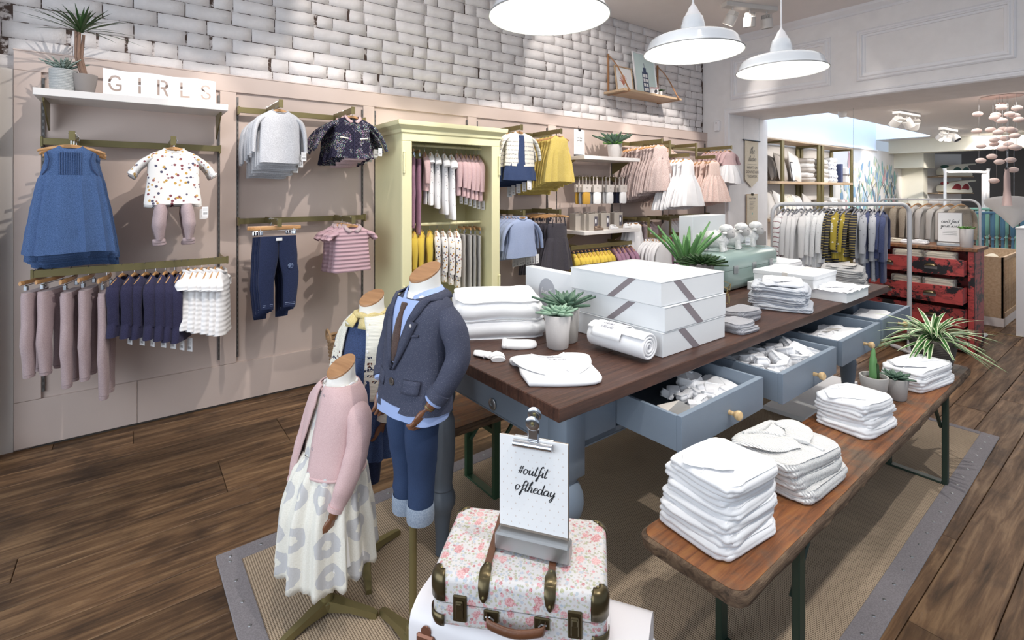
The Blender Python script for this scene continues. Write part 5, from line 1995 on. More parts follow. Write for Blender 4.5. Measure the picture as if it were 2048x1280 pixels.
def folded(name, label, cat, loc, rz, w, d, h, L, mt, seed, ss=0, zb=0.0, group=None, fold=-PI / 2, slack=1.0, extra=None):
 t_ = thing(name, label, cat, loc, rz, group)
 b, ft = fold_mesh(w, d, h, L, seed, ss, zb, fold, slack)
 b.build('cloth', mt, t_, 70)
 if extra == 'body':           # neckline with envelope shoulders and a seam running down
  b2 = MB()
  on_top(b2, ft, [(-w * .42, d * .20), (-w * .22, d * .38), (0, d * .28), (w * .2, d * .40), (w * .42, d * .24)], .0035)
  b2.build('neck_binding', mt, t_, 70)
  b2 = MB()
  on_top(b2, ft, [(-w * .46, -d * .05), (-w * .15, d * .06), (w * .2, -d * .12), (w * .46, -d * .3)], .003)
  b2.build('seam', mt, t_, 70)
  # a sleeve folded over the top
  sl = MB()
  sl.tube([(p.x, p.y, ft(p.x, p.y) + .006) for p in catmull([(-w * .40, d * .28, 0), (-w * .25, d * .05, 0), (-w * .08, -d * .22, 0)], 5)], [.040, .046, .046, .044, .044, .042, .042, .040, .038, .036, .034][:11], 14, True, .16)
  sl.build('sleeve', mt, t_, 70)
 elif extra == 'cardigan':
  for s in (-1, 1):
   sl = MB()
   sl.tube([(p.x, p.y, ft(p.x, p.y) + .007) for p in catmull([(s * w * .42, d * .30, 0), (s * w * .30, d * .02, 0), (s * w * .02, -d * .16, 0)], 5)], [.046, .052, .052, .05, .05, .048, .046, .044, .042, .040, .038], 14, True, .18)
   sl.build('sleeve', mt, t_, 70)
  b2 = MB()
  on_top(b2, ft, [(-w * .25, d * .42), (-w * .05, d * .25), (w * .08, 0), (w * .12, -d * .44)], .006)
  b2.build('button_band', mt, t_, 70)
  b2 = MB()
  on_top(b2, ft, [(-w * .28, d * .40), (0, d * .34), (w * .26, d * .42)], .009)
  b2.build('collar', mt, t_, 70)
 return t_

def clothes_stack(n, name, what, where, cat, x, y, z, rz, w, d, h, mt, seed, group, L=2, extra=None, jit=.012, fold=-PI / 2, taper=.01, mts=None):
 out = []
 for i in range(n):
  if n == 1:
   lab = f'{what} {where}'
  else:
   pos = ['bottom one', 'second from bottom', 'third from bottom', 'fourth from bottom', 'fifth from bottom', 'sixth from bottom'][i] if i < n - 1 else 'top one'
   lab = f'{what}, {pos} {where}'
  out.append(folded(name, lab, cat, (x + rc.uniform(-jit, jit), y + rc.uniform(-jit, jit), z + i * h * .985), rz + R(rc.uniform(-4, 4)),
        w * (1 - taper * i) * rc.uniform(.98, 1.02), d * (1 - taper * i), h, L, (mts[i % len(mts)] if mts else mt), seed + i * 3, seed, i * h, group, fold,
        1.4, extra if i == n - 1 else None))
 return out

# ---------------- on the table (world positions; table top z .90)
FZ = TZ + .001
b0 = clothes_stack(2, 'folded_blanket', 'thick folded white fleece blanket', 'behind the boy mannequin', 'blanket', 1.47, 2.07, FZ, R(62), .40, .44, .085, f_wfold, 3, 'folded white blankets', 1)
o = thing('baby_hat', 'flat white baby hat beside the concrete plant pot', 'hat', (1.375, 1.775, FZ), R(-38))
b = MB()
rings = []
for s_, z in ((.96, 0), (1.0, .004), (1.0, .010), (.97, .016), (.8, .019), (.5, .020), (.1, .020)):
 rings.append([(s_ * (.085 * math.cos(a) if math.cos(a) > 0 else .060 * max(-1, math.cos(a) * 1.6)), s_ * .055 * sgn_pow(math.sin(a), .75), z + (.002 * math.sin(3 * a) if z > .004 else 0)) for a in [2 * PI * k / 40 for k in range(40)]])
b.loft(rings)
b.build('crown', f_wfold, o, 60)
MB().box(-.072, -.050, -.055, .055, .0, .024, .008).build('turn_up', f_wfold, o)
for k, (x, y, r, lb) in enumerate([(1.175, 1.755, 20, 'partly behind the tweed sleeve'), (1.205, 1.695, -30, 'nearer the table corner')]):
 o = thing('baby_mitten', f'small white scratch mitten {lb}', 'mitten', (x, y, FZ), R(r))
 b = MB()
 rings = []
 for k2 in range(10):
  u = k2 / 9
  yy = -.045 + .09 * u
  w_ = .030 * (1 if u < .7 else math.sqrt(max(.02, 1 - ((u - .7) / .31) ** 2))) * (.8 if u < .3 and u > .15 else 1)
  rings.append([(w_ * math.cos(a), yy, max(0, .009 + .009 * math.sin(a))) for a in [2 * PI * j / 16 for j in range(16)]])
 b.loft(rings)
 b.build('mitt', f_wfold, o, 60, fix=True)
 MB().tube([(.03 * math.cos(a), -.020, .009 + .010 * math.sin(a)) for a in [2 * PI * j / 16 for j in range(17)]], .0022, 5, False).build('elastic', f_wfold, o)

# white long-sleeved body laid out at the near corner
o = thing('folded_bodysuit', 'white long-sleeved baby bodysuit laid flat at the near table corner', 'bodysuit', (1.30, 1.435, FZ), R(-28))
b = MB()
outl = [(-.135, -.13), (.0, -.155), (.13, -.14), (.145, 0.0), (.14, .08), (.165, .10), (.15, .15), (.07, .165), (.045, .13), (0, .118), (-.045, .13), (-.075, .168), (-.15, .15), (-.165, .10), (-.14, .07), (-.145, -.02)]
O = catmull([(a, c, 0) for a, c in outl + [outl[0]]], 4)[:-1]
rings = []
for s_, z in ((.97, 0), (1.0, .005), (1.005, .010), (1.0, .015), (.97, .019), (.86, .021), (.6, .022), (.3, .022), (.05, .022)):
 rings.append([(p.x * s_, p.y * s_, z + (.0025 * noise.noise((p.x * s_ * 22, p.y * s_ * 22, 4)) if z > .016 else 0)) for p in O])
b.loft(rings)
b.build('cloth', f_wfold, o, 70)
for s in (-1, 1):
 sl = MB().tube(catmull([(s * .125, .11, .022), (s * .10, .0, .026), (s * .045, -.075, .026)], 5), [.038, .04, .04, .038, .037, .036, .035, .034, .033, .032, .03], 14, True, .15)
 sl.build('sleeve', f_wfold, o, 70)
MB().tube(catmull([(-.07, .155, .020), (-.035, .112, .024), (0, .10, .025), (.035, .112, .024), (.07, .155, .020)], 5), .003, 6).build('neck_binding', f_wfold, o, 60)
m_gink = mat('grey_print_ink', '#8d8d98', .7, var=0)
script(o, 'welcome', .0085, (.0, .030, .0430), m_gink, (1, 0, 0), (0, 1, 0), weight=.16)
script(o, 'to the world', .0065, (.005, .003, .0430), m_gink, (1, 0, 0), (0, 1, 0), weight=.16)

# rolled blanket wrapped in a bib
o = thing('rolled_blanket', 'rolled white blanket with a small bib wrapped round it, before the gift boxes', 'blanket', (1.655, 1.425, FZ + .062), (0, 0, R(-86)))
b = MB()
spn = []
for k in range(150):
 a = k / 150 * 2 * PI * 3.4
 r = lerp(.010, .056, k / 149)
 spn.append((r * math.cos(a), r * math.sin(a) * .95))
L2 = .145
NN = len(spn)
thick = .011

def spiral_ring(x, sh):
 outer, inner = [], []
 for i, (u, v_) in enumerate(spn):
  m_ = math.hypot(u, v_) + 1e-6
  q = thick / 2 * sh
  outer.append((x, u * (1 + q / m_), v_ * (1 + q / m_)))
  inner.append((x, u * (1 - q / m_), v_ * (1 - q / m_)))
 return outer + inner[::-1]

xs = [-L2, -L2 + .004, -L2 * .4, L2 * .3, L2 - .004, L2]
rr_ = [spiral_ring(x, s_) for x, s_ in zip(xs, (.5, 1, 1, 1, 1, .5))]
bb = MB()
n2 = 2 * NN
vs = [p for r_ in rr_ for p in r_]
fs = []
for i in range(len(rr_) - 1):
 for j in range(n2):
  k = (j + 1) % n2
  fs.append((i * n2 + j, i * n2 + k, (i + 1) * n2 + k, (i + 1) * n2 + j))
for base in (0, (len(rr_) - 1) * n2):
 for j in range(NN - 1):
  fs.append((base + j, base + j + 1, base + n2 - 2 - j, base + n2 - 1 - j))
bb.add(vs, fs)
bb.build('roll', f_wfold, o, 60, fix=True)
b = MB()
rings = []
for j in range(13):
 a = lerp(R(-25), R(170), j / 12)
 wv = .075 * (1 if j > 3 else math.sin(PI / 2 * (j + .6) / 4) ** .6)
 rings.append([(x * wv / .075 - .035, .0655 * math.cos(a), .0645 * math.sin(a)) for x in [lerp(-.075, .075, q / 12) for q in range(13)]])
b.loft(rings, False, False, closed=False)
bib = b.build('bib', f_wfold, o, 70)
md = bib.modifiers.new('t', 'SOLIDIFY')
md.thickness = .004
md.offset = 1
for tx_, sz_, an_ in (('welcome', .0075, 118), ('to the world', .006, 134)):
 an_ = R(an_)
 script(bib, tx_, sz_, (-.035, .0725 * math.cos(an_), .0725 * math.sin(an_)), m_gink, (1, 0, 0), (0, math.sin(an_), -math.cos(an_)), weight=.16)

# gift boxes --------------------------------------------------------------------------
m_gift = mat('white_gift_card', '#eceef0', .45, var=.01)
m_ribb = mat('taupe_ribbon_print', '#8f8489', .45, var=.03)
GX0, GX1, GY0, GY1 = 1.75, 2.245, 1.285, 1.825
gh = .1055
for i in range(3):
 lab = 'large white gift box with taupe ribbon print, ' + ['bottom', 'middle', 'top'][i] + ' of the three stacked'
 g_ = thing('gift_box', lab, 'box', ((GX0 + GX1) / 2 + [0, .004, -.003][i], (GY0 + GY1) / 2 + [0, -.003, .004][i], FZ + gh * i), R([0.8, 1.4, .4][i]), 'stacked gift boxes')
 hx, hy = (GX1 - GX0) / 2 - .003, (GY1 - GY0) / 2 - .003
 MB().box(-hx, hx, -hy, hy, 0, gh - .004, .002).build('base', m_gift, g_)
 b = MB()
 def lidf(u, v_):
  x, y = lerp(-hx - .002, hx + .002, u), lerp(-hy - .002, hy + .002, v_)
  z = gh - .003 + (.009 * (1 - (2 * u - 1) ** 2) * (1 - (2 * v_ - 1) ** 2) if i == 2 else 0)
  return (x, y, z)
 b.grid(lidf, 10, 10)
 ld = b.build('lid', m_gift, g_, 60)
 md = ld.modifiers.new('t', 'SOLIDIFY')
 md.thickness = .0025
 # diagonal ribbon on the faces towards -X and -Y
 for face in (0, 1, 2):
  if face == 0:      # -X face, runs down from the near edge
   y0 = [-.10, -.12, -.14][i]
   q = [(y0, gh - .004), (y0 + .04, gh - .004), (y0 + .17, .0), (y0 + .13, .0)]
   MB().prism(q, lambda a, c: (-hx - .001, a, c), lambda a, c: (-hx + .002, a, c)).build('ribbon_print', m_ribb, g_, 0, fix=True)
  elif face == 1:
   x0 = [-.14, -.12, -.16][i]
   q = [(x0, gh - .004), (x0 + .05, gh - .004), (x0 + .17, .0), (x0 + .12, .0)]
   MB().prism(q, lambda a, c: (a, -hy - .001, c), lambda a, c: (a, -hy + .002, c)).build('ribbon_print', m_ribb, g_, 0, fix=True)
script(g_, 'gift', .012, (.05, .02, gh + .0075), m_ribb, (0, -1, 0), (1, 0, 0), weight=.06)

bx = thing('upright_gift_box', 'flat white gift box standing on edge with round grey badge', 'box', (1.805, 2.035, FZ), R(.5))
MB().box(-.027, .027, -.188, .188, 0, .268, .003).build('carton', m_gift, bx)
MB().lathe([(.068, 0), (.068, .0008), (.001, .0008)], 36, m=Matrix.Translation((-.027, .005, .145)) @ Matrix.Rotation(R(-90), 4, 'Y') @ Matrix.Scale(1.15, 4, (1, 0, 0))).build('badge', mat('grey_badge', '#aeb0b8', .5), bx)
script(bx, 'bundle', .016, (-.0285, .005, .14), m_white, (0, -1, 0), (0, 0, 1), weight=.075)
p = cone_pot('pale green rosette succulent in tall white concrete pot near the table corner', (1.505, 1.655, FZ), .048, .060, .148, m_concw, 'potted_succulent')
rosette('leaves', p, (0, 0, .145), 34, .085, .017, m_leafs, rc, (.25, .95), (-.05, .12), 6, .35)
p = cone_pot('dark spiky agave in grey concrete pot behind the pale rosette', (1.60, 1.70, FZ), .052, .062, .155, m_conc, 'potted_agave')
rosette('leaves', p, (0, 0, .15), 22, .15, .015, m_leafz, rc, (.35, .95), (0, .1), 6, .4)

# grey leggings in two small folds, the big grey stack, small boxes ------------------------
clothes_stack(2, 'folded_leggings', 'light grey folded baby leggings', 'beside the gift boxes', 'leggings', 2.40, 1.315, FZ, R(-5), .17, .12, .024, f_grib, 13, 'grey leggings nearer the gift boxes', 1, fold=0)
clothes_stack(2, 'folded_leggings', 'pale grey folded baby leggings', 'behind the smaller pair', 'leggings', 2.60, 1.42, FZ, R(4), .24, .14, .028, f_grib, 23, 'grey leggings behind the first fold', 1, fold=0)
clothes_stack(5, 'folded_striped_shirt', 'grey striped folded top', 'of the stack before the gift parcels', 'top', 3.12, 1.44, FZ, R(20), .34, .32, .026, f_gstr, 33, 'grey striped tops in one stack', 2, extra='body', fold=0)
o = folded('folded_white_shirt', 'white collared baby top lying on the grey striped stack', 'top', (3.15, 1.44, FZ + .132), R(25), .28, .22, .02, 1, f_wfold, 44, 44, .0, None, extra='body')
clothes_stack(5, 'folded_pyjamas', 'off-white folded pyjamas', 'near the far table end', 'pyjamas', 4.16, 1.47, FZ, R(12), .30, .27, .027, f_greypant, 53, 'off-white pyjamas in one stack', 2, extra='body', fold=0)
MB().box(-.08, .08, -.035, .035, 0, .004, .001).build('paper_band', m_boxl, thing('paper_label', 'beige paper label on the off-white pyjama stack', 'label', (4.18, 1.43, FZ + .152), R(8)), 0)
o = thing('small_gift_box', 'shallow white gift box under the ribboned one', 'box', (3.62, 1.66, FZ), R(2))
MB().box(-.17, .17, -.19, .16, 0, .055, .002).build('carton', m_gift, o)
o = thing('small_gift_box', 'white gift box closed with a pale satin ribbon', 'box', (3.68, 1.60, FZ + .056), R(2))
MB().box(-.20, .20, -.19, .19, 0, .085, .002).build('carton', m_gift, o)
MB().box(-.202, .202, -.195, .195, .06, .088, .002).build('lid', m_gift, o)
MB().box(-.204, .204, -.035, .0, -.0, .0895).build('ribbon', mat('satin_ribbon', '#e9e2da', .3), o)
o = thing('open_gift_box', 'open white gift box with a baby top showing among tissue', 'box', (3.70, 1.335, FZ), R(1))
for (a, b_, c, d) in ((-.19, .19, -.11, -.105), (-.19, .19, .105, .11), (-.19, -.185, -.105, .105), (.185, .19, -.105, .105)):
 MB().box(a, b_, c, d, 0, .06).build('side', m_gift, o)
MB().box(-.185, .185, -.105, .105, 0, .004).build('bottom', m_gift, o)
b = MB()
b.grid(lambda u, v_: (lerp(-.20, .20, u), lerp(-.12, .12, v_), .062 + .014 * noise.noise((u * 9, v_ * 9, 3)) - .02 * math.sin(PI * u) * math.sin(PI * v_)), 22, 14)
b.build('tissue', f_wfold, o, 20)
o = folded('folded_white_shirt', 'white baby top lying in the tissue of the open box', 'top', (3.68, 1.34, FZ + .052), R(5), .26, .16, .018, 1, f_wfold, 64, 64, 0, None, extra='body')
b = clothes_stack(3, 'folded_blanket', 'soft white folded blanket', 'between mint case and clothes rail', 'blanket', 4.12, 1.93, FZ, R(10), .42, .34, .045, f_wfold, 73, 'white blankets beyond the mint case', 1)

# mint metal case with three toy lambs and a tall box -------------------------------------
m_mint = mat('mint_enamel', '#8fa6a0', .22, var=.03, coat=.3)
mc = thing('mint_metal_case', 'mint green enamelled metal case with curved lid on the table', 'case', (3.60, 2.02, FZ), R(3))
cw, cd, ch_ = .42, .17, .26

def rrect(w, h, r, n=5):
 out = []
 for (cx, cy, a0) in ((w - r, h - r, 0), (-w + r, h - r, 90), (-w + r, r, 180), (w - r, r, 270)):
  for k in range(n + 1):
   a = R(a0 + 90 * k / n)
   out.append((cx + r * math.cos(a), cy + r * math.sin(a)))
 return out

def case_part(z0, z1, name, par, mt, w=cw, d=cd, rad=.05, top=True):
 b = MB()
 prof = rrect(d, 1, .3, 4)
 pts = []
 H = z1 - z0
 cs = [(y, z0 + z * H) for y, z in ([(-d, 0), (d, 0), (d, .55), (d * .96, .78), (d * .82, .93), (d * .6, 1.0), (-d * .6, 1.0), (-d * .82, .93), (-d * .96, .78), (-d, .55)] if top else [(-d * .8, 0), (d * .8, 0), (d * .95, .08), (d, .3), (d, 1), (-d, 1), (-d, .3), (-d * .95, .08)])]
 rings = []
 for x, s_ in ((-w, .86), (-w + .012, .96), (-w + .04, 1.0), (w - .04, 1.0), (w - .012, .96), (w, .86)):
  zc_ = z0 if top else z1
  rings.append([(x, y * s_, zc_ + (z - zc_) * s_) for y, z in cs])
 b.loft(rings)
 return b.build(name, mt, par, 50, fix=True)

case_part(0, .145, 'base', mc, m_mint, top=False)
ld = case_part(.147, .26, 'lid', mc, m_mint)
for sx in (-.28, .0, .28):
 hb = MB().box(sx - .03, sx + .03, -cd - .006, -cd + .002, .12, .175, .002)
 hb.build('clasp', m_steel, mc)
for sx in (-.32, -.16, 0, .16, .32):
 MB().cyl((sx, -cd * .6, .259), (sx, cd * .6, .259), .006, 8).build('ridge', m_mint, ld)
m_fleece = NT('white_fleece')
m_fleece.col('#f3f1ef').set(.95, spec=.1, sheen=.4)
m_fleece.bump(m_fleece.noise(70, 4, .7), .9, .012)
m_fleece = m_fleece.m
m_muzzle = fabric('grey_muzzle_plush', '#b7b3b1', None, 600)

def lamb(label, loc, rz, tag_=False):
 o = thing('toy_lamb', label, 'toy', loc, rz)
 b = MB().sphere((0, 0, .085), .105, .062, .062, 20, 14)
 b.v = [(x + .010 * noise.noise((x * 38, y * 38, z * 38)), y + .010 * noise.noise((x * 38 + 9, y * 38, z * 38)), z + .012 * noise.noise((x * 34, y * 34 + 5, z * 34))) for x, y, z in b.v]
 b.build('body', m_fleece, o, 80)
 h = MB().sphere((-.105, 0, .135), .038, .036, .040, 14, 10)
 h.v = [(x - .25 * max(0, .135 - z) * (1 if x < -.1 else 0), y, z) for x, y, z in h.v]
 hd = h.build('head', m_muzzle, o, 80)
 f = MB().sphere((-.085, 0, .165), .048, .046, .030, 14, 9)
 f.v = [(x, y + .006 * noise.noise((x * 60, y * 60, z * 60)), z + .008 * noise.noise((x * 50, y * 50, 3))) for x, y, z in f.v]
 f.build('fleece_cap', m_fleece, hd, 80)
 for s in (-1, 1):
  MB().sphere((-.085, s * .052, .135), .016, .022, .010, 10, 6).build('ear', m_fleece, hd, 80)
  MB().sphere((-.132, s * .022, .142), .0045, None, None, 8, 6).build('eye', m_black, hd, 80)
  for x in (-.06, .06):
   MB().tube([(x, s * .03, .07), (x - .004, s * .034, .03), (x - .008, s * .034, .004)], [.022, .018, .019], 10).build('leg', m_fleece, o, 70)
 MB().sphere((.105, 0, .10), .018, .014, .022, 8, 6).build('tail', m_fleece, o, 80)
 if tag_:
  add_tag(o, -.125, -.045, .03, .5, .035, .055)
 return o

LZ = FZ + .262
lamb('nearest fluffy white toy lamb sitting on the mint case', (3.31, 1.99, LZ), R(90 + 20), False)
lamb('middle fluffy white toy lamb on the mint case, with a label', (3.55, 2.01, LZ), R(90 + 22), True)
lamb('furthest fluffy white toy lamb on the mint case', (3.80, 2.03, LZ), R(90 + 20), False)
o = thing('tall_gift_box', 'tall plain white box standing behind the toy lambs', 'box', (3.62, 2.27, FZ), R(2))
MB().box(-.24, .24, -.06, .06, 0, .50, .003).build('carton', m_gift, o)
p = cone_pot('tall bright green aloe in grey pot behind the gift boxes', (3.02, 2.02, FZ), .07, .085, .17, m_conc, 'potted_aloe')
rosette('leaves', p, (0, 0, .15), 22, .36, .017, m_leafa, rc, (.80, 1.0), (-.10, .06), 8, .6)
p = cone_pot('dark green spiky succulent in tall brown-grey pot behind the gift boxes', (2.86, 1.80, FZ), .058, .075, .24, m_concd, 'potted_succulent')
rosette('leaves', p, (0, 0, .22), 60, .15, .012, m_leafd, rc, (.2, .95), (0, .1), 6, .4)
o = thing('geometric_ornament', 'small brass wire ornament of two open cubes beside the gift boxes', 'ornament', (2.83, 1.63, FZ), R(20))
for q, (cx, cz, rr2, an) in enumerate(((0, .035, .05, 20), (.015, .10, .045, 50))):
 b = MB()
 Mx = Matrix.Translation((cx, 0, cz + .012)) @ Matrix.Rotation(R(an), 4, 'Y') @ Matrix.Rotation(R(30 * q), 4, 'Z')
 C8 = [Mx @ Vector((sx * rr2 / 2, sy * rr2 / 2, sz * rr2 / 2)) for sx in (-1, 1) for sy in (-1, 1) for sz in (-1, 1)]
 for a_ in range(8):
  for b_ in range(a_ + 1, 8):
   if bin(a_ ^ b_).count('1') == 1:
    b.cyl(C8[a_], C8[b_], .0022, 5)
 e = b.build('wire_cube', mat('bright_brass', '#c9b27a', .25, .9), o)
cd2 = thing('price_card', 'small taupe card standing at the end of the lamb row', 'card', (3.97, 1.98, LZ), R(-40))
MB().box(-.04, .04, -.001, .001, 0, .11).build('card', mat('taupe_card', '#9b938f', .6), cd2)

# ---------------- drawer contents
f_sock = fabric('white_sock_knit', '#ededf0', None, 800, .5)

SOCK = []
for q in range(5):
 b, _ = fold_mesh(.080, .052, .038, 1, q + 2, q, .1, 0, 1.0, 32)
 me = b.mesh('sock')
 me.shade_smooth()
 me.materials.append(f_sock)
 b = MB().tube([(-.012, .030 * math.cos(a), .019 + .021 * math.sin(a)) for a in [2 * PI * k / 14 for k in range(15)]], .0035, 5, False)
 mc_ = b.mesh('cuff')
 mc_.shade_smooth()
 mc_.materials.append(f_sock)
 SOCK.append((me, mc_))

def sock_bundle(label, loc, rz, s, seed, group):
 o = thing('rolled_baby_socks', label, 'socks', loc, (R(20 * math.sin(seed * 2.3)), R(18 * math.cos(seed * 1.7)), rz), group)
 obj('sock', SOCK[seed % 5][0], o)
 obj('cuff', SOCK[seed % 5][1], o)
 o.scale = (s, s, s)
 return o

k = 0
rd = random.Random(9)
for j in range(26):
 x = 2.315 + .50 * (j % 7 + .5) / 7 + rd.uniform(-.02, .02)
 y = 1.115 + .075 * (j // 7) + rd.uniform(-.01, .01)
 z = .672 + .045 + .035 * math.sin(PI * min(1, (y - 1.05) / .3)) * (1 if 2.35 < x < 2.8 else .4)
 sock_bundle('rolled white baby socks in the ' + ['front', 'second', 'third', 'back'][j // 7] + ' row of the second drawer heap', (x, y, z), R(rd.uniform(0, 180)), rd.uniform(.95, 1.15), j, 'rolled socks in the second drawer')
b = MB()
b.grid(lambda u, v_: (lerp(-.28, .28, u), lerp(-.22, .16, v_), .045 + .02 * noise.noise((u * 5, v_ * 5, 1))), 20, 12)
o = thing('folded_muslin', 'white muslin under the rolled socks in the second drawer', 'muslin', (2.568, 1.285, .672))
b.build('cloth', f_wfold, o, 70)
for j in range(14):
 x = 1.80 + .05 * (j % 5) + rd.uniform(-.015, .015)
 y = 1.17 + .06 * (j // 5) + rd.uniform(-.01, .01)
 sock_bundle('small white baby booties in the middle of the nearest drawer', (x, y, .672 + .05 + .004 * (j % 3)), R(rd.uniform(0, 180)), .7, j + 40, 'booties in the nearest drawer')

def rumpled(label, loc, w, d, h, seed, rz=0, name='white_bodysuit', cat='clothes', mt=None):
 o = thing(name, label, cat, loc, rz)
 b, ft = fold_mesh(w, d, h, 1, seed, seed, .1, -PI / 2, 2.6, 54)
 b.v = [(x + .012 * noise.noise((x * 12, y * 12, seed)), y + .012 * noise.noise((x * 12, y * 12, seed + 9)), z + .018 * (z / h) * noise.noise((x * 13, y * 13, seed + 5))) for x, y, z in b.v]
 b.build('cloth', mt or f_wfold, o, 70)
 b2 = MB()
 on_top(b2, lambda x, y: ft(x, y) + .018 * noise.noise((x * 13, y * 13, seed + 5)), [(-w * .4, -d * .1), (-w * .1, d * .15), (w * .2, -d * .05), (w * .42, d * .2)], .004)
 b2.build('seam', mt or f_wfold, o, 70)
 return o

rumpled('rumpled white bodysuits filling the right of the nearest drawer', (2.02, 1.20, .672), .25, .24, .075, 3)
rumpled('crumpled white vest at the front left of the nearest drawer', (1.72, 1.13, .672), .28, .11, .06, 5)
rumpled('white baby hat on top at the back of the nearest drawer', (1.97, 1.30, .742), .14, .09, .045, 8, R(20), 'baby_hat', 'hat')
o = thing('small_carton', 'small cream folded card box in the nearest drawer', 'box', (1.645, 1.155, .672), R(-12))
MB().box(-.055, .055, -.03, .03, 0, .105, .001).build('carton', m_boxl, o)
MB().prism([(-.055, .105), (.055, .105), (.0, .135)], lambda a, c: (a, -.03, c), lambda a, c: (a, -.0285, c)).build('open_flap', m_boxl, o, fix=True)
rumpled('white bodysuit folded in the third drawer', (3.20, 1.21, .672), .30, .26, .075, 11)
rumpled('second white bodysuit on the right of the third drawer', (3.44, 1.23, .672), .20, .22, .065, 14)
o = thing('paper_label', 'beige paper label lying on the clothes of the third drawer', 'label', (3.32, 1.25, .760), (R(-14), 0, R(-10)))
MB().box(-.07, .07, -.035, .035, 0, .003, .001).build('card', m_boxl, o)
clothes_stack(2, 'folded_muslin', 'ivory folded muslin', 'in the furthest drawer', 'muslin', 4.0, 1.24, .672, R(8), .36, .20, .042, f_wfold, 83, 'ivory muslins in the furthest drawer', 1)

# white board lying under the far half of the table, on the rug
o = thing('white_board', 'flat white display board lying on the floor under the table', 'board', (4.2, 1.70, .010), R(2))
MB().box(-.55, .50, -.16, .12, 0, .03, .002).build('board', m_white, o)

# ============================================================ BENCHES
t = NT('worn_bench_top')
g = t.noise(1, 6, .65, t.map((3, 40, 20)), .6)
base = t.ramp(g, [(.3, '#55321d'), (.5, '#8d5129'), (.75, '#a96d35')])
wm = t.ramp(t.noise(3.2, 5, .75), [(.45, 0.0), (.62, 1.0)])
base = t.mix(wm, base, t.ramp(g, [(.3, '#4b3a2c'), (.7, '#7e6550')]))
t.col(base).set(.5, spec=.35)
t.bump(g, .6, .004)
m_bench = t.m
t = NT('weathered_bench_edge')
g = t.noise(1, 6, .7, t.map((5, 30, 50)), 1.0)
t.col(t.ramp(g, [(.3, '#3d2d20'), (.5, '#6e5540'), (.72, '#94785a')])).set(.75)
t.bump(g, .9, .008)
m_benche = t.m
m_green = mat('dark_green_steel', '#2b3f33', .4, var=.08)
m_green2 = mat('leaf_green_steel', '#2f5236', .4, var=.08)

def bench(label, loc, rz, L, W, H, legs, lm, up=True):
 o = thing('folding_bench', label, 'bench', loc, rz)
 r = .045
 out = []
 for (cx, cy, a0) in ((L - r, W - r, 0), (r, W - r, 90), (r, r, 180), (L - r, r, 270)):
  for k in range(6):
   a = R(a0 + 90 * k / 5)
   out.append((cx + r * math.cos(a), cy + r * math.sin(a)))
 # densify for an uneven worn edge
 D = []
 for i in range(len(out)):
  a, c = out[i], out[(i + 1) % len(out)]
  m_ = max(1, int(math.dist(a, c) / .035))
  D += [(lerp(a[0], c[0], k / m_), lerp(a[1], c[1], k / m_)) for k in range(m_)]
 cx, cy = L / 2, W / 2

 def ring(ins, z, am):
  o_ = []
  for (x, y) in D:
   n_ = am * noise.noise((x * 9, y * 9, z * 40)) + am * .6 * noise.noise((x * 40, y * 40, z * 60))
   sx = (L / 2 - ins + n_) / (L / 2)
   sy = (W / 2 - ins + n_) / (W / 2)
   o_.append((cx + (x - cx) * sx, cy + (y - cy) * sy, z))
  return o_
 MB().loft([ring(.012, H - .045, .0), ring(.002, H - .038, .004), ring(0, H - .022, .005), ring(.001, H - .010, .004), ring(.009, H - .002, .002)], True, False).build('edge', m_benche, o, 50)
 n_pl = 2
 MB().loft([ring(.009, H - .006, .0015), ring(.0095, H - .001, .0015), ring(.014, H, .001)], False, True).build('seat_board', m_bench, o, 50)
 for lx in legs:
  lg = []
  for y in (.035, W - .045):
   MB().box(lx - .022, lx + .022, y - .012, y + .012, 0.0, H - .045, .003).build('leg', lm, o)
  MB().box(lx - .022, lx + .022, .047, W - .057, 0.0, .018, .003).build('foot_bar', lm, o)
  MB().box(lx - .018, lx + .018, .047, W - .057, H - .12, H - .09, .003).build('cross_bar', lm, o)
  s = 1 if lx < L / 2 else -1
  for y in (.055, W - .065):
   MB().tube([(lx, y, H - .24), (lx + s * .17, y, H - .05)], .010, 6).build('brace', lm, o)
  MB().box(lx + s * .15, lx + s * .21, .05, W - .06, H - .07, H - .044, .002).build('batten', m_bench, o)
 return o

bench('worn brown wooden folding bench with black-green legs, stacked with white baby clothes', (1.245, .668, .0), R(1.2), 2.73, .335, .55, [.42, 2.27], m_green)
bench('brown folding bench with green steel legs beyond the table', (1.10, 2.075, .0), R(1.2), 2.4, .34, .455, [.40, 2.0], m_green2)
BZ = .551
clothes_stack(6, 'folded_bodysuit', 'white folded bodysuit', 'of the stack nearest the bench end', 'bodysuit', 1.475, .862, BZ, R(-2), .30, .26, .034, f_wfold, 103, 'white bodysuits stacked at the bench end', 2, extra='body', taper=.018)
clothes_stack(3, 'folded_cardigan', 'white ribbed folded cardigan', 'of second bench stack', 'cardigan', 1.925, .86, BZ, R(-4), .33, .27, .042, f_rib, 113, 'white ribbed cardigans on the bench', 2, extra='cardigan')
clothes_stack(4, 'folded_bodysuit', 'lilac-white folded bodysuit', 'of third bench stack', 'bodysuit', 2.60, .875, BZ, R(-5), .30, .23, .031, f_wfold, 123, 'lilac-white bodysuits on the bench', 2, extra='body')
clothes_stack(3, 'folded_romper', 'white folded romper', 'beside the spider plant', 'romper', 3.42, .855, BZ, R(-6), .40, .20, .034, f_wfold, 133, 'white rompers beside the spider plant', 2, extra='body')
p = cone_pot('snake plant in pale concrete pot on the bench', (2.945, .905, BZ), .046, .062, .125, m_conc, 'potted_snake_plant')
b = MB()
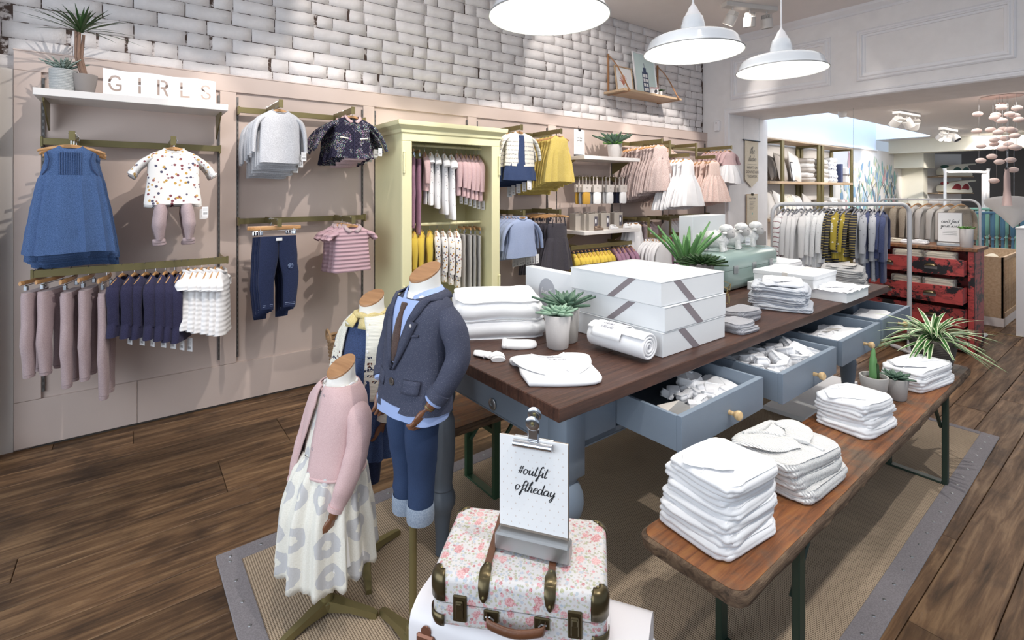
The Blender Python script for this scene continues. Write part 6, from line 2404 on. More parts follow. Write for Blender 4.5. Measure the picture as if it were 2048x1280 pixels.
for (a, c, h_, w_) in ((-.012, 0, .15, .016), (.016, .004, .10, .015), (0, -.012, .075, .012)):
 P = [(a, c, .11), (a * 1.3, c, .11 + h_ * .5), (a * 1.2 + .01, c, .11 + h_)]
 MB().tube(catmull(P, 4), [w_, w_ * 1.05, w_, w_, w_ * .95, w_ * .9, w_ * .7, w_ * .6, w_ * .4], 8, True, .55).build('leaf', m_leafa if a else m_leafd, p, 60)
p = cone_pot('small pointed succulent in short pale concrete pot on the bench', (3.065, .850, BZ), .046, .056, .105, m_conc, 'potted_succulent')
rosette('leaves', p, (0, 0, .10), 20, .075, .012, m_leafz, rc, (.15, .9), (-.05, .1), 5, .4)
sp = thing('spider_plant', 'large variegated spider plant in ribbed taupe pot at the bench end', 'plant', (3.80, .87, BZ))
t = NT('ribbed_taupe')
t.col('#6f645c').set(.6)
m_taupe = t.m
pot_body(sp, None, m_taupe, 32, (.085, .118, .175, 17, .0028))
MB().lathe([(.105, .155), (.001, .16)], 18, cap0=False).build('soil', m_soil, sp)
rosette('leaves', sp, (0, 0, .155), 90, .36, .013, m_leafv, rc, (.15, .95), (.25, .85), 9, 0, layers=False)
MB().lathe([(.085, 0), (.085, .004)], 20).build('saucer', m_taupe, sp)

# colourful folded knits on a low white plinth by the far wall, seen past the table edge
o = thing('low_white_plinth', 'low white plinth standing by the panelled wall', 'plinth', (3.05, 3.75, 0))
MB().box(-.45, .45, -.22, .22, 0, .46, .004).build('block', m_white, o)
MB().box(-.46, .46, -.23, .23, .46, .48, .003).build('top_board', m_white, o)
for i, (m_, nm) in enumerate(((fabric('teal_stripe', '#4e9a92', '#d9e2da', 60), 'teal striped'), (fabric('red_knit', '#b8454a', '#d96a5e', 60), 'red'), (fabric('green_knit', '#6aa88a', '#d8c08a', 60), 'green'))):
 folded('folded_blanket', f'{nm} folded blanket on the low white plinth', 'blanket', (2.92, 3.70, .481 + .028 * i), R(10 - 6 * i), .30, .24, .028, 1, m_, 140 + i, 140)

# ============================================================ MANNEQUINS
rm = random.Random(5)
m_man = fabric('cream_mannequin_cloth', '#eae7e0', None, 1200, .3, rnd=0)
m_capw = NT('oak_neck_cap')
m_capw.col(m_capw.ramp(m_capw.noise(1, 4, .6, m_capw.map((5, 70, 5), (0, 0, .6))), [(.3, '#9a6a42'), (.7, '#b98657')])).set(.4)
m_capw = m_capw.m
m_wood = mat('dark_jointed_wood', '#7b4a2c', .35, var=.15, vs=20, coat=.2)
t = NT('navy_tweed')
v = t.voro(420)
t.col(t.mix(t.math('LESS_THAN', v, .12), t.mix(t.noise(700, 2), '#2d3142', '#565a70'), '#c9cbd6')).set(.9, spec=.2)
t.bump(t.noise(500, 3), .5, .0015)
f_tweed = t.m
f_tie = fabric('brown_wool_tie', '#4a3631', '#5b463f', 900, .5)
t = NT('indigo_denim')
t.col(t.mix(t.noise(6, 3), t.mix(t.noise(900, 2), '#1a2640', '#2c3c5e'), t.mix(t.noise(900, 2), '#223355', '#47608c'))).set(.85, spec=.2)
t.bump(t.noise(700, 2), .4, .001)
f_denim = t.m
f_denimin = fabric('pale_denim_inside', '#7d8ca0', '#93a0b2', 900)
f_pinkc = fabric('pale_pink_fine_knit', '#cfa9a9', '#d8b6b5', 1100, .35, rnd=0)
t = NT('ivory_lace')
x = t.n('ShaderNodeTexVoronoi')
x.inputs['Scale'].default_value = 8.5
x.inputs['Randomness'].default_value = .35
sx_ = t.sep()
cv = t.n('ShaderNodeCombineXYZ')
t.l(t.math('MULTIPLY', t.math('ARCTAN2', sx_[1], sx_[0]), .165), cv.inputs[0])
t.l(sx_[2], cv.inputs[1])
x.voronoi_dimensions = '2D'
t.l(cv.outputs[0], x.inputs['Vector'])
d_ = x.outputs['Distance']
net = t.noise(260, 2)
solid = t.math('GREATER_THAN', t.math('ADD', d_, t.math('MULTIPLY', t.noise(60, 2), .10)), .40)
flw = t.math('LESS_THAN', t.math('ADD', d_, t.math('MULTIPLY', t.noise(120, 2), .12)), .19)
sol = t.math('MAXIMUM', solid, flw)
t.col(t.mix(sol, '#c6c5c6', t.mix(net, '#dcd7c8', '#f3f0e6'))).set(.9, spec=.15)
t.bump(t.math('ADD', t.math('MULTIPLY', sol, 1.0), t.math('MULTIPLY', t.noise(180, 3), .5)), .6, .004)
f_lace = t.m

def stand(root, hub, legs, h):
 """cast brass three-legged foot, collar and pole; legs: directions in degrees (root frame)"""
 b = MB()
 b.lathe([(.030, .022), (.032, .05), (.026, .056), (.024, .085), (.020, .088)], 20, c=(hub[0], hub[1], 0))
 b.build('collar', m_brass, root)
 for a in legs:
  d = Vector((math.cos(R(a)), math.sin(R(a)), 0))
  s = Vector((-d.y, d.x, 0))
  rings = []
  for r_, w_, z0, z1 in ((.0, .026, .022, .060), (.03, .024, .022, .058), (.10, .018, .024, .046), (.17, .014, .012, .036), (.182, .013, .0, .033), (.20, .011, .0, .026)):
   c = Vector((hub[0], hub[1], 0)) + d * r_
   rings.append([c + s * w_ + Vector((0, 0, z0)), c + s * w_ * .8 + Vector((0, 0, z1)), c - s * w_ * .8 + Vector((0, 0, z1)), c - s * w_ + Vector((0, 0, z0))])
  MB().loft(rings).build('foot', m_brass, root, 30, fix=True)
 MB().cyl((hub[0], hub[1], .05), (hub[0], hub[1], h), .0135, 18).build('pole', m_brass, root)

def hand(parent, wrist, dirv, side, s=1.0, palm_n=(0, -1, 0)):
 """wooden jointed hand: palm, four curled fingers of different length and a thumb"""
 D = Vector(dirv).normalized()
 S = Vector(side) - D * Vector(side).dot(D)
 S.normalize()
 N = D.cross(S)
 W = Vector(wrist)
 b = MB()
 rings = []
 for u, w_, t_ in ((-.3, .016, .014), (-.1, .017, .013), (0, .020, .011), (.3, .027, .012), (.7, .030, .011), (1.0, .028, .009)):
  c = W + D * (u * .045 * s)
  rings.append([c + S * (w_ * s * math.cos(a)) + N * (t_ * s * math.sin(a)) for a in [2 * PI * k / 14 for k in range(14)]])
 b.loft(rings)
 hd = b.build('hand', m_wood, parent, 60, fix=True)
 for i, (o_, L) in enumerate(((-.021, .036), (-.0075, .042), (.007, .040), (.020, .031))):
  base = W + D * (.043 * s) + S * (o_ * s)
  P = [base, base + D * L * s * .45 + N * .002, base + D * L * s * .8 + N * .010 * s, base + D * L * s * .95 + N * .020 * s]
  MB().tube(catmull(P, 3), [.0075 * s, .0078 * s, .007 * s, .007 * s, .0072 * s, .0068 * s, .0064 * s, .006 * s, .005 * s, .0035 * s][:10], 9).build('finger', m_wood, hd, 60)
 base = W + D * .012 * s + S * (-.020 * s)
 P = [base, base + D * .016 * s - S * .012 * s + N * .006 * s, base + D * .034 * s - S * .013 * s + N * .014 * s]
 MB().tube(catmull(P, 3), [.0085 * s, .009 * s, .0085 * s, .008 * s, .0075 * s, .006 * s, .004 * s], 9).build('thumb', m_wood, hd, 60)
 return hd

def neck(root, c, z0, z1, r, tilt=26, dirn=(0, -1)):
 """cream neck cut at a slant towards the front, closed by an oak disc"""
 b = MB()
 n = 32
 rings = []
 tt = math.tan(R(tilt))
 for u, k in ((0, 1.22), (.25, 1.05), (.55, 1.0), (1, 1.0)):
  z = lerp(z0, z1, u)
  rings.append([(c[0] + r * k * math.cos(a), c[1] + r * k * .95 * math.sin(a), z + u * tt * r * math.sin(a)) for a in [2 * PI * q / n for q in range(n)]])
 b.loft(rings)
 b.build('neck', m_man, root, 60)
 b = MB()
 rings = []
 for s_, dz_ in ((.99, 0), (1.01, .002), (1.01, .007), (.98, .009)):
  rings.append([(c[0] + r * s_ * math.cos(a), c[1] + r * s_ * .95 * math.sin(a), z1 + dz_ + tt * r * s_ * math.sin(a)) for a in [2 * PI * q / n for q in range(n)]])
 b.loft(rings)
 b.build('neck_cap', m_capw, root, 30)

def leaned(b, z0, lx, ly):
 b.v = [(x + lx * max(0, z - z0), y + ly * max(0, z - z0), z) for x, y, z in b.v]
 return b

# ---- boy in tweed blazer ---------------------------------------------------------------
by = thing('boy_mannequin', 'headless child mannequin in navy tweed blazer, brown tie and turned-up jeans', 'mannequin', (.779, 1.605, 0), R(-80))
LX, LY, Z0 = .02, .095, .80

def bl(p):
 x, y, z = p
 return (x + LX * max(0, z - Z0), y + LY * max(0, z - Z0), z)

stand(by, (0, 0), (60, 180, 300), .62)
b = body_mesh([(1.245, .058, .050, 0), (1.225, .085, .060, 0), (1.20, .120, .066, 0), (1.15, .135, .072, 0), (1.05, .128, .082, 0), (.95, .128, .082, 0), (.90, .12, .08, 0)], 36, 12, 3, .85, 7, .003)
leaned(b, Z0, LX, LY).build('torso', m_man, by, 60)
neck(by, bl((0, .004, 1.24))[:2], 1.225, 1.305, .056, 27)
b = body_mesh([(1.246, .070, .058, 0), (1.232, .092, .066, 0), (1.208, .130, .074, 0), (1.165, .148, .083, .0), (1.08, .146, .093, .001), (1.00, .142, .094, .001), (.94, .148, .097, .002), (.862, .156, .100, .003)], 48, 18, 4, .82, 7, .006, .020, .006)
leaned(b, Z0, LX, LY).build('blazer', f_tweed, by, 60)
b = body_mesh([(.88, .148, .092, .002), (.835, .150, .094, .003)], 40, 3, 6, .82, 7, .004, 0, .008, hole=False)
b.build('shirt_tail', f_blueshirt, by, 60)
# shirt front, collar, tie: a slightly proud wedge in the blazer opening
fy = -.094

def front(x, z, off=.0):
 """point on the blazer front"""
 hd = curve1([(.815, .100), (.9, .097), (1.0, .094), (1.08, .093), (1.165, .083), (1.208, .070), (1.24, .052)], z)
 hw = curve1([(.815, .156), (.9, .148), (1.0, .142), (1.08, .146), (1.165, .148), (1.208, .130), (1.24, .10)], z)
 y = -hd * (max(0, 1 - abs(x / hw) ** 2.4)) ** .42 - off
 return bl((x, y, z))

b = MB()
rows = []
for k in range(9):
 z = lerp(1.02, 1.226, k / 8)
 w_ = lerp(.004, .066, (k / 8) ** .8)
 rows.append([front(u * w_, z, .011) for u in (-1, -.5, 0, .5, 1)])
b.loft(rows, False, False, closed=False)
b.build('shirt_front', f_blueshirt, by, 60)
b = MB()
rows = []
for z, w_ in ((1.025, .008), (1.06, .021), (1.10, .021), (1.16, .015), (1.19, .010), (1.195, .013), (1.212, .016), (1.216, .012)):
 rows.append([front(u * w_, z, .017 - .003 * abs(u)) for u in (-1, -.4, .4, 1)])
b.loft(rows, False, False, closed=False)
o = b.build('tie', f_tie, by, 40)
md = o.modifiers.new('t', 'SOLIDIFY')
md.thickness = .004
for s in (-1, 1):
 b = MB()
 cz = 1.24
 rows = [[bl((s * .010, -.064, 1.214)), bl((s * .030, -.068, 1.190)), bl((s * .045, -.055, 1.205))],
   [bl((s * .022, -.058, 1.238)), bl((s * .044, -.064, 1.208)), bl((s * .058, -.044, 1.222))],
   [bl((s * .052, -.030, 1.256)), bl((s * .072, -.034, 1.228)), bl((s * .078, -.018, 1.236))],
   [bl((s * .064, .004, 1.262)), bl((s * .080, .004, 1.236)), bl((s * .082, .010, 1.240))],
   [bl((s * .044, .044, 1.264)), bl((s * .056, .056, 1.240)), bl((s * .056, .056, 1.244))],
   [bl((0, .058, 1.264)), bl((0, .070, 1.240)), bl((0, .068, 1.244))]]
 b.loft(rows, False, False, closed=False)
 o = b.build('shirt_collar', f_blueshirt, by, 60)
 md = o.modifiers.new('t', 'SOLIDIFY')
 md.thickness = .003
 # lapel with a notch
 b = MB()
 zs = [(1.00, .004, .004), (1.04, .010, .030), (1.09, .020, .056), (1.14, .034, .074), (1.165, .042, .082), (1.168, .042, .064), (1.19, .050, .080), (1.215, .058, .090), (1.235, .068, .094)]
 rows = []
 for z, a_, c_ in zs:
  rows.append([front(s * a_, z, .014), front(s * lerp(a_, c_, .5), z, .018), front(s * c_, z - .006, .009)])
 rows.append([bl((s * .080, -.01, 1.247)), bl((s * .096, -.006, 1.238)), bl((s * .104, .0, 1.224))])
 rows.append([bl((s * .060, .052, 1.252)), bl((s * .074, .062, 1.240)), bl((s * .082, .066, 1.224))])
 rows.append([bl((0, .068, 1.254)), bl((0, .080, 1.242)), bl((0, .084, 1.226))])
 b.loft(rows, False, False, closed=False)
 o = b.build('lapel', f_tweed, by, 50)
 md = o.modifiers.new('t', 'SOLIDIFY')
 md.thickness = .005
 # flap pocket
 rows = [[front(s * x_, z, .006 + (.003 if z < .952 else 0)) for x_ in (.055, .075, .10, .115)] for z in (.975, .962, .942, .932)]
 b = MB()
 b.loft(rows, False, False, closed=False)
 o = b.build('pocket_flap', f_tweed, by, 50)
 md = o.modifiers.new('t', 'SOLIDIFY')
 md.thickness = .005
 # sleeve: his left arm (s=+1) bends beside the body
 P = [bl((s * .118, .004, 1.185)), bl((s * .158, .010, 1.14)), bl((s * .188, .016, 1.06)), bl((s * .184, -.004, .995)), bl((s * .150, -.030, .925))]
 sl = leaned(MB(), 0, 0, 0)
 Pc = catmull(P, 6)
 rs = [curve1([(0, .040), (.25, .047), (.55, .043), (.8, .039), (1, .037)], k / (len(Pc) - 1)) for k in range(len(Pc))]
 sl = MB().tube(Pc, rs, 20, True, .9)
 sl.v = [(x + .004 * noise.noise((x * 30, y * 30, z * 16)), y + .005 * noise.noise((x * 24, y * 24, z * 18 + 4)), z) for x, y, z in sl.v]
 so = sl.build('sleeve', f_tweed, by, 60)
 d_ = (Pc[-1] - Pc[-3]).normalized()
 e = Pc[-1]
 MB().tube([e - d_ * .030, e - d_ * .028, e + d_ * .004, e + d_ * .006], [.035, .0415, .0415, .036], 20, True, .92).build('turned_cuff', f_tweed, so, 50)
 MB().tube([e, e + d_ * .004, e + d_ * .016, e + d_ * .018], [.034, .036, .035, .030], 20, True, .92).build('shirt_cuff', f_blueshirt, so, 50)
 w0 = e + d_ * .010
 MB().tube([w0, w0 + d_ * .035], [.021, .018], 16).build('forearm', m_wood, so, 60)
 MB().tube([w0 + d_ * .026, w0 + d_ * .030], [.0195, .0195], 16).build('wrist_joint', m_brass, so, 60)
 hand(by, w0 + d_ * .045, d_ + Vector((0, -.1, -.2)), (0, -1, 0.1), 1.0)
m_horn = mat('dark_horn_button', '#4b443f', .3, var=.2, vs=80)
for z in (1.025, .955):
 p = Vector(front(-.004, z, .004))
 o = MB().lathe([(.0125, 0), (.0135, .002), (.0125, .0045), (.009, .0035), (.001, .003)], 20, m=Matrix.Translation(p) @ Matrix.Rotation(R(90), 4, 'X')).build('button', m_horn, by, 40)
 for sx in (-1, 1):
  for sz in (-1, 1):
   MB().sphere((p.x + sx * .0026, p.y - .0036, p.z + sz * .0026), .0012, None, None, 6, 4).build('button_hole', m_black, o)
p = Vector(front(.062, 1.15, .014))
MB().sphere(tuple(p), .0065, .003, .0065, 12, 7).build('lapel_pin', m_concw, by)
rows = [[front(x_, z + .1 * (x_ - .05), .002) for x_ in (.045, .065, .09)] for z in (1.118, 1.110)]
b = MB()
b.loft(rows, False, False, closed=False)
o = b.build('breast_pocket', f_tweed, by, 50)
o.modifiers.new('t', 'SOLIDIFY').thickness = .004
# jeans
for s in (-1, 1):
 P = [(s * .052, .0, .87), (s * .053, -.002, .74), (s * .046, .004, .62), (s * .043, .0, .51)]
 Pc = catmull(P, 5)
 rs = [curve1([(0, .060), (.3, .057), (.6, .048), (1, .042)], k / (len(Pc) - 1)) for k in range(len(Pc))]
 b = MB().tube(Pc, rs, 22, True, 1.0)
 b.v = [(x + .003 * noise.noise((x * 20, y * 20, z * 22)), y + .006 * noise.noise((x * 14, y * 14, z * 26 + 2)), z) for x, y, z in b.v]
 lg = b.build('jeans_leg', f_denim, by, 60)
 MB().lathe([(.041, .470), (.046, .468), (.048, .485), (.047, .522), (.044, .526), (.041, .518)], 24, c=(s * .043, 0, 0)).build('turn_up', f_denimin, lg, 60)

# ---- girl in lace dress and pink cardigan ------------------------------------------------
gl = thing('girl_mannequin', 'small headless mannequin in pale pink cardigan and white lace dress', 'mannequin', (.586, 1.935, 0), R(-76))
LX, LY, Z0 = .035, .11, .45
stand(gl, (0, 0), (150, 30, 275), .45)
b = body_mesh([(.865, .052, .046, 0), (.845, .075, .055, 0), (.82, .105, .062, 0), (.77, .118, .070, 0), (.67, .112, .078, 0), (.55, .115, .082, 0), (.42, .11, .08, 0)], 36, 12, 3, .85, 7, .003)
leaned(b, Z0, LX, LY).build('torso', m_man, gl, 60)
neck(gl, bl((0, .004, .86))[:2], .85, .918, .054, 30)
# dress: bodice glimpsed in the opening and the wide lace skirt
b = body_mesh([(.872, .064, .055, 0), (.85, .088, .063, 0), (.82, .112, .068, .0), (.70, .118, .082, .001), (.58, .122, .088, .002)], 44, 10, 5, .85, 9, .003, .012)
leaned(b, Z0, LX, LY).build('bodice', f_lace, gl, 60)
b = MB()
rings = []
n = 140
for k in range(19):
 u = k / 18
 z = lerp(.61, .215, u)
 hw = curve1([(0, .122), (.15, .142), (.5, .168), (1, .182)], u)
 hd = curve1([(0, .088), (.15, .112), (.5, .142), (1, .158)], u)
 am = curve1([(0, .003), (.15, .010), (.6, .015), (1, .017)], u)
 ring = []
 for j in range(n):
  th = 2 * PI * j / n
  pl = am * (math.sin(13 * th + 1.1 * math.sin(3 * th)) + .45 * math.sin(23 * th + 1.7))
  x, y = (hw + pl) * math.cos(th), (hd + pl) * math.sin(th)
  zz = z
  if k == 18:
   zz = z + .010 * abs(math.sin(19 * th)) - .022 * max(0, math.sin(-th + .2)) + .010 * math.sin(2 * th)
  elif k > 14:
   zz = z - (.022 * max(0, math.sin(-th + .2)) - .010 * math.sin(2 * th)) * (k - 14) / 4
  ring.append(bl((x, y, zz)))
 rings.append(ring)
b.loft(rings, False, False)
sk = b.build('lace_skirt', f_lace, gl, 70)
sk.modifiers.new('t', 'SOLIDIFY').thickness = .003
b = body_mesh([(.55, .118, .084, 0), (.42, .150, .12, .004), (.26, .168, .135, .008)], 40, 8, 8, .9, 9, .002, hole=False)
b.build('underskirt', f_white, gl, 60)
# cardigan: open front
b = MB()
rings = []
keysC = [(.868, .072, .062), (.852, .092, .070), (.825, .122, .076), (.78, .134, .084), (.70, .130, .092), (.62, .134, .098), (.585, .140, .104), (.565, .142, .105)]
for q in range(20):
 u = q / 19 * (len(keysC) - 1)
 i_ = min(int(u), len(keysC) - 2)
 z, hw, hd = [lerp(keysC[i_][m_], keysC[i_ + 1][m_], u - i_) for m_ in range(3)]
 gap = curve1([(.535, .62), (.62, .45), (.70, .26), (.80, .10), (.86, .14)], z)
 ring = []
 for j in range(57):
  th = -PI / 2 + gap * .15 + (2 * PI - gap * 1.15) * j / 56
  c, s = math.cos(th), math.sin(th)
  x, y = hw * sgn_pow(c, .85), hd * sgn_pow(s, .85)
  w_ = .004 * noise.noise((x * 14, y * 14, z * 10))
  sc_ = .006 * abs(math.sin(j * .9)) if q == 19 else 0
  ring.append(bl((x + w_ * c, y + w_ * s, z - sc_)))
 rings.append(ring)
b.loft(rings, False, False, closed=False)
cg = b.build('cardigan', f_pinkc, gl, 70)
cg.modifiers.new('t', 'SOLIDIFY').thickness = .005
P = []
MB().tube([bl((.066 * math.cos(a), .058 * math.sin(a), .868 + .004 * math.sin(9 * a) - .012 * max(0, -math.sin(a)))) for a in [2 * PI * k / 48 for k in range(49)]], .0045, 8, False).build('scalloped_neck_trim', f_tulle, gl, 60)
MB().tube([bl((.074 * math.cos(a), .065 * math.sin(a), .861 + .003 * math.sin(14 * a) - .010 * max(0, -math.sin(a)))) for a in [-PI / 2 + .12 + (2 * PI - .3) * k / 60 for k in range(61)]], .006, 8, True).build('neck_band', f_pinkc, cg, 60)
MB().tube([bl((.143 * sgn_pow(math.cos(a), .85), .106 * sgn_pow(math.sin(a), .85), .565)) for a in [-PI / 2 + .1 + (2 * PI - .72) * k / 60 for k in range(61)]], .006, 8, True).build('hem_band', f_pinkc, cg, 60)
for z in (.84, .66):
 a = -PI / 2 + curve1([(.535, .62), (.62, .45), (.70, .26), (.80, .10), (.86, .14)], z) * .15 + .06
 hd = curve1([(.555, .104), (.62, .098), (.70, .092), (.78, .084), (.85, .070)], z)
 p = bl((.02, -hd - .004, z))
 MB().lathe([(.007, 0), (.0078, .0015), (.006, .003), (.001, .0025)], 14, m=Matrix.Translation(p) @ Matrix.Rotation(R(90), 4, 'X')).build('button', f_dusty, cg, 40)
for s in (-1, 1):
 P = [bl((s * .100, .004, .80)), bl((s * .138, .004, .765)), bl((s * .158, -.004, .675)), bl((s * .158, -.028, .58)), bl((s * .142, -.055, .475))]
 Pc = catmull(P, 6)
 rs = [curve1([(0, .038), (.2, .046), (.55, .042), (.85, .036), (.93, .030), (1, .030)], k / (len(Pc) - 1)) for k in range(len(Pc))]
 sl = MB().tube(Pc, rs, 20, True, .85)
 sl.v = [(x + .004 * noise.noise((x * 26, y * 26, z * 20)), y + .005 * noise.noise((x * 22, y * 22, z * 22 + 4)), z) for x, y, z in sl.v]
 so = sl.build('sleeve', f_pinkc, gl, 70)
 d_ = (Pc[-1] - Pc[-3]).normalized()
 e = Pc[-1]
 MB().tube([e - d_ * .012, e + d_ * .004], [.0315, .0315], 18, True, .85).build('cuff', f_pinkc, so, 50)
 MB().tube([e, e + d_ * .03], [.018, .016], 14).build('forearm', m_wood, so, 60)
 hand(gl, e + d_ * .038, d_, (0, -1, .1), .85)

# ---- girl behind in patterned cardigan -----------------------------------------------------
g2 = thing('rear_girl_mannequin', 'headless mannequin behind in cream patterned cardigan and navy dress', 'mannequin', (.795, 2.105, 0), R(-66))
LX, LY, Z0 = .03, .05, .60
stand(g2, (0, 0), (200, 85, 320), .55)
b = body_mesh([(1.07, .052, .046, 0), (1.05, .078, .055, 0), (1.02, .110, .062, 0), (.97, .122, .070, 0), (.85, .118, .080, 0), (.70, .12, .082, 0)], 36, 12, 3, .85, 7, .003)
leaned(b, Z0, LX, LY).build('torso', m_man, g2, 60)
neck(g2, bl((0, .004, 1.07))[:2], 1.055, 1.128, .053, 26)
b = body_mesh([(1.05, .082, .062, 0), (1.02, .112, .068, 0), (.93, .122, .082, 0), (.90, .124, .086, .001)], 44, 8, 5, .85, 9, .003, .01)
leaned(b, Z0, LX, LY).build('bodice', f_darkdenim, g2, 60)
b = body_mesh([(.90, .126, .088, .004), (.78, .150, .115, .008), (.62, .165, .135, .010), (.50, .170, .140, .011)], 72, 12, 15, .9, 15, .003, hole=False)
leaned(b, Z0, LX, LY).build('skirt', f_darkdenim, g2, 60)
for s in (-1, 1):
 MB().tube([(s * .048, 0, .66), (s * .046, 0, .50), (s * .040, 0, .36)], [.05, .042, .034], 16).build('leg', f_navyj, g2, 60)
t = NT('cream_fair_isle')
s_ = t.sep()
zz = s_[2]
cellx = t.math('PINGPONG', s_[0], .014)
celly = t.math('PINGPONG', s_[1], .014)
tri = t.math('ADD', cellx, celly)
zig = t.math('LESS_THAN', t.math('ABSOLUTE', t.math('SUBTRACT', t.math('SUBTRACT', zz, .855), t.math('MULTIPLY', tri, .9))), .0035)
row = t.math('MULTIPLY', t.math('LESS_THAN', t.math('PINGPONG', zz, .012), .005), t.math('GREATER_THAN', tri, .014))
band = t.math('MULTIPLY', t.math('LESS_THAN', zz, .93), t.math('GREATER_THAN', zz, .80))
row = t.math('MULTIPLY', row, band)
row = t.math('MULTIPLY', row, t.math('LESS_THAN', t.voro(150), .55))
mm = t.math('MAXIMUM', zig, row)
t.col(t.mix(mm, '#ebe6d6', t.mix(t.math('GREATER_THAN', t.noise(40, 1), .5), '#2f3552', '#7a4a3c'))).set(.92, spec=.15)
t.bump(t.wave(60, axis='Z'), .4, .003)
f_isle = t.m
b = MB()
rings = []
keysC = [(1.065, .074, .062), (1.05, .096, .070), (1.02, .128, .078), (.97, .140, .086), (.86, .140, .098), (.78, .150, .106), (.74, .152, .108)]
for q in range(16):
 u = q / 15 * (len(keysC) - 1)
 i_ = min(int(u), len(keysC) - 2)
 z, hw, hd = [lerp(keysC[i_][m_], keysC[i_ + 1][m_], u - i_) for m_ in range(3)]
 gap = curve1([(.74, 1.0), (.9, .9), (1.0, .75), (1.06, .6)], z)
 rings.append([bl((hw * sgn_pow(math.cos(th), .85), hd * sgn_pow(math.sin(th), .85), z)) for th in [-PI / 2 + gap / 2 + (2 * PI - gap) * j / 50 for j in range(51)]])
b.loft(rings, False, False, closed=False)
cg = b.build('cardigan', f_isle, g2, 70)
cg.modifiers.new('t', 'SOLIDIFY').thickness = .006
for z in (1.0, .935, .87, .81):
 gap = curve1([(.74, 1.0), (.9, .9), (1.0, .75), (1.06, .6)], z)
 hw = curve1([(.74, .152), (.86, .140), (.97, .140), (1.02, .128)], z)
 hd = curve1([(.74, .108), (.86, .098), (.97, .086), (1.02, .078)], z)
 a = -PI / 2 + gap / 2 + .07
 p = bl((hw * sgn_pow(math.cos(a), .85), hd * sgn_pow(math.sin(a), .85) - .004, z))
 MB().lathe([(.007, 0), (.008, .0015), (.006, .003), (.001, .0025)], 14, m=Matrix.Translation(p) @ Matrix.Rotation(R(90), 4, 'X')).build('button', m_white, cg, 40)
for s in (-1, 1):
 P = [bl((s * .105, .004, 1.0)), bl((s * .142, .004, .96)), bl((s * .165, -.004, .86)), bl((s * .165, -.028, .76)), bl((s * .150, -.05, .66))]
 Pc = catmull(P, 6)
 rs = [curve1([(0, .036), (.2, .044), (.55, .040), (1, .030)], k / (len(Pc) - 1)) for k in range(len(Pc))]
 so = MB().tube(Pc, rs, 18, True, .85).build('sleeve', f_isle, g2, 70)
 d_ = (Pc[-1] - Pc[-3]).normalized()
 hand(g2, Pc[-1] + d_ * .02, d_, (0, -1, .1), .9)
MB().tube([bl((.066 * math.cos(a), .058 * math.sin(a), 1.066 + .004 * math.sin(7 * a))) for a in [2 * PI * k / 40 for k in range(41)]], .013, 10, False).build('scarf', fabric('soft_yellow_cotton', '#d4bc74', '#dfcb8c', 800), g2, 60)
for s in (-1, 1):
 b = MB()
 rows = [[bl((s * .004, -.070, 1.055)), bl((s * .012, -.086, 1.022)), bl((s * .060, -.078, 1.020))], [bl((s * .04, -.060, 1.070)), bl((s * .066, -.070, 1.040)), bl((s * .085, -.056, 1.034))], [bl((s * .066, -.01, 1.075)), bl((s * .096, -.012, 1.052)), bl((s * .10, -.006, 1.045))]]
 b.loft(rows, False, False, closed=False)
 o = b.build('collar', fabric('soft_yellow_cotton', '#d4bc74'), g2, 60)
 o.modifiers.new('t', 'SOLIDIFY').thickness = .006

# ============================================================ TRUNK, SUITCASE, CLIPBOARD SIGN
m_trunkp = mat('white_enamel_trunk', '#e7e3e6', .35, var=.01)
SA = math.atan2(.84 - 1.08, .902 - .675)      # direction of the long side
tr = thing('storage_trunk', 'white metal trunk with rounded lid and copper-brown catches, under the suitcase', 'trunk', (.700, .853, 0), R(-58))
TZ2 = .69
hw_, hd_ = .245, .100
b = MB()
cs = [(-hd_, 0), (hd_, 0), (hd_, TZ2 - .075), (-hd_, TZ2 - .075)]
b.box(-hw_, hw_, -hd_, hd_, .012, TZ2 - .085, .012)
b.build('body', m_trunkp, tr)
b = MB()
cs = [(-hd_ - .004, TZ2 - .086), (hd_ + .004, TZ2 - .086), (hd_ + .004, TZ2 - .04), (hd_ - .004, TZ2 - .018), (hd_ - .028, TZ2 - .004), (hd_ - .05, TZ2), (-hd_ + .05, TZ2), (-hd_ + .028, TZ2 - .004), (-hd_ + .004, TZ2 - .018), (-hd_ - .004, TZ2 - .04)]
b.loft([[(x, y, z) for y, z in cs] for x in (-hw_ - .004, hw_ + .004)])
b.build('lid', m_trunkp, tr, 40, fix=True)
MB().box(-hw_ - .007, hw_ + .007, -hd_ - .007, hd_ + .007, TZ2 - .092, TZ2 - .084, .002).build('lid_rim', m_trunkp, tr)
m_copper = mat('copper_brown_catch', '#8a5842', .35, .5)
for s in (-1, 1):
 x = s * .205
 c = MB().box(x - .022, x + .022, -hd_ - .012, -hd_ - .002, TZ2 - .125, TZ2 - .045, .004).build('catch', m_copper, tr)
 MB().box(x - .013, x + .013, -hd_ - .020, -hd_ - .010, TZ2 - .112, TZ2 - .062, .003).build('hasp', m_copper, c)
 MB().lathe([(.012, 0), (.012, .003), (.001, .004)], 14, m=Matrix.Translation((x, -hd_ - .004, TZ2 - .04)) @ Matrix.Rotation(R(90), 4, 'X')).build('plate', m_copper, c)
 MB().lathe([(.012, 0), (.012, .003), (.001, .004)], 14, m=Matrix.Translation((x, -hd_ - .004, TZ2 - .13)) @ Matrix.Rotation(R(90), 4, 'X')).build('plate', m_copper, c)

# floral suitcase
t = NT('floral_suitcase_paper')
base = '#d3cfce'

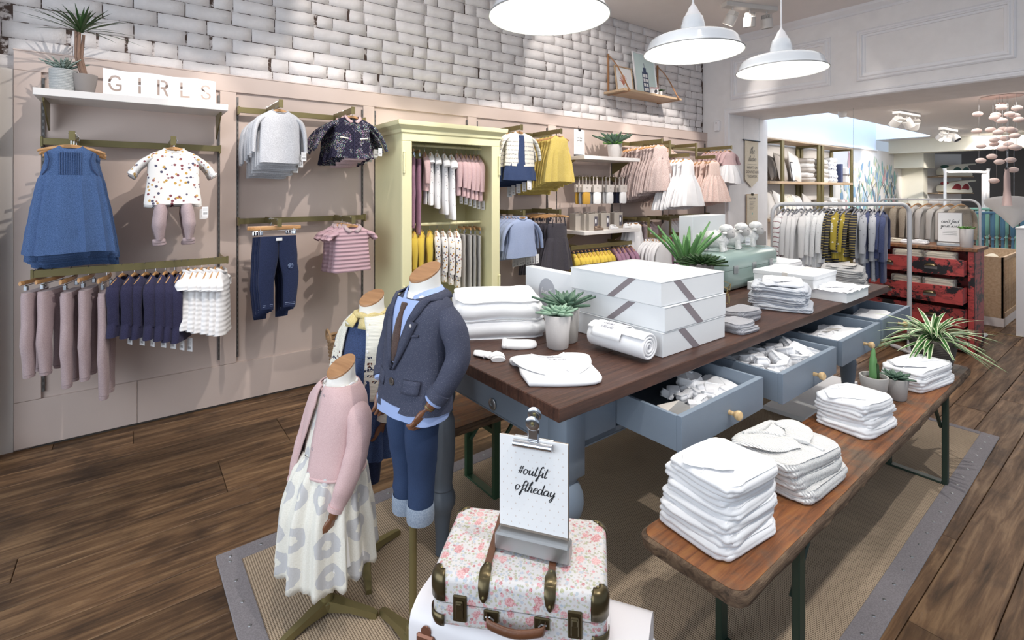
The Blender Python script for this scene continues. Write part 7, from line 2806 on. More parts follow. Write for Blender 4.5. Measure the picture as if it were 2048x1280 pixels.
def motif(t, scale, size, keep, cols, prev, seed=0.0):
 mp = t.map((1, 1, 1), loc=(seed, seed * .7, seed * .3))
 x = t.n('ShaderNodeTexVoronoi')
 x.inputs['Scale'].default_value = scale
 t.l(mp, x.inputs['Vector'])
 sp = t.n('ShaderNodeSeparateColor')
 t.l(x.outputs['Color'], sp.inputs[0])
 d = t.math('ADD', x.outputs['Distance'], t.math('MULTIPLY', t.math('SUBTRACT', t.noise(scale * 6, 3, .7), .5), .5))
 m = t.math('MULTIPLY', t.math('LESS_THAN', d, size), t.math('LESS_THAN', sp.outputs[0], keep))
 cc = t.ramp(sp.outputs[1], [(i / len(cols), c) for i, c in enumerate(cols)], const=True)
 inner = t.ramp(t.noise(scale * 9, 2), [(.4, 0.0), (.6, .5)])
 cc = t.mix(inner, cc, '#f0d8d6')
 return t.mix(m, prev, cc)

c = motif(t, 150, .40, .95, ['#8fa07c', '#9db3bd', '#a9b08a', '#b7a9a0'], t.mix(0.0, base, base), .3)
c = motif(t, 95, .36, .75, ['#b8595f', '#97a36f', '#d48a92', '#9fb4c4'], c, 1.7)
c = motif(t, 36, .35, .6, ['#cf8185', '#d99c9c', '#c6757a'], c, 4.1)
t.col(c).set(.38, spec=.4)
m_flor = t.m
m_abr = mat('antique_brass', '#5f5338', .3, .8, var=.25, vs=40)
m_strap = NT('brown_leather_strap')
m_strap.col(m_strap.mix(m_strap.noise(20, 4), '#4e2d1c', '#7a482a')).set(.4)
m_strap.bump(m_strap.noise(150, 3), .3, .002)
m_strap = m_strap.m
su = thing('floral_suitcase', 'small floral suitcase with brown straps and antique brass corners', 'suitcase', (.706, .887, TZ2 + .001), SA)
sw, sd, shh = .182, .118, .108
seam = .052

def rounded_slab(w, d, z0, z1, rc_, top, e=.012, n=7):
 pl = []
 for (cx, cy, a0) in ((w - rc_, d - rc_, 0), (-w + rc_, d - rc_, 90), (-w + rc_, -d + rc_, 180), (w - rc_, -d + rc_, 270)):
  for k in range(n):
   a = R(a0 + 90 * k / (n - 1))
   pl.append((cx, cy, math.cos(a), math.sin(a)))
 def ring(ins, z): return [(cx + (rc_ - ins) * c_, cy + (rc_ - ins) * s_, z) for cx, cy, c_, s_ in pl]
 if top:
  lv = [(0, z0), (0, z1 - e)] + [(e * (1 - math.cos(a)), z1 - e + e * math.sin(a)) for a in [R(q) for q in (22, 45, 68, 90)]]
 else:
  lv = [(e * (1 - math.sin(a)), z0 + e * (1 - math.cos(a))) for a in [R(q) for q in (0, 30, 60, 90)]] + [(0, z1)]
 return MB().loft([ring(i_, z_) for i_, z_ in lv])

rounded_slab(sw, sd, 0, seam - .0015, .026, False).build('base', m_flor, su, 50)
MB().box(-sw + .01, sw - .01, -sd + .01, sd - .01, seam - .003, seam + .002).build('lining_gap', m_strap, su)
ld = rounded_slab(sw + .001, sd + .001, seam + .0015, shh, .026, True, .016).build('lid', m_flor, su, 50)
for sx in (-1, 1):
 for sy in (-1, 1):
  for (z0, z1, par, nm) in ((seam + .004, shh + .0012, ld, True), (.0, .030, su, False)):
   r_ = .027
   cx, cy = sx * (sw - .0255), sy * (sd - .0255)
   a0 = {(1, 1): 0, (-1, 1): 90, (-1, -1): 180, (1, -1): 270}[(sx, sy)]
   rings = []
   if nm:
    lv = [(r_ + .001, z0), (r_ + .002, z0 + .02), (r_ + .002, shh - .016), (r_ - .002, shh - .005), (r_ - .010, shh + .0005), (r_ - .018, shh + .0015)]
   else:
    lv = [(r_ + .002, .028), (r_ + .002, .012), (r_ - .001, .003), (r_ - .008, -.0002)]
   for k, (rr2, z) in enumerate(lv):
    spread = 14 if nm else 10
    rings.append([(cx + rr2 * math.cos(R(a0 - spread + (90 + 2 * spread) * q / 10)), cy + rr2 * math.sin(R(a0 - spread + (90 + 2 * spread) * q / 10)), z) for q in range(11)])
   b = MB()
   b.loft(rings, False, False, closed=False)
   o = b.build('brass_corner', m_abr, par, 60)
   md = o.modifiers.new('t', 'SOLIDIFY')
   md.thickness = .0018
   md.offset = 0
   am = R(a0 + 45)
   if nm:
    MB().sphere((cx + (r_ - .018) * math.cos(am), cy + (r_ - .018) * math.sin(am), shh + .002), .0032, None, .0018, 8, 5).build('rivet', m_brass, o)
for sx in (-1, 1):
 x = sx * .068
 P = [(x, sd + .002, seam + .01), (x, sd + .002, shh - .016), (x, sd - .014, shh + .002), (x, 0, shh + .0025), (x, -sd + .022, shh + .002)]
 b = MB()
 b.loft([[(p[0] - .0075, p[1], p[2]), (p[0] + .0075, p[1], p[2]), (p[0] + .0075, p[1], p[2] + .0028), (p[0] - .0075, p[1], p[2] + .0028)] for p in P])
 st = b.build('strap', m_strap, su, 40, fix=True)
 P = [(-sd + .040, shh + .0045, .0085), (-sd + .022, shh + .007, .012), (-sd + .006, shh + .002, .012), (-sd - .004, shh - .014, .0115), (-sd - .0045, shh - .032, .009), (-sd - .003, shh - .040, .005)]
 b = MB()
 b.loft([[(x + w_ * math.cos(a), y + .003 * math.sin(a), z + .0026 * math.sin(a)) for a in [2 * PI * k / 10 for k in range(10)]] for y, z, w_ in P])
 b.build('strap_end', m_abr, st, 60, fix=True)
 for (yy, zz_) in ((-sd + .036, shh + .0075), (-sd - .008, shh - .030)):
  MB().sphere((x, yy, zz_), .003, None, .003, 8, 5).build('rivet', m_brass, st)
 # latches
 lx_ = sx * .118
 lt = MB().box(lx_ - .0145, lx_ + .0145, -sd - .005, -sd + .001, seam - .034, seam + .020, .002).build('latch', m_abr, su)
 MB().box(lx_ - .008, lx_ + .008, -sd - .010, -sd - .004, seam - .026, seam + .012, .002).build('hasp', m_abr, lt)
 MB().box(lx_ - .006, lx_ + .006, -sd - .013, -sd - .009, seam - .004, seam + .010, .002).build('tongue', m_abr, lt)
 bk_ = MB().box(sx * .052 - .016, sx * .052 + .016, -sd - .004, -sd + .001, seam - .026, seam - .002, .002).build('handle_plate', m_abr, su)
 MB().tube([(sx * .046, -sd - .006, seam - .018), (sx * .052, -sd - .012, seam - .008), (sx * .062, -sd - .008, seam - .012)], .0016, 6).build('ring', m_steel, bk_)
P = catmull([(-.060, -sd - .008, seam - .014), (-.052, -sd - .018, seam - .018), (0, -sd - .024, seam - .024), (.052, -sd - .018, seam - .018), (.060, -sd - .008, seam - .014)], 5)
b = MB()
b.loft([[(p.x, p.y + .0055 * math.cos(a), p.z + .0095 * math.sin(a)) for a in [2 * PI * k / 12 for k in range(12)]] for p in P])
b.build('handle', m_strap, su, 60, fix=True)

# clipboard sign in an aluminium foot
SZ = TZ2 + shh + .0065
sgn = thing('outfit_sign', 'clipboard sign reading #outfit of the day on the floral suitcase', 'sign', (.700, .850, SZ), math.atan2(.791 - .929, .751 - .657))
MB().box(-.084, .084, -.018, .020, 0, .038, .004).build('foot', m_steel, sgn)
MB().box(-.078, .078, .006, .015, .03, .245, .002).build('clipboard', mat('grey_oak_board', '#8e7f72', .6, var=.1), sgn)
pp = MB().box(-.079, .077, .0035, .0055, .045, .247).build('paper', m_white, sgn, 0)
b = MB()
mdots = mat('pale_tan_ink', '#d9c7bd', .6)
for r_ in range(13):
 for c_ in range(8):
  x = -.070 + c_ * .0195 + (.0097 if r_ % 2 else 0)
  z = .055 + r_ * .0142
  if x < .073:
   b.add([(x - .0012, .0033, z), (x, .0033, z - .0018), (x + .0012, .0033, z), (x, .0033, z + .0018)], [(0, 1, 2, 3)])
o = b.build('printed_dots', mdots, pp, 0)
o['kind'] = 'stuff'
script(pp, '#outfit', .0118, (-.004, .0032, .166), m_black, (1, 0, 0), (0, 0, 1), slant=.28, weight=.085, rise=-.02)
script(pp, 'oftheday', .0118, (.002, .0032, .128), m_black, (1, 0, 0), (0, 0, 1), slant=.28, weight=.085, rise=-.03)
cl = MB().cyl((-.044, -.004, .236), (.044, -.004, .236), .0085, 14).build('clip_jaw', m_chrome, sgn)
MB().cyl((-.044, .012, .240), (.044, .012, .240), .007, 14).build('clip_back_jaw', m_chrome, cl)
MB().box(-.013, .013, .0, .010, .236, .272, .003).build('clip_lever', m_chrome, cl)
for (yy, zz_) in ((-.004, .284), (.012, .298)):
 MB().lathe([(.0135, -.0015), (.016, 0), (.0135, .0015), (.006, .0015), (.005, 0), (.006, -.0015)], 22, m=Matrix.Translation((0, yy, zz_)) @ Matrix.Rotation(R(90), 4, 'X'), cap0=False, cap1=False).build('clip_ring', m_chrome, cl)
 MB().sphere((0, yy, zz_), .0045, .002, .0045, 10, 6).build('rivet', m_brass, cl)

# ============================================================ PENDANT LAMPS
m_enam = mat('pale_blue_white_enamel', '#dfe5ec', .15, var=0, coat=.5)
t = NT('glowing_reflector')
t.col('#f4f6ef').set(.4)
t.b.inputs['Emission Color'].default_value = (1, 1, .96, 1)
t.b.inputs['Emission Strength'].default_value = .75  # glow put into the reflector, standing for bulb light falling on it
m_lin = t.m

def glow(name, col, s):
 t = NT(name)
 t.col(col)
 t.b.inputs['Emission Color'].default_value = lin(col)
 t.b.inputs['Emission Strength'].default_value = s
 return t.m

m_glow = glow('lamp_diffuser', '#e4e6dc', .35)
m_spotglow = glow('spot_lens', '#fff3e2', 6.0)
for i, (x, y, lab) in enumerate([(1.52, 1.73, 'nearest of three white enamel pendant lamps, cut off by the picture top'), (2.584, 1.682, 'middle of three white enamel pendant lamps'), (3.45, 1.585, 'white enamel pendant lamp nearest the cross wall')]):
 lp = thing('pendant_lamp', lab, 'lamp', (x, y, 2.395))
 MB().lathe([(.277, .0), (.272, .006), (.262, .022), (.250, .055), (.238, .072), (.215, .083), (.14, .096), (.078, .108), (.070, .118), (.066, .155), (.054, .205), (.046, .21)], 56, cap0=False, cap1=False).build('shade', m_enam, lp, 60)
 MB().lathe([(.2755, .0015), (.270, .004), (.259, .022), (.247, .053), (.235, .068), (.212, .078), (.16, .085)][::-1], 56, cap0=False, cap1=False).build('inner_reflector', m_lin, lp, 60)
 MB().tube([(.276 * math.cos(a), .276 * math.sin(a), 0) for a in [2 * PI * k / 64 for k in range(65)]], .0035, 6, False).build('rim', mat('grey_rim', '#9a9a98', .3), lp, 60)
 MB().lathe([(.001, .078), (.165, .084), (.16, .088), (.001, .086)], 40).build('diffuser', m_glow, lp, 60)
 MB().lathe([(.046, .208), (.040, .225), (.030, .24), (.022, .262), (.010, .275), (.006, .29)], 24).build('cap', m_trim, lp, 60)
 MB().cyl((0, 0, .28), (0, 0, CEIL - 2.395), .005, 10).build('cord', m_trim, lp)
 d = bpy.data.lights.new('pendant_lamp_light', 'POINT')
 d.energy, d.color, d.shadow_soft_size = 6, (1, .98, .92), .08
 o = bpy.data.objects.new('pendant_lamp_light', d)
 COL.objects.link(o)
 o.location = (x, y, 2.395 - .07)

m_can = mat('warm_white_spot_body', '#d8d2cc', .5)

def track(label, loc, rz, heads):
 tk = thing('track_spotlights', label, 'ceiling light', loc, rz)
 MB().box(-.36, .36, -.05, .05, -.055, 0, .004).build('track', m_can, tk)
 for (x, tx, ty, lit) in heads:
  A = Vector((x, 0, -.055))
  D = Vector((tx, ty, -1)).normalized()
  MB().cyl(A, A + Vector((0, 0, -.06)), .008, 8).build('stem', m_can, tk)
  M_ = Matrix.Translation(A + Vector((0, 0, -.085))) @ D.to_track_quat('Z', 'Y').to_matrix().to_4x4()
  h = MB().lathe([(.055, .0), (.066, .006), (.066, .115), (.060, .118), (.060, .105), (.001, .10)], 24, m=M_).build('spot_head', m_can, tk, 40)
  b = MB()
  for k in range(9):
   xx = -.048 + .012 * k
   b.box(xx - .0025, xx + .0025, -.04, .04, -.045, .002, 0, M_)
  o = b.build('cooling_fins', m_can, h, 20)
  MB().lathe([(.058, .108), (.001, .109)], 20, m=M_, cap0=False).build('lens', m_spotglow if lit else mat('dark_lens', '#4a4a52', .3), h)
 return tk

track('white triple track spotlight on the front ceiling before the cross wall', (5.85, 3.05, CEIL), R(-22), [(-.24, -.25, .5, True), (.0, .1, .2, False), (.24, .15, .1, False)])
track('nearer triple track spotlight on the back room ceiling', (9.65, 2.53, 2.82), R(-6), [(-.30, .3, .9, False), (0, .5, -.3, True), (.30, .5, .4, False)])
track('further triple track spotlight on the back room ceiling', (12.85, 2.70, 2.82), R(-4), [(-.30, .4, .9, False), (0, .1, .2, False), (.30, -.3, -.8, False)])
o = thing('ceiling_sensor', 'small round white sensor under the edge of the skylight', 'sensor', (8.80, 3.12, 2.82))
MB().lathe([(.02, -.09), (.05, -.085), (.06, -.04), (.055, 0)], 20).build('housing', m_can, o)

# ============================================================ BANNER AND CLIPBOARD ON THE JAMB
m_calico = fabric('calico_banner', '#d8c9ae', '#e2d6bf', 500, .4, rnd=0)
bn = thing('hanging_banner', 'calico pennant reading the studio, hung on two wires in the opening', 'banner', (7.50, 3.885, 2.35))
b = MB()
P = [(-.235, 0), (.235, 0), (.235, -.60), (0, -.72), (-.235, -.60)]
P = [(-.20, 0), (.20, 0), (.20, -.60), (0, -.71), (-.20, -.60)]
MB().prism([(x, z) for x, z in P][::-1], lambda a, c: (a, -.006 + .008 * math.sin(a * 14), c), lambda a, c: (a, -.003 + .008 * math.sin(a * 14), c)).build('cloth', m_calico, bn, fix=True)
MB().cyl((-.25, -.004, .0), (.25, -.004, .0), .012, 12).build('rod', m_black, bn)
for s in (-1, 1):
 MB().cyl((s * .225, -.004, .0), (s * .225, -.004, OZ - 2.35), .0018, 6).build('wire', m_wire, bn)
script(bn, 'the', .052, (.0, -.016, -.20), m_black, weight=.07)
script(bn, 'studio', .046, (.0, -.016, -.31), m_black, weight=.07)
for k, tx in enumerate(("WHAT'S ON", 'DOWNSTAIRS', 'THIS WEEK')):
 type_line(bn, tx, .058, (0, -.018, -.43 - .066 * k), mat('grey_print', '#6b6460', .7))
MB().box(-.14, .14, -.0165, -.0155, -.362, -.359).build('rule', m_concd, bn)
cb2 = thing('wall_clipboard', 'kraft paper timetable on a clipboard below the studio pennant', 'notice', (7.51, 3.89, 1.07))
MB().box(-.165, .165, -.012, .0, 0, .47, .003).build('board', m_oak, cb2)
MB().box(-.155, .155, -.0155, -.012, .01, .455).build('paper', m_calico, cb2)
MB().box(-.03, .03, -.022, -.01, .445, .485, .004).build('clip', m_abr, cb2)
type_line(cb2, "WHAT'S ON", .034, (0, -.017, .39), mat('grey_print', '#6b6460', .7))
for k in range(6):
 MB().box(-.08, .08 - .03 * (k % 3), -.0168, -.0158, .35 - .022 * k, .354 - .022 * k).build('text_line', m_concd, cb2)
MB().lathe([(.016, 0), (.001, .0006)], 14, m=Matrix.Translation((0, -.016, .17)) @ Matrix.Rotation(R(90), 4, 'X')).build('printed_dot', mat('teal_ink', '#7fc0b8', .6), cb2)

# ============================================================ CLOTHES RAILS
m_rail = mat('white_powder_coated_tube', '#c9c9cb', .4, var=.02)

def rail_frame(label, p0, p1, H, r, n=1):
 a, c = Vector(p0), Vector(p1)
 L = (c - a).length
 ang = math.atan2(c.y - a.y, c.x - a.x)
 o = thing('clothes_rail', label, 'clothes rail', (a.x, a.y, 0), ang)
 k = .09
 P = [(0, 0, .02), (0, 0, H - k)] + [(k * (1 - math.cos(q)), 0, H - k + k * math.sin(q)) for q in [R(15 * j) for j in range(1, 7)]] + [(L - k + k * math.sin(q), 0, H - k + k * math.cos(q)) for q in [R(15 * j) for j in range(0, 7)]] + [(L, 0, .02)]
 MB().tube(P, r, 12).build('hoop', m_rail, o)
 for x in (0, L):
  MB().box(x - .03, x + .03, -.22, .22, 0, .03, .01).build('foot', m_rail, o)
 return o, L, ang

rail_frame('white tubular clothes rail of striped and patterned sleepsuits beyond the table', (4.987, 2.373), (6.056, 1.566), 1.462, .019)
m_plh = mat('grey_plastic_hanger', '#8f8f94', .4)
f_zig = stripe_mat('zigzag_white', '#ecebea', '#9d6d73', 22, width=.80, zig=True)
f_plain = fabric('oatmeal_white', '#e4e1df', None, 800)
f_speck = print_mat('speckled_white', '#ecebe9', ['#7f7a80', '#a07c6c', '#5c6272'], 130, .16, .6)
f_strp = stripe_mat('charcoal_yellow_stripe', '#3d3c42', '#d5b95c', 13, width=.93)
f_dino = print_mat('mustard_print', '#b9a033', ['#e9e4cf'], 24, .26, .55)
f_mark = print_mat('grey_mark_print', '#b6b8be', ['#4c4e58'], 34, .16, .5)
f_indi = fabric('indigo_jersey', '#3d466c', '#4c5680', 700)
sr = Vector((5.943 - 5.045, 1.651 - 2.329, 0)).normalized()
kinds = [('zigzag', f_zig, 1, 'white sleepsuit with pink zigzags'), ('plain', f_plain, 5, 'plain oatmeal sleepsuit'), ('speckled', f_speck, 4, 'speckled white sleepsuit'), ('striped', f_strp, 5, 'charcoal top with yellow stripes'), ('mustard', f_dino, 2, 'mustard printed top'), ('marked', f_mark, 3, 'grey marled top with dark marks'), ('indigo', f_indi, 3, 'indigo jersey top')]
order = ['zigzag'] + ['plain'] * 5 + ['speckled'] * 4 + ['striped', 'striped', 'mustard', 'striped', 'mustard', 'striped', 'striped'] + ['marked', 'marked', 'indigo', 'marked', 'indigo', 'indigo']
protos, cnt = {}, {}
info = {k[0]: k for k in kinds}
for i, kd in enumerate(order):
 d = .03 + .0445 * i
 p = Vector((5.045, 2.329, 0)) + sr * d
 mt, nm = info[kd][1], info[kd][3]
 cnt[kd] = cnt.get(kd, 0) + 1
 lab = nm + (f', {ORD[cnt[kd] - 1]} from left on the white rail' if info[kd][2] > 1 else ' at the left end of the white rail')
 rz = math.atan2(sr.y, sr.x) + R(40 + rm.uniform(-7, 7))
 if kd not in protos:
  pr = thing('sleepsuit' if kd in ('zigzag', 'plain', 'speckled') else 'baby_shirt', 'x', 'clothes', (0, 0, 0))
  g_top(pr, mt, .28, .50 if kd in ('plain', 'speckled', 'zigzag') else .44, 'long', .06, -.10, 80 + i, None, None, .02, .030, wob=.010)
  for ch in pr.children:
   if ch.name.startswith('hanger'):
    ch.data.materials[0] = m_plh
  if kd in ('marked', 'indigo', 'plain'):
   g_t = body_mesh([(-.52, .11, .025, .003), (-.62, .10, .024, .003), (-.74, .085, .02, .004)], 24, 6, i, hole=False)
   g_t.build('hanging_trousers', f_indi if kd == 'indigo' else mt, pr, 60)
  protos[kd] = pr
  pr.location, pr.rotation_euler = (p.x, p.y, 1.482), (0, 0, rz)
  pr['label'], pr['group'] = lab, nm + ' row'
 else:
  dup(protos[kd], (p.x, p.y, 1.482), rz, lab, nm + ' row', (1, 1, rm.uniform(.97, 1.10)))
rail_frame('thin grey-white clothes rail behind the red chest', (7.25, 1.262), (7.25, 2.19), 1.49, .012)
f_sheer = fabric('sheer_beige_cotton', '#a99a86', '#b8aa97', 500)
f_wc = fabric('off_white_muslin', '#cfcac4', None, 700)
for i in range(8):
 y = 2.08 - .095 * i
 mt = [f_sheer, f_sheer, f_sheer, f_wc, f_wc, f_wc, f_wc, f_sheer][i]
 key = 'r2' + mt.name
 lab = ('beige' if mt is f_sheer else 'off-white') + f' muslin baby garment, {ORD[i]} from left behind the red chest'
 if key not in protos:
  pr = thing('muslin_garment', lab, 'clothes', (7.25, y, 1.508), R(-18))
  g_top(pr, mt, .28, .46, 'long', .03, -.09, 90 + i, None, None, .02, .02)
  pr['group'] = 'muslin garments behind the red chest'
  protos[key] = pr
 else:
  dup(protos[key], (7.25, y, 1.508), R(-18 + rm.uniform(-15, 15)), lab, 'muslin garments behind the red chest')

# ============================================================ RED DISTRESSED CHEST
t = NT('distressed_red_paint')
n1 = t.noise(1, 5, .7, t.map((1.2, 5, 16)), 1.2)
n2 = t.noise(5, 5, .75)
m1 = t.ramp(n1, [(.50, 0.0), (.57, 1.0)])
m2 = t.ramp(n2, [(.51, 0.0), (.56, 1.0)])
t.col(t.mix(t.math('MINIMUM', t.math('ADD', t.math('MULTIPLY', m1, .45), m2), 1.0), '#c44340', '#1f1b20')).set(.45, spec=.5)
t.bump(n2, .3, .003)
m_red = t.m
ch = thing('chest_of_drawers', 'distressed red and black chest with four pulled-out drawers', 'chest of drawers', (6.5, 1.17, 0))
CWd = .92
MB().box(.0, .40, 0, .03, .02, 1.0, .003).build('side_panel', m_red, ch)
MB().box(.0, .40, CWd - .03, CWd, .02, 1.0, .003).build('side_panel', m_red, ch)
MB().box(.38, .40, .03, CWd - .03, .02, 1.0).build('back_panel', m_red, ch)
MB().box(.0, .38, .03, CWd - .03, .02, .035).build('bottom_board', m_red, ch)
MB().box(-.02, .02, 0, .045, .0, 1.0, .003).build('corner_post', m_red, ch)
MB().box(-.02, .02, CWd - .045, CWd, .0, 1.0, .003).build('corner_post', m_red, ch)
MB().box(-.05, .42, -.03, CWd + .03, 1.0, 1.032, .004).build('top_board', m_bench, ch)
m_plast = NT('clear_packet')
m_plast.col('#e8e4dc').set(.2, trans=.6, alpha=.55)
m_plast = m_plast.m
f_cream = fabric('cream_folded', '#d9d0bc', None, 700)
for i, (z0, z1, out) in enumerate([(.765, .925, .13), (.495, .665, .17), (.265, .45, .12), (.04, .24, .02)]):
 d = MB().box(-out - .02, -out, .05, CWd - .05, z0, z1, .003).build('drawer', m_red, ch)
 for y in (.05, CWd - .065):
  MB().box(-out, .34, y, y + .015, z0 + .01, z1 - .015).build('drawer_side', m_red, d)
 MB().box(-out, .34, .065, CWd - .065, z0 + .01, z0 + .02).build('drawer_bottom', m_red, d)
 for y in (.30, .66):
  # cup pull
  b = MB()
  rings = []
  for k in range(6):
   a = R(18 * k)
   rings.append([(-out - .02 - .028 * math.sin(a), y + .05 * math.cos(q) * (1 - .2 * math.sin(a)), (z0 + z1) / 2 + .025 * math.sin(q) * math.cos(a) + .0) for q in [PI * j / 10 for j in range(11)]])
  b.loft(rings, False, False, closed=False)
  q = b.build('cup_pull', m_abr, d, 60)
  q.modifiers.new('t', 'SOLIDIFY').thickness = .003
  MB().box(-out - .0225, -out - .02, y - .05, y + .05, (z0 + z1) / 2 - .03, (z0 + z1) / 2 + .004).build('label_plate', m_concd, d)
for i, (y, z, r_) in enumerate([(.24, .93, 0), (.50, .93, 3), (.24, .67, 2), (.50, .67, -2)]):
 x0 = -.07 if i < 2 else -.11
 wh = ['right half of the top', 'left half of the top', 'right half of the second', 'left half of the second'][i]
 o = thing('clothes_packet', f'clear packet of folded cream baby clothes in the {wh} chest drawer', 'packet', (6.5 + x0 + .0, 1.17 + y, z - .05), R(r_))
 fm, _ = fold_mesh(.10, .22, .085, 3, i + 5, i, 0)
 fm.build('folded_cloth', f_cream, o, 70)
 MB().box(-.052, .052, -.125, .125, -.002, .105, .006).build('packet', m_plast, o)
for i, (y, nm, mt) in enumerate(((.72, 'cream', f_cream), (.50, 'white', f_wfold))):
 folded('folded_muslin', f'{nm} folded muslin lying on the red chest', 'muslin', (6.62, 1.17 + y, 1.033), R(90), .24, .14, .03, 1, mt, 150 + i, 150, extra='body')
o = thing('size_sign', "framed notice reading can't find your size on the red chest", 'sign', (6.60, 1.375, 1.033), R(-84))
MB().box(-.095, .095, 0, .012, .02, .34, .002).build('board', m_concd, o)
MB().box(-.09, .09, -.002, 0, .045, .335).build('paper', m_white, o)
MB().box(-.10, .10, -.02, .03, 0, .03, .003).build('foot', m_steel, o)
script(o, "can't find", .017, (0, -.0026, .235), m_black, weight=.08)
script(o, 'your size?', .017, (0, -.0026, .190), m_black, weight=.08)
for k in range(3):
 MB().box(-.055, .055, -.003, -.0022, .15 - .018 * k, .1515 - .018 * k).build('text_line', m_black, o)
p = cone_pot('little green succulent in tall pale pot at the right end of the red chest', (6.58, 1.245, 1.033), .048, .056, .185, m_concw, 'potted_succulent')
rosette('leaves', p, (-.01, 0, .175), 16, .07, .010, m_leafy, rm, (.4, .95), (0, .1), 5, .5)

# ============================================================ CRIB, PLINTH, BALUSTRADE
crib = thing('baby_crib', 'oak baby crib with solid end panel and slatted side', 'crib', (8.08, 1.20, 0))
MB().box(0, .025, 0, .62, .10, .815, .003).build('end_panel', m_oak, crib)
MB().box(0, .025, 0, .62, .0, .10).build('base_board', m_shelf, crib)
MB().box(1.25, 1.275, 0, .62, .10, .815, .003).build('end_panel', m_oak, crib)
for y in (0, .595):
 MB().box(0, .045, y, y + .025, .10, .815, .003).build('post', m_oak, crib)
 MB().box(.025, 1.25, y, y + .025, .775, .815, .003).build('top_rail', m_oak, crib)
 MB().box(.025, 1.25, y, y + .025, .10, .16, .003).build('bottom_rail', m_oak, crib)
 MB().box(.025, 1.25, y, y + .02, .0, .10).build('base_board', m_shelf, crib)
 for k in range(17):
  x = .085 + .07 * k
  MB().box(x - .012, x + .012, y + .006, y + .018, .15, .78).build('slat', m_oak, crib)
MB().box(.03, 1.25, .03, .59, .42, .50, .02).build('mattress', m_white, crib)
for i, y in enumerate((.18, .36)):
 o = thing('crib_cushion', ['nearer', 'further'][i] + ' cream cushion propped up in the crib', 'cushion', (8.38, 1.20 + y, .66), (R(20), R(-20), R(10)))
 b = MB().sphere((0, 0, 0), .17, .09, .17, 20, 12)
 b.build('pad', f_cream, o, 70)
pl = thing('white_plinth', 'tall plain white plinth cut off by the right picture edge', 'plinth', (7.72, .60, 0))
MB().box(0, .5, -.45, .452, 0, 1.17, .004).build('block', m_white, pl)
MB().box(-.005, .505, -.455, .457, 1.17, 1.19, .003).build('top_board', m_white, pl)
o = thing('floor_trim_strip', 'brass floor strip in front of the crib', 'trim', (7.70, 1.0, 0))
MB().box(0, .02, 0, 1.0, -.002, .004).build('strip', mat('bright_brass', '#c9b27a', .25, .9), o)

m_teal = mat('teal_green_paint', '#7fb8a6', .5)
m_sblue = mat('slate_blue_paint', '#4f7fa0', .5)
for (label, x0, y0, mt, z1, n, sp_) in (('slate blue turned balustrade with broad balusters', 11.28, 2.13, m_sblue, 1.235, 8, .17), ('pale teal turned balustrade behind the blue one', 11.50, 2.36, m_teal, 1.285, 9, .17)):
 bl_ = thing('balustrade', label, 'balustrade', (x0, y0, 0), math.atan2(-.603, .798))
 L = sp_ * n + .1
 MB().box(-.05, L, -.035, .035, z1 - .04, z1, .008).build('hand_rail', mt, bl_)
 MB().box(-.05, L, -.03, .03, .10, .14, .004).build('bottom_rail', mt, bl_)
 MB().box(-.07, .01, -.045, .045, 0, z1 + .05, .006).build('newel', mt, bl_)
 for k in range(n):
  b = MB()
  b.lathe([(q * .72, w) for q, w in ((.045, .14), (.045, .24), (.025, .27), (.038, .36), (.042, .5), (.030, .62), (.022, .74), (.036, .76), (.022, .78), (.022, .80), (.044, .83), (.044, 1.0), (.044, z1 - .04))], 14, c=(.10 + sp_ * k, 0, 0))
  b.build('baluster', mt, bl_, 50)
# stair flight seen through the balusters
st = thing('stair_flight', 'dark wooden stair flight going down behind the balustrades', 'stairs', (12.2, 1.2, 0))
for k in range(6):
 MB().box(.1 + .28 * k, .4 + .28 * k, 0, 1.8, .12 * k, .12 * k + .05, .003).build('tread', m_walnut, st)

# ============================================================ BACK ROOM SHELVING WITH CUSHIONS AND BLANKETS
sv = thing('brass_shelving', 'two-bay brass shelving with pale oak shelves in the back room', 'shelving', (8.30, 3.9, 0))
for x in (.26, 1.66, 1.82, 3.20):
 for y in (0, .36):
  MB().box(x - .045, x + .045, y, y + .03, 0, 2.42, .002).build('post', m_brass, sv)
 MB().box(x - .03, x + .03, .02, .37, 2.385, 2.415).build('top_tie', m_brass, sv)
MB().box(-.2, 3.24, 0, .39, 2.415, 2.43).build('top_board', m_oak, sv)
for z in (1.745, 1.135, .55):
 MB().box(-.2, 3.24, -.005, .38, z - .045, z, .002).build('shelf_board', m_oak, sv)

def cushion(label, x, y, z, s, mt, ry=0, rx=-12, rz=0):
 o = thing('cushion', label, 'cushion', (x, y, z), (R(rx), R(ry), R(rz)))
 b = MB()
 n = 12

 def f(side):
  def g(u, v):
   a, c = 2 * u - 1, 2 * v - 1
   k = (1 - a ** 2) ** .45 * (1 - c ** 2) ** .45
   p = 1 - .10 * (1 - abs(a)) * abs(c) ** 2
   q = 1 - .10 * (1 - abs(c)) * abs(a) ** 2
   return (a * s / 2 * q, side * .065 * k, s / 2 + c * s / 2 * p)
  return g
 b.grid(f(-1), n, n)
 b2 = MB().grid(f(1), n, n)
 b2.f = [q[::-1] for q in b2.f]
 b.add(b2.v, b2.f)
 b.build('cover', mt, o, 80)
 MB().tube([(s / 2 * sgn_pow(math.cos(a), .25) * .985, 0, s / 2 + s / 2 * sgn_pow(math.sin(a), .25) * .985) for a in [2 * PI * k / 40 for k in range(41)]], .004, 5, False).build('piping', mt, o)
 return o

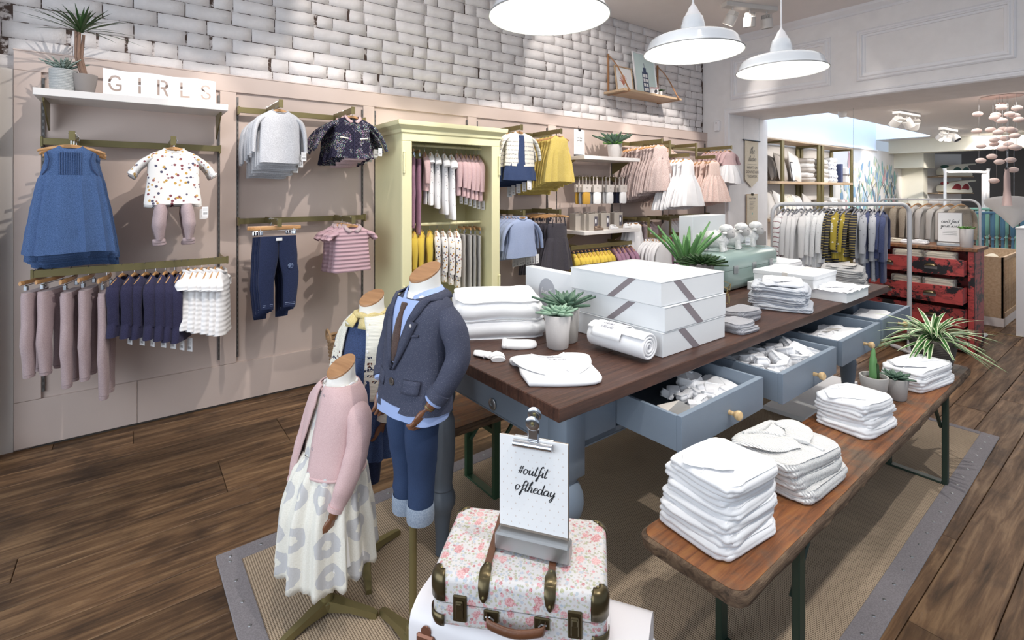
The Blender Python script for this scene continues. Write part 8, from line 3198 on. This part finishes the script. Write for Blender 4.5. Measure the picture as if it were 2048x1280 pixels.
f_lin = fabric('grey_linen', '#b5aca4', None, 600)
f_linw = fabric('white_linen', '#e3e0dd', None, 600)
f_pat = print_mat('mint_leaf_print', '#e9e4d8', ['#8fc0ae', '#d9cf7a', '#8a8a90'], 30, .3, .8)
cushion('dark grey linen cushion at the left of the top shelf', 8.62, 4.06, 1.746, .46, mat('dark_linen', '#6e6660', .9), 6, -14, 10)
cushion('mid grey linen cushion leaning on the top shelf', 8.85, 4.02, 1.746, .48, f_lin, 8, -14, 8)
cushion('large pale grey cushion on the top shelf behind the brass post', 9.32, 4.02, 1.746, .52, f_linw, 10, -10, 6)
cushion('white cushion at the left of the second shelf', 8.40, 4.0, 1.136, .46, f_linw, 0, -14, 4)
cushion('white tasselled cushion on the second shelf', 8.72, 4.0, 1.136, .44, f_wfold, 14, -14, 4)
cushion('mint printed cushion on the second shelf', 9.1, 4.0, 1.136, .40, f_pat, 0, -14, 4)
cushion('beige printed cushion on the second shelf', 9.42, 4.0, 1.136, .38, f_print, 6, -14, 4)
cushion('cream cushion at the end of the second shelf bay', 9.78, 4.0, 1.136, .38, f_linw, 16, -14, 4)
o = thing('framed_card', 'small black and white framed card on the top shelf', 'picture', (9.03, 3.93, 1.746), (R(-8), 0, R(0)))
MB().box(-.05, .05, 0, .01, 0, .34, .002).build('frame', m_black, o)
MB().box(-.038, .038, -.002, 0, .02, .32).build('print', m_white, o)
f_bb = print_mat('blue_check_blanket', '#e8e8ec', ['#5d7fae', '#38527e'], 26, .3, .6)
def pile(n, nm, wh, x, z, mts, w=.40, h=.075, seed=1):
 clothes_stack(n, 'folded_blanket', nm, wh, 'blanket', x, 4.06, z, R(3), w, .30, h, mts[0], seed, nm + ' ' + wh, 1, mts=mts)
pile(5, 'grey-white folded blanket', 'in the left pile on top shelf', 9.70, 1.746, [f_lin, f_linw], .34, .085, 160)
pile(5, 'taupe folded blanket', 'in the middle pile on top shelf', 10.30, 1.746, [f_linw, f_lin], .34, .085, 170)
pile(6, 'blue-sprigged folded blanket', 'in the right pile on top shelf', 10.68, 1.746, [f_bb, f_bb, f_speck], .36, .078, 180)
pile(3, 'grey knitted blanket', 'on second shelf behind post', 10.25, 1.136, [f_lin], .38, .09, 190)
pile(5, 'white sprigged blanket', 'in second shelf right pile', 10.72, 1.136, [f_speck, f_linw], .38, .065, 200)
pile(4, 'white towel', 'on the lowest visible shelf', 10.72, .551, [f_speck], .38, .07, 210)
o = thing('navy_book', 'tall navy blue box file beside the sprigged blankets', 'box', (11.0, 4.02, 1.746), R(-4))
MB().box(-.035, .035, -.12, .12, 0, .36, .004).build('case', f_indi, o)
o = thing('gift_parcel', 'white parcel with grey ribbon at the right of the top shelf', 'parcel', (11.28, 3.98, 1.746), R(8))
MB().box(-.10, .10, -.08, .08, 0, .30, .02).build('wrap', f_linw, o)
MB().box(-.103, .103, -.083, .083, .14, .165).build('ribbon', m_concd, o)
MB().sphere((0, -.085, .155), .04, .02, .03, 10, 6).build('bow', m_concd, o)
o = thing('gift_parcel', 'white parcel with a pink band on the second shelf', 'parcel', (11.2, 4.0, 1.136), R(0))
MB().box(-.14, .14, -.09, .09, 0, .27, .015).build('wrap', f_linw, o)
MB().box(-.03, .06, -.093, .093, -.0, .272).build('band', f_pink, o)
o = thing('black_wreath', 'round black wicker wreath hanging behind the clothes rail', 'wreath', (7.55, 2.55, 1.22), R(40))
MB().tube([(.11 * math.cos(a), 0, .11 * math.sin(a)) for a in [2 * PI * k / 32 for k in range(33)]], .05, 10, False).build('ring', mat('black_wicker', '#2a2729', .7, bump=.8, bs=60, bd=.01), o)
MB().cyl((0, 0, .15), (0, 0, 1.46), .0015, 6).build('string', m_wire, o)

# ---- mural on the back room wall: a print of leaves, birds and twigs ------------------------
mu = thing('wall_mural', 'printed wall mural of blue and green leaves with pink birds', 'mural', (12.0, 4.295, 0))
rmu = random.Random(12)
cols = [mat('mural_blue', '#a9c6dc', .8, var=.1), mat('mural_teal', '#8fc4bf', .8, var=.1), mat('mural_sage', '#b7c9b4', .8, var=.1), mat('mural_steel', '#7fa3c4', .8, var=.1), mat('mural_yellow', '#e3dca0', .8, var=.05)]
MBs = [MB() for _ in cols]
for i in range(230):
 x = rmu.uniform(.0, 3.7)
 top = 2.35 - .18 * abs(x - 2.0)
 z = rmu.uniform(1.0, top)
 k = rmu.randrange(5)
 L = rmu.uniform(.08, .30) * (1 if k != 4 else .5)
 w = L * rmu.uniform(.25, .55) * .5
 a = R(rmu.uniform(55, 125))
 pts = []
 for q in range(12):
  u = q / 12 * 2 * PI
  px_, pz_ = L / 2 * math.cos(u), w * math.sin(u) * (1 - .3 * math.cos(u))
  pts.append((x + px_ * math.cos(a) - pz_ * math.sin(a), -.0006 - i * .000004, z + px_ * math.sin(a) + pz_ * math.cos(a)))
 MBs[k].add(pts, [tuple(range(12))])
for b, mt in zip(MBs, cols):
 o = b.build('printed_leaves', mt, mu, 0)
 o['kind'] = 'stuff'
b = MB()
for i in range(14):
 x = rmu.uniform(1.0, 3.5)
 P = catmull([(x, -.002, 1.0), (x + rmu.uniform(-.2, .2), -.002, 1.35), (x + rmu.uniform(-.5, .5), -.002, 1.8)], 5)
 b.tube(P, .006, 4)
o = b.build('printed_twigs', mat('mural_twig', '#6b6a60', .8), mu, 0)
o['kind'] = 'stuff'
mbird = mat('mural_rose', '#d9a9ae', .8)
for (x, z, a) in ((.42, 2.05, 80), (2.55, 1.75, 60), (3.3, 1.45, -60)):
 P = [(0, 0), (.16, .05), (.30, .02), (.42, .06), (.36, -.03), (.22, -.07), (.30, -.22), (.16, -.10), (.04, -.06)]
 ca, sa = math.cos(R(a)), math.sin(R(a))
 MB().add([(x + p * ca - q * sa, -.003, z + p * sa + q * ca) for p, q in P], [tuple(range(len(P)))]).build('printed_bird', mbird, mu, 0)

# far end: cream beams and piers, far wall, shelves with ride-on toys ---------------------------
struct(MB().box(15.0, 15.4, -3.2, RY, 2.50, 2.83).build('trim_beam', m_cream, smooth=0))
struct(MB().box(16.0, 16.35, 3.85, RY, 0, 2.55).box(15.4, 16.35, 3.70, RY, 2.15, 2.55).build('wall_cream_pier', m_cream, smooth=0))
struct(MB().box(19.4, 19.55, -3.2, RY + .1, 0, 3.0).build('wall_far', mat('brown_grey_far_wall', '#6f6761', .8, var=.05), smooth=0))  # plain brown-grey far wall
ts = thing('far_shelving', 'far white shelving carrying cream ride-on toys', 'shelving', (17.0, 3.45, 0), math.atan2(-.603, .798))
MB().box(-.45, .45, .30, .34, 0, 2.55).build('back_panel', m_white, ts)
for z in (1.96, 1.53, 1.1):
 MB().box(-.46, .46, -.05, .31, z - .03, z, .003).build('shelf_board', m_oak, ts)
for z, mtc, nm in ((1.96, mat('dark_teal_plush', '#3f6a60', .7), 'green'), (1.53, mat('dark_red_plush', '#9c2f35', .7), 'red')):
 o = thing('rideon_toy', f'cream moulded ride-on toy with {nm} seat on the far shelving', 'toy', (17.0, 3.42, z + .002), math.atan2(-.603, .798))
 out = catmull([(-.40, .03, 0), (-.40, .16, 0), (-.28, .24, 0), (-.05, .29, 0), (.15, .31, 0), (.40, .32, 0), (.41, .29, 0), (.22, .26, 0), (.30, .14, 0), (.34, .02, 0), (.25, 0, 0), (-.30, 0, 0)], 4)
 MB().prism([(p.x, p.y) for p in out], lambda a, c: (a, -.10, c), lambda a, c: (a, .12, c)).build('shell', m_cream, o, 50, fix=True)
 for x0, s_ in ((-.09, 1), (.14, .8)):
  P = catmull([(x0 - .11 * s_, .10, 0), (x0, .22, 0), (x0 + .10 * s_, .20, 0), (x0 + .12 * s_, .08, 0), (x0, .09, 0)], 4)
  MB().prism([(p.x, p.y) for p in P], lambda a, c: (a, -.115, c), lambda a, c: (a, -.095, c)).build('seat_opening', mtc, o, 50, fix=True)
 MB().sphere((-.33, -.04, .24), .09, .08, .045, 12, 8).build('head_cushion', mtc, o)
o = thing('white_garment_rail', 'tall white arched rail with pale garments by the far shelving', 'clothes rail', (15.6, 2.95, 0), math.atan2(-.603, .798))
P = [(-.5, 0, 0), (-.5, 0, 1.95), (-.44, 0, 2.02), (.44, 0, 2.02), (.5, 0, 1.95), (.5, 0, 0)]
MB().tube(catmull(P, 4), .03, 10).build('arch', m_white, o)
MB().box(.38, .46, -.05, .05, .6, 1.98, .02).build('folded_drape', f_tulle, o)

# ============================================================ HANGING MOBILE AND LAMPS IN THE BACK ROOM
m_shell = mat('blush_felt_disc', '#dcc3bb', .7, var=.06)
mb = thing('felt_mobile', 'hanging mobile of blush felt pebbles on fine threads', 'mobile', (9.02, 1.36, 2.82))
rbm = random.Random(8)
MB().lathe([(.20, -.012), (.21, -.006), (.20, 0)], 28).build('ceiling_plate', m_shell, mb)
k = 0
for s_ in range(8):
 a = 2 * PI * s_ / 8
 r_ = .06 + .16 * (s_ % 3) / 2
 x, y = r_ * math.cos(a), r_ * math.sin(a)
 zb = -.50 - .14 * (s_ % 4) - rbm.uniform(0, .2)
 MB().cyl((x, y, 0), (x, y, zb), .0015, 5).build('thread', m_wire, mb)
 for j in range(4):
  z = zb * (.25 + .25 * j) + rbm.uniform(-.03, .03)
  b = MB().sphere((x + rbm.uniform(-.03, .03), y + rbm.uniform(-.03, .03), z), .055, .055, .036, 14, 9)
  b.build('felt_pebble', m_shell, mb, 80)
  k += 1
o = thing('sheer_lantern', 'white sheer cone lantern hanging low before the balustrade', 'lantern', (9.55, 1.32, 1.30), (R(0), R(18), 0))
MB().lathe([(.005, -.22), (.12, -.08), (.30, .10), (.31, .13), (.30, .135), (.005, .16)], 28).build('shade', NT('sheer_white').col('#e2e0e0').set(.7, alpha=.75).m, o, 40)
o2 = MB().cyl((0, 0, .16), (.0, 0, 1.50), .002, 6).build('wire', m_wire, o)
o2.rotation_euler = (0, R(-18), 0)
o = thing('sheer_tag', 'sheer pink bag hanging on a hook with small lettering', 'bag', (8.95, 1.30, 1.42))
b = MB()
b.loft([[(w_ * math.cos(a), w_ * .35 * math.sin(a), z) for a in [2 * PI * k / 16 for k in range(16)]] for w_, z in ((.13, -.02), (.085, .18), (.08, .36), (.055, .42), (.06, .45))])
b.build('bag', NT('sheer_pink').col('#cdb0aa').set(.7, alpha=.8).m, o, 60)
MB().cyl((0, 0, .45), (0, 0, 1.40), .0015, 6).build('wire', m_wire, o)
MB().box(-.06, .06, -.01, .01, .44, .47, .004).build('clip', m_black, o)
lt = thing('bulb_cluster', 'hanging cluster of bright small bulbs inside a sheer tent', 'lamp', (9.9, 1.22, 1.55))
for j in range(7):
 x, z = .16 * math.sin(j * .9 + .5), .05 + .085 * j
 bb_ = MB().sphere((x * .8, x * .2, z), .026, None, None, 10, 7).build('bulb', m_spotglow, lt, 80)
MB().cyl((0, 0, .65), (0, 0, 1.27), .002, 6).build('wire', m_wire, lt)
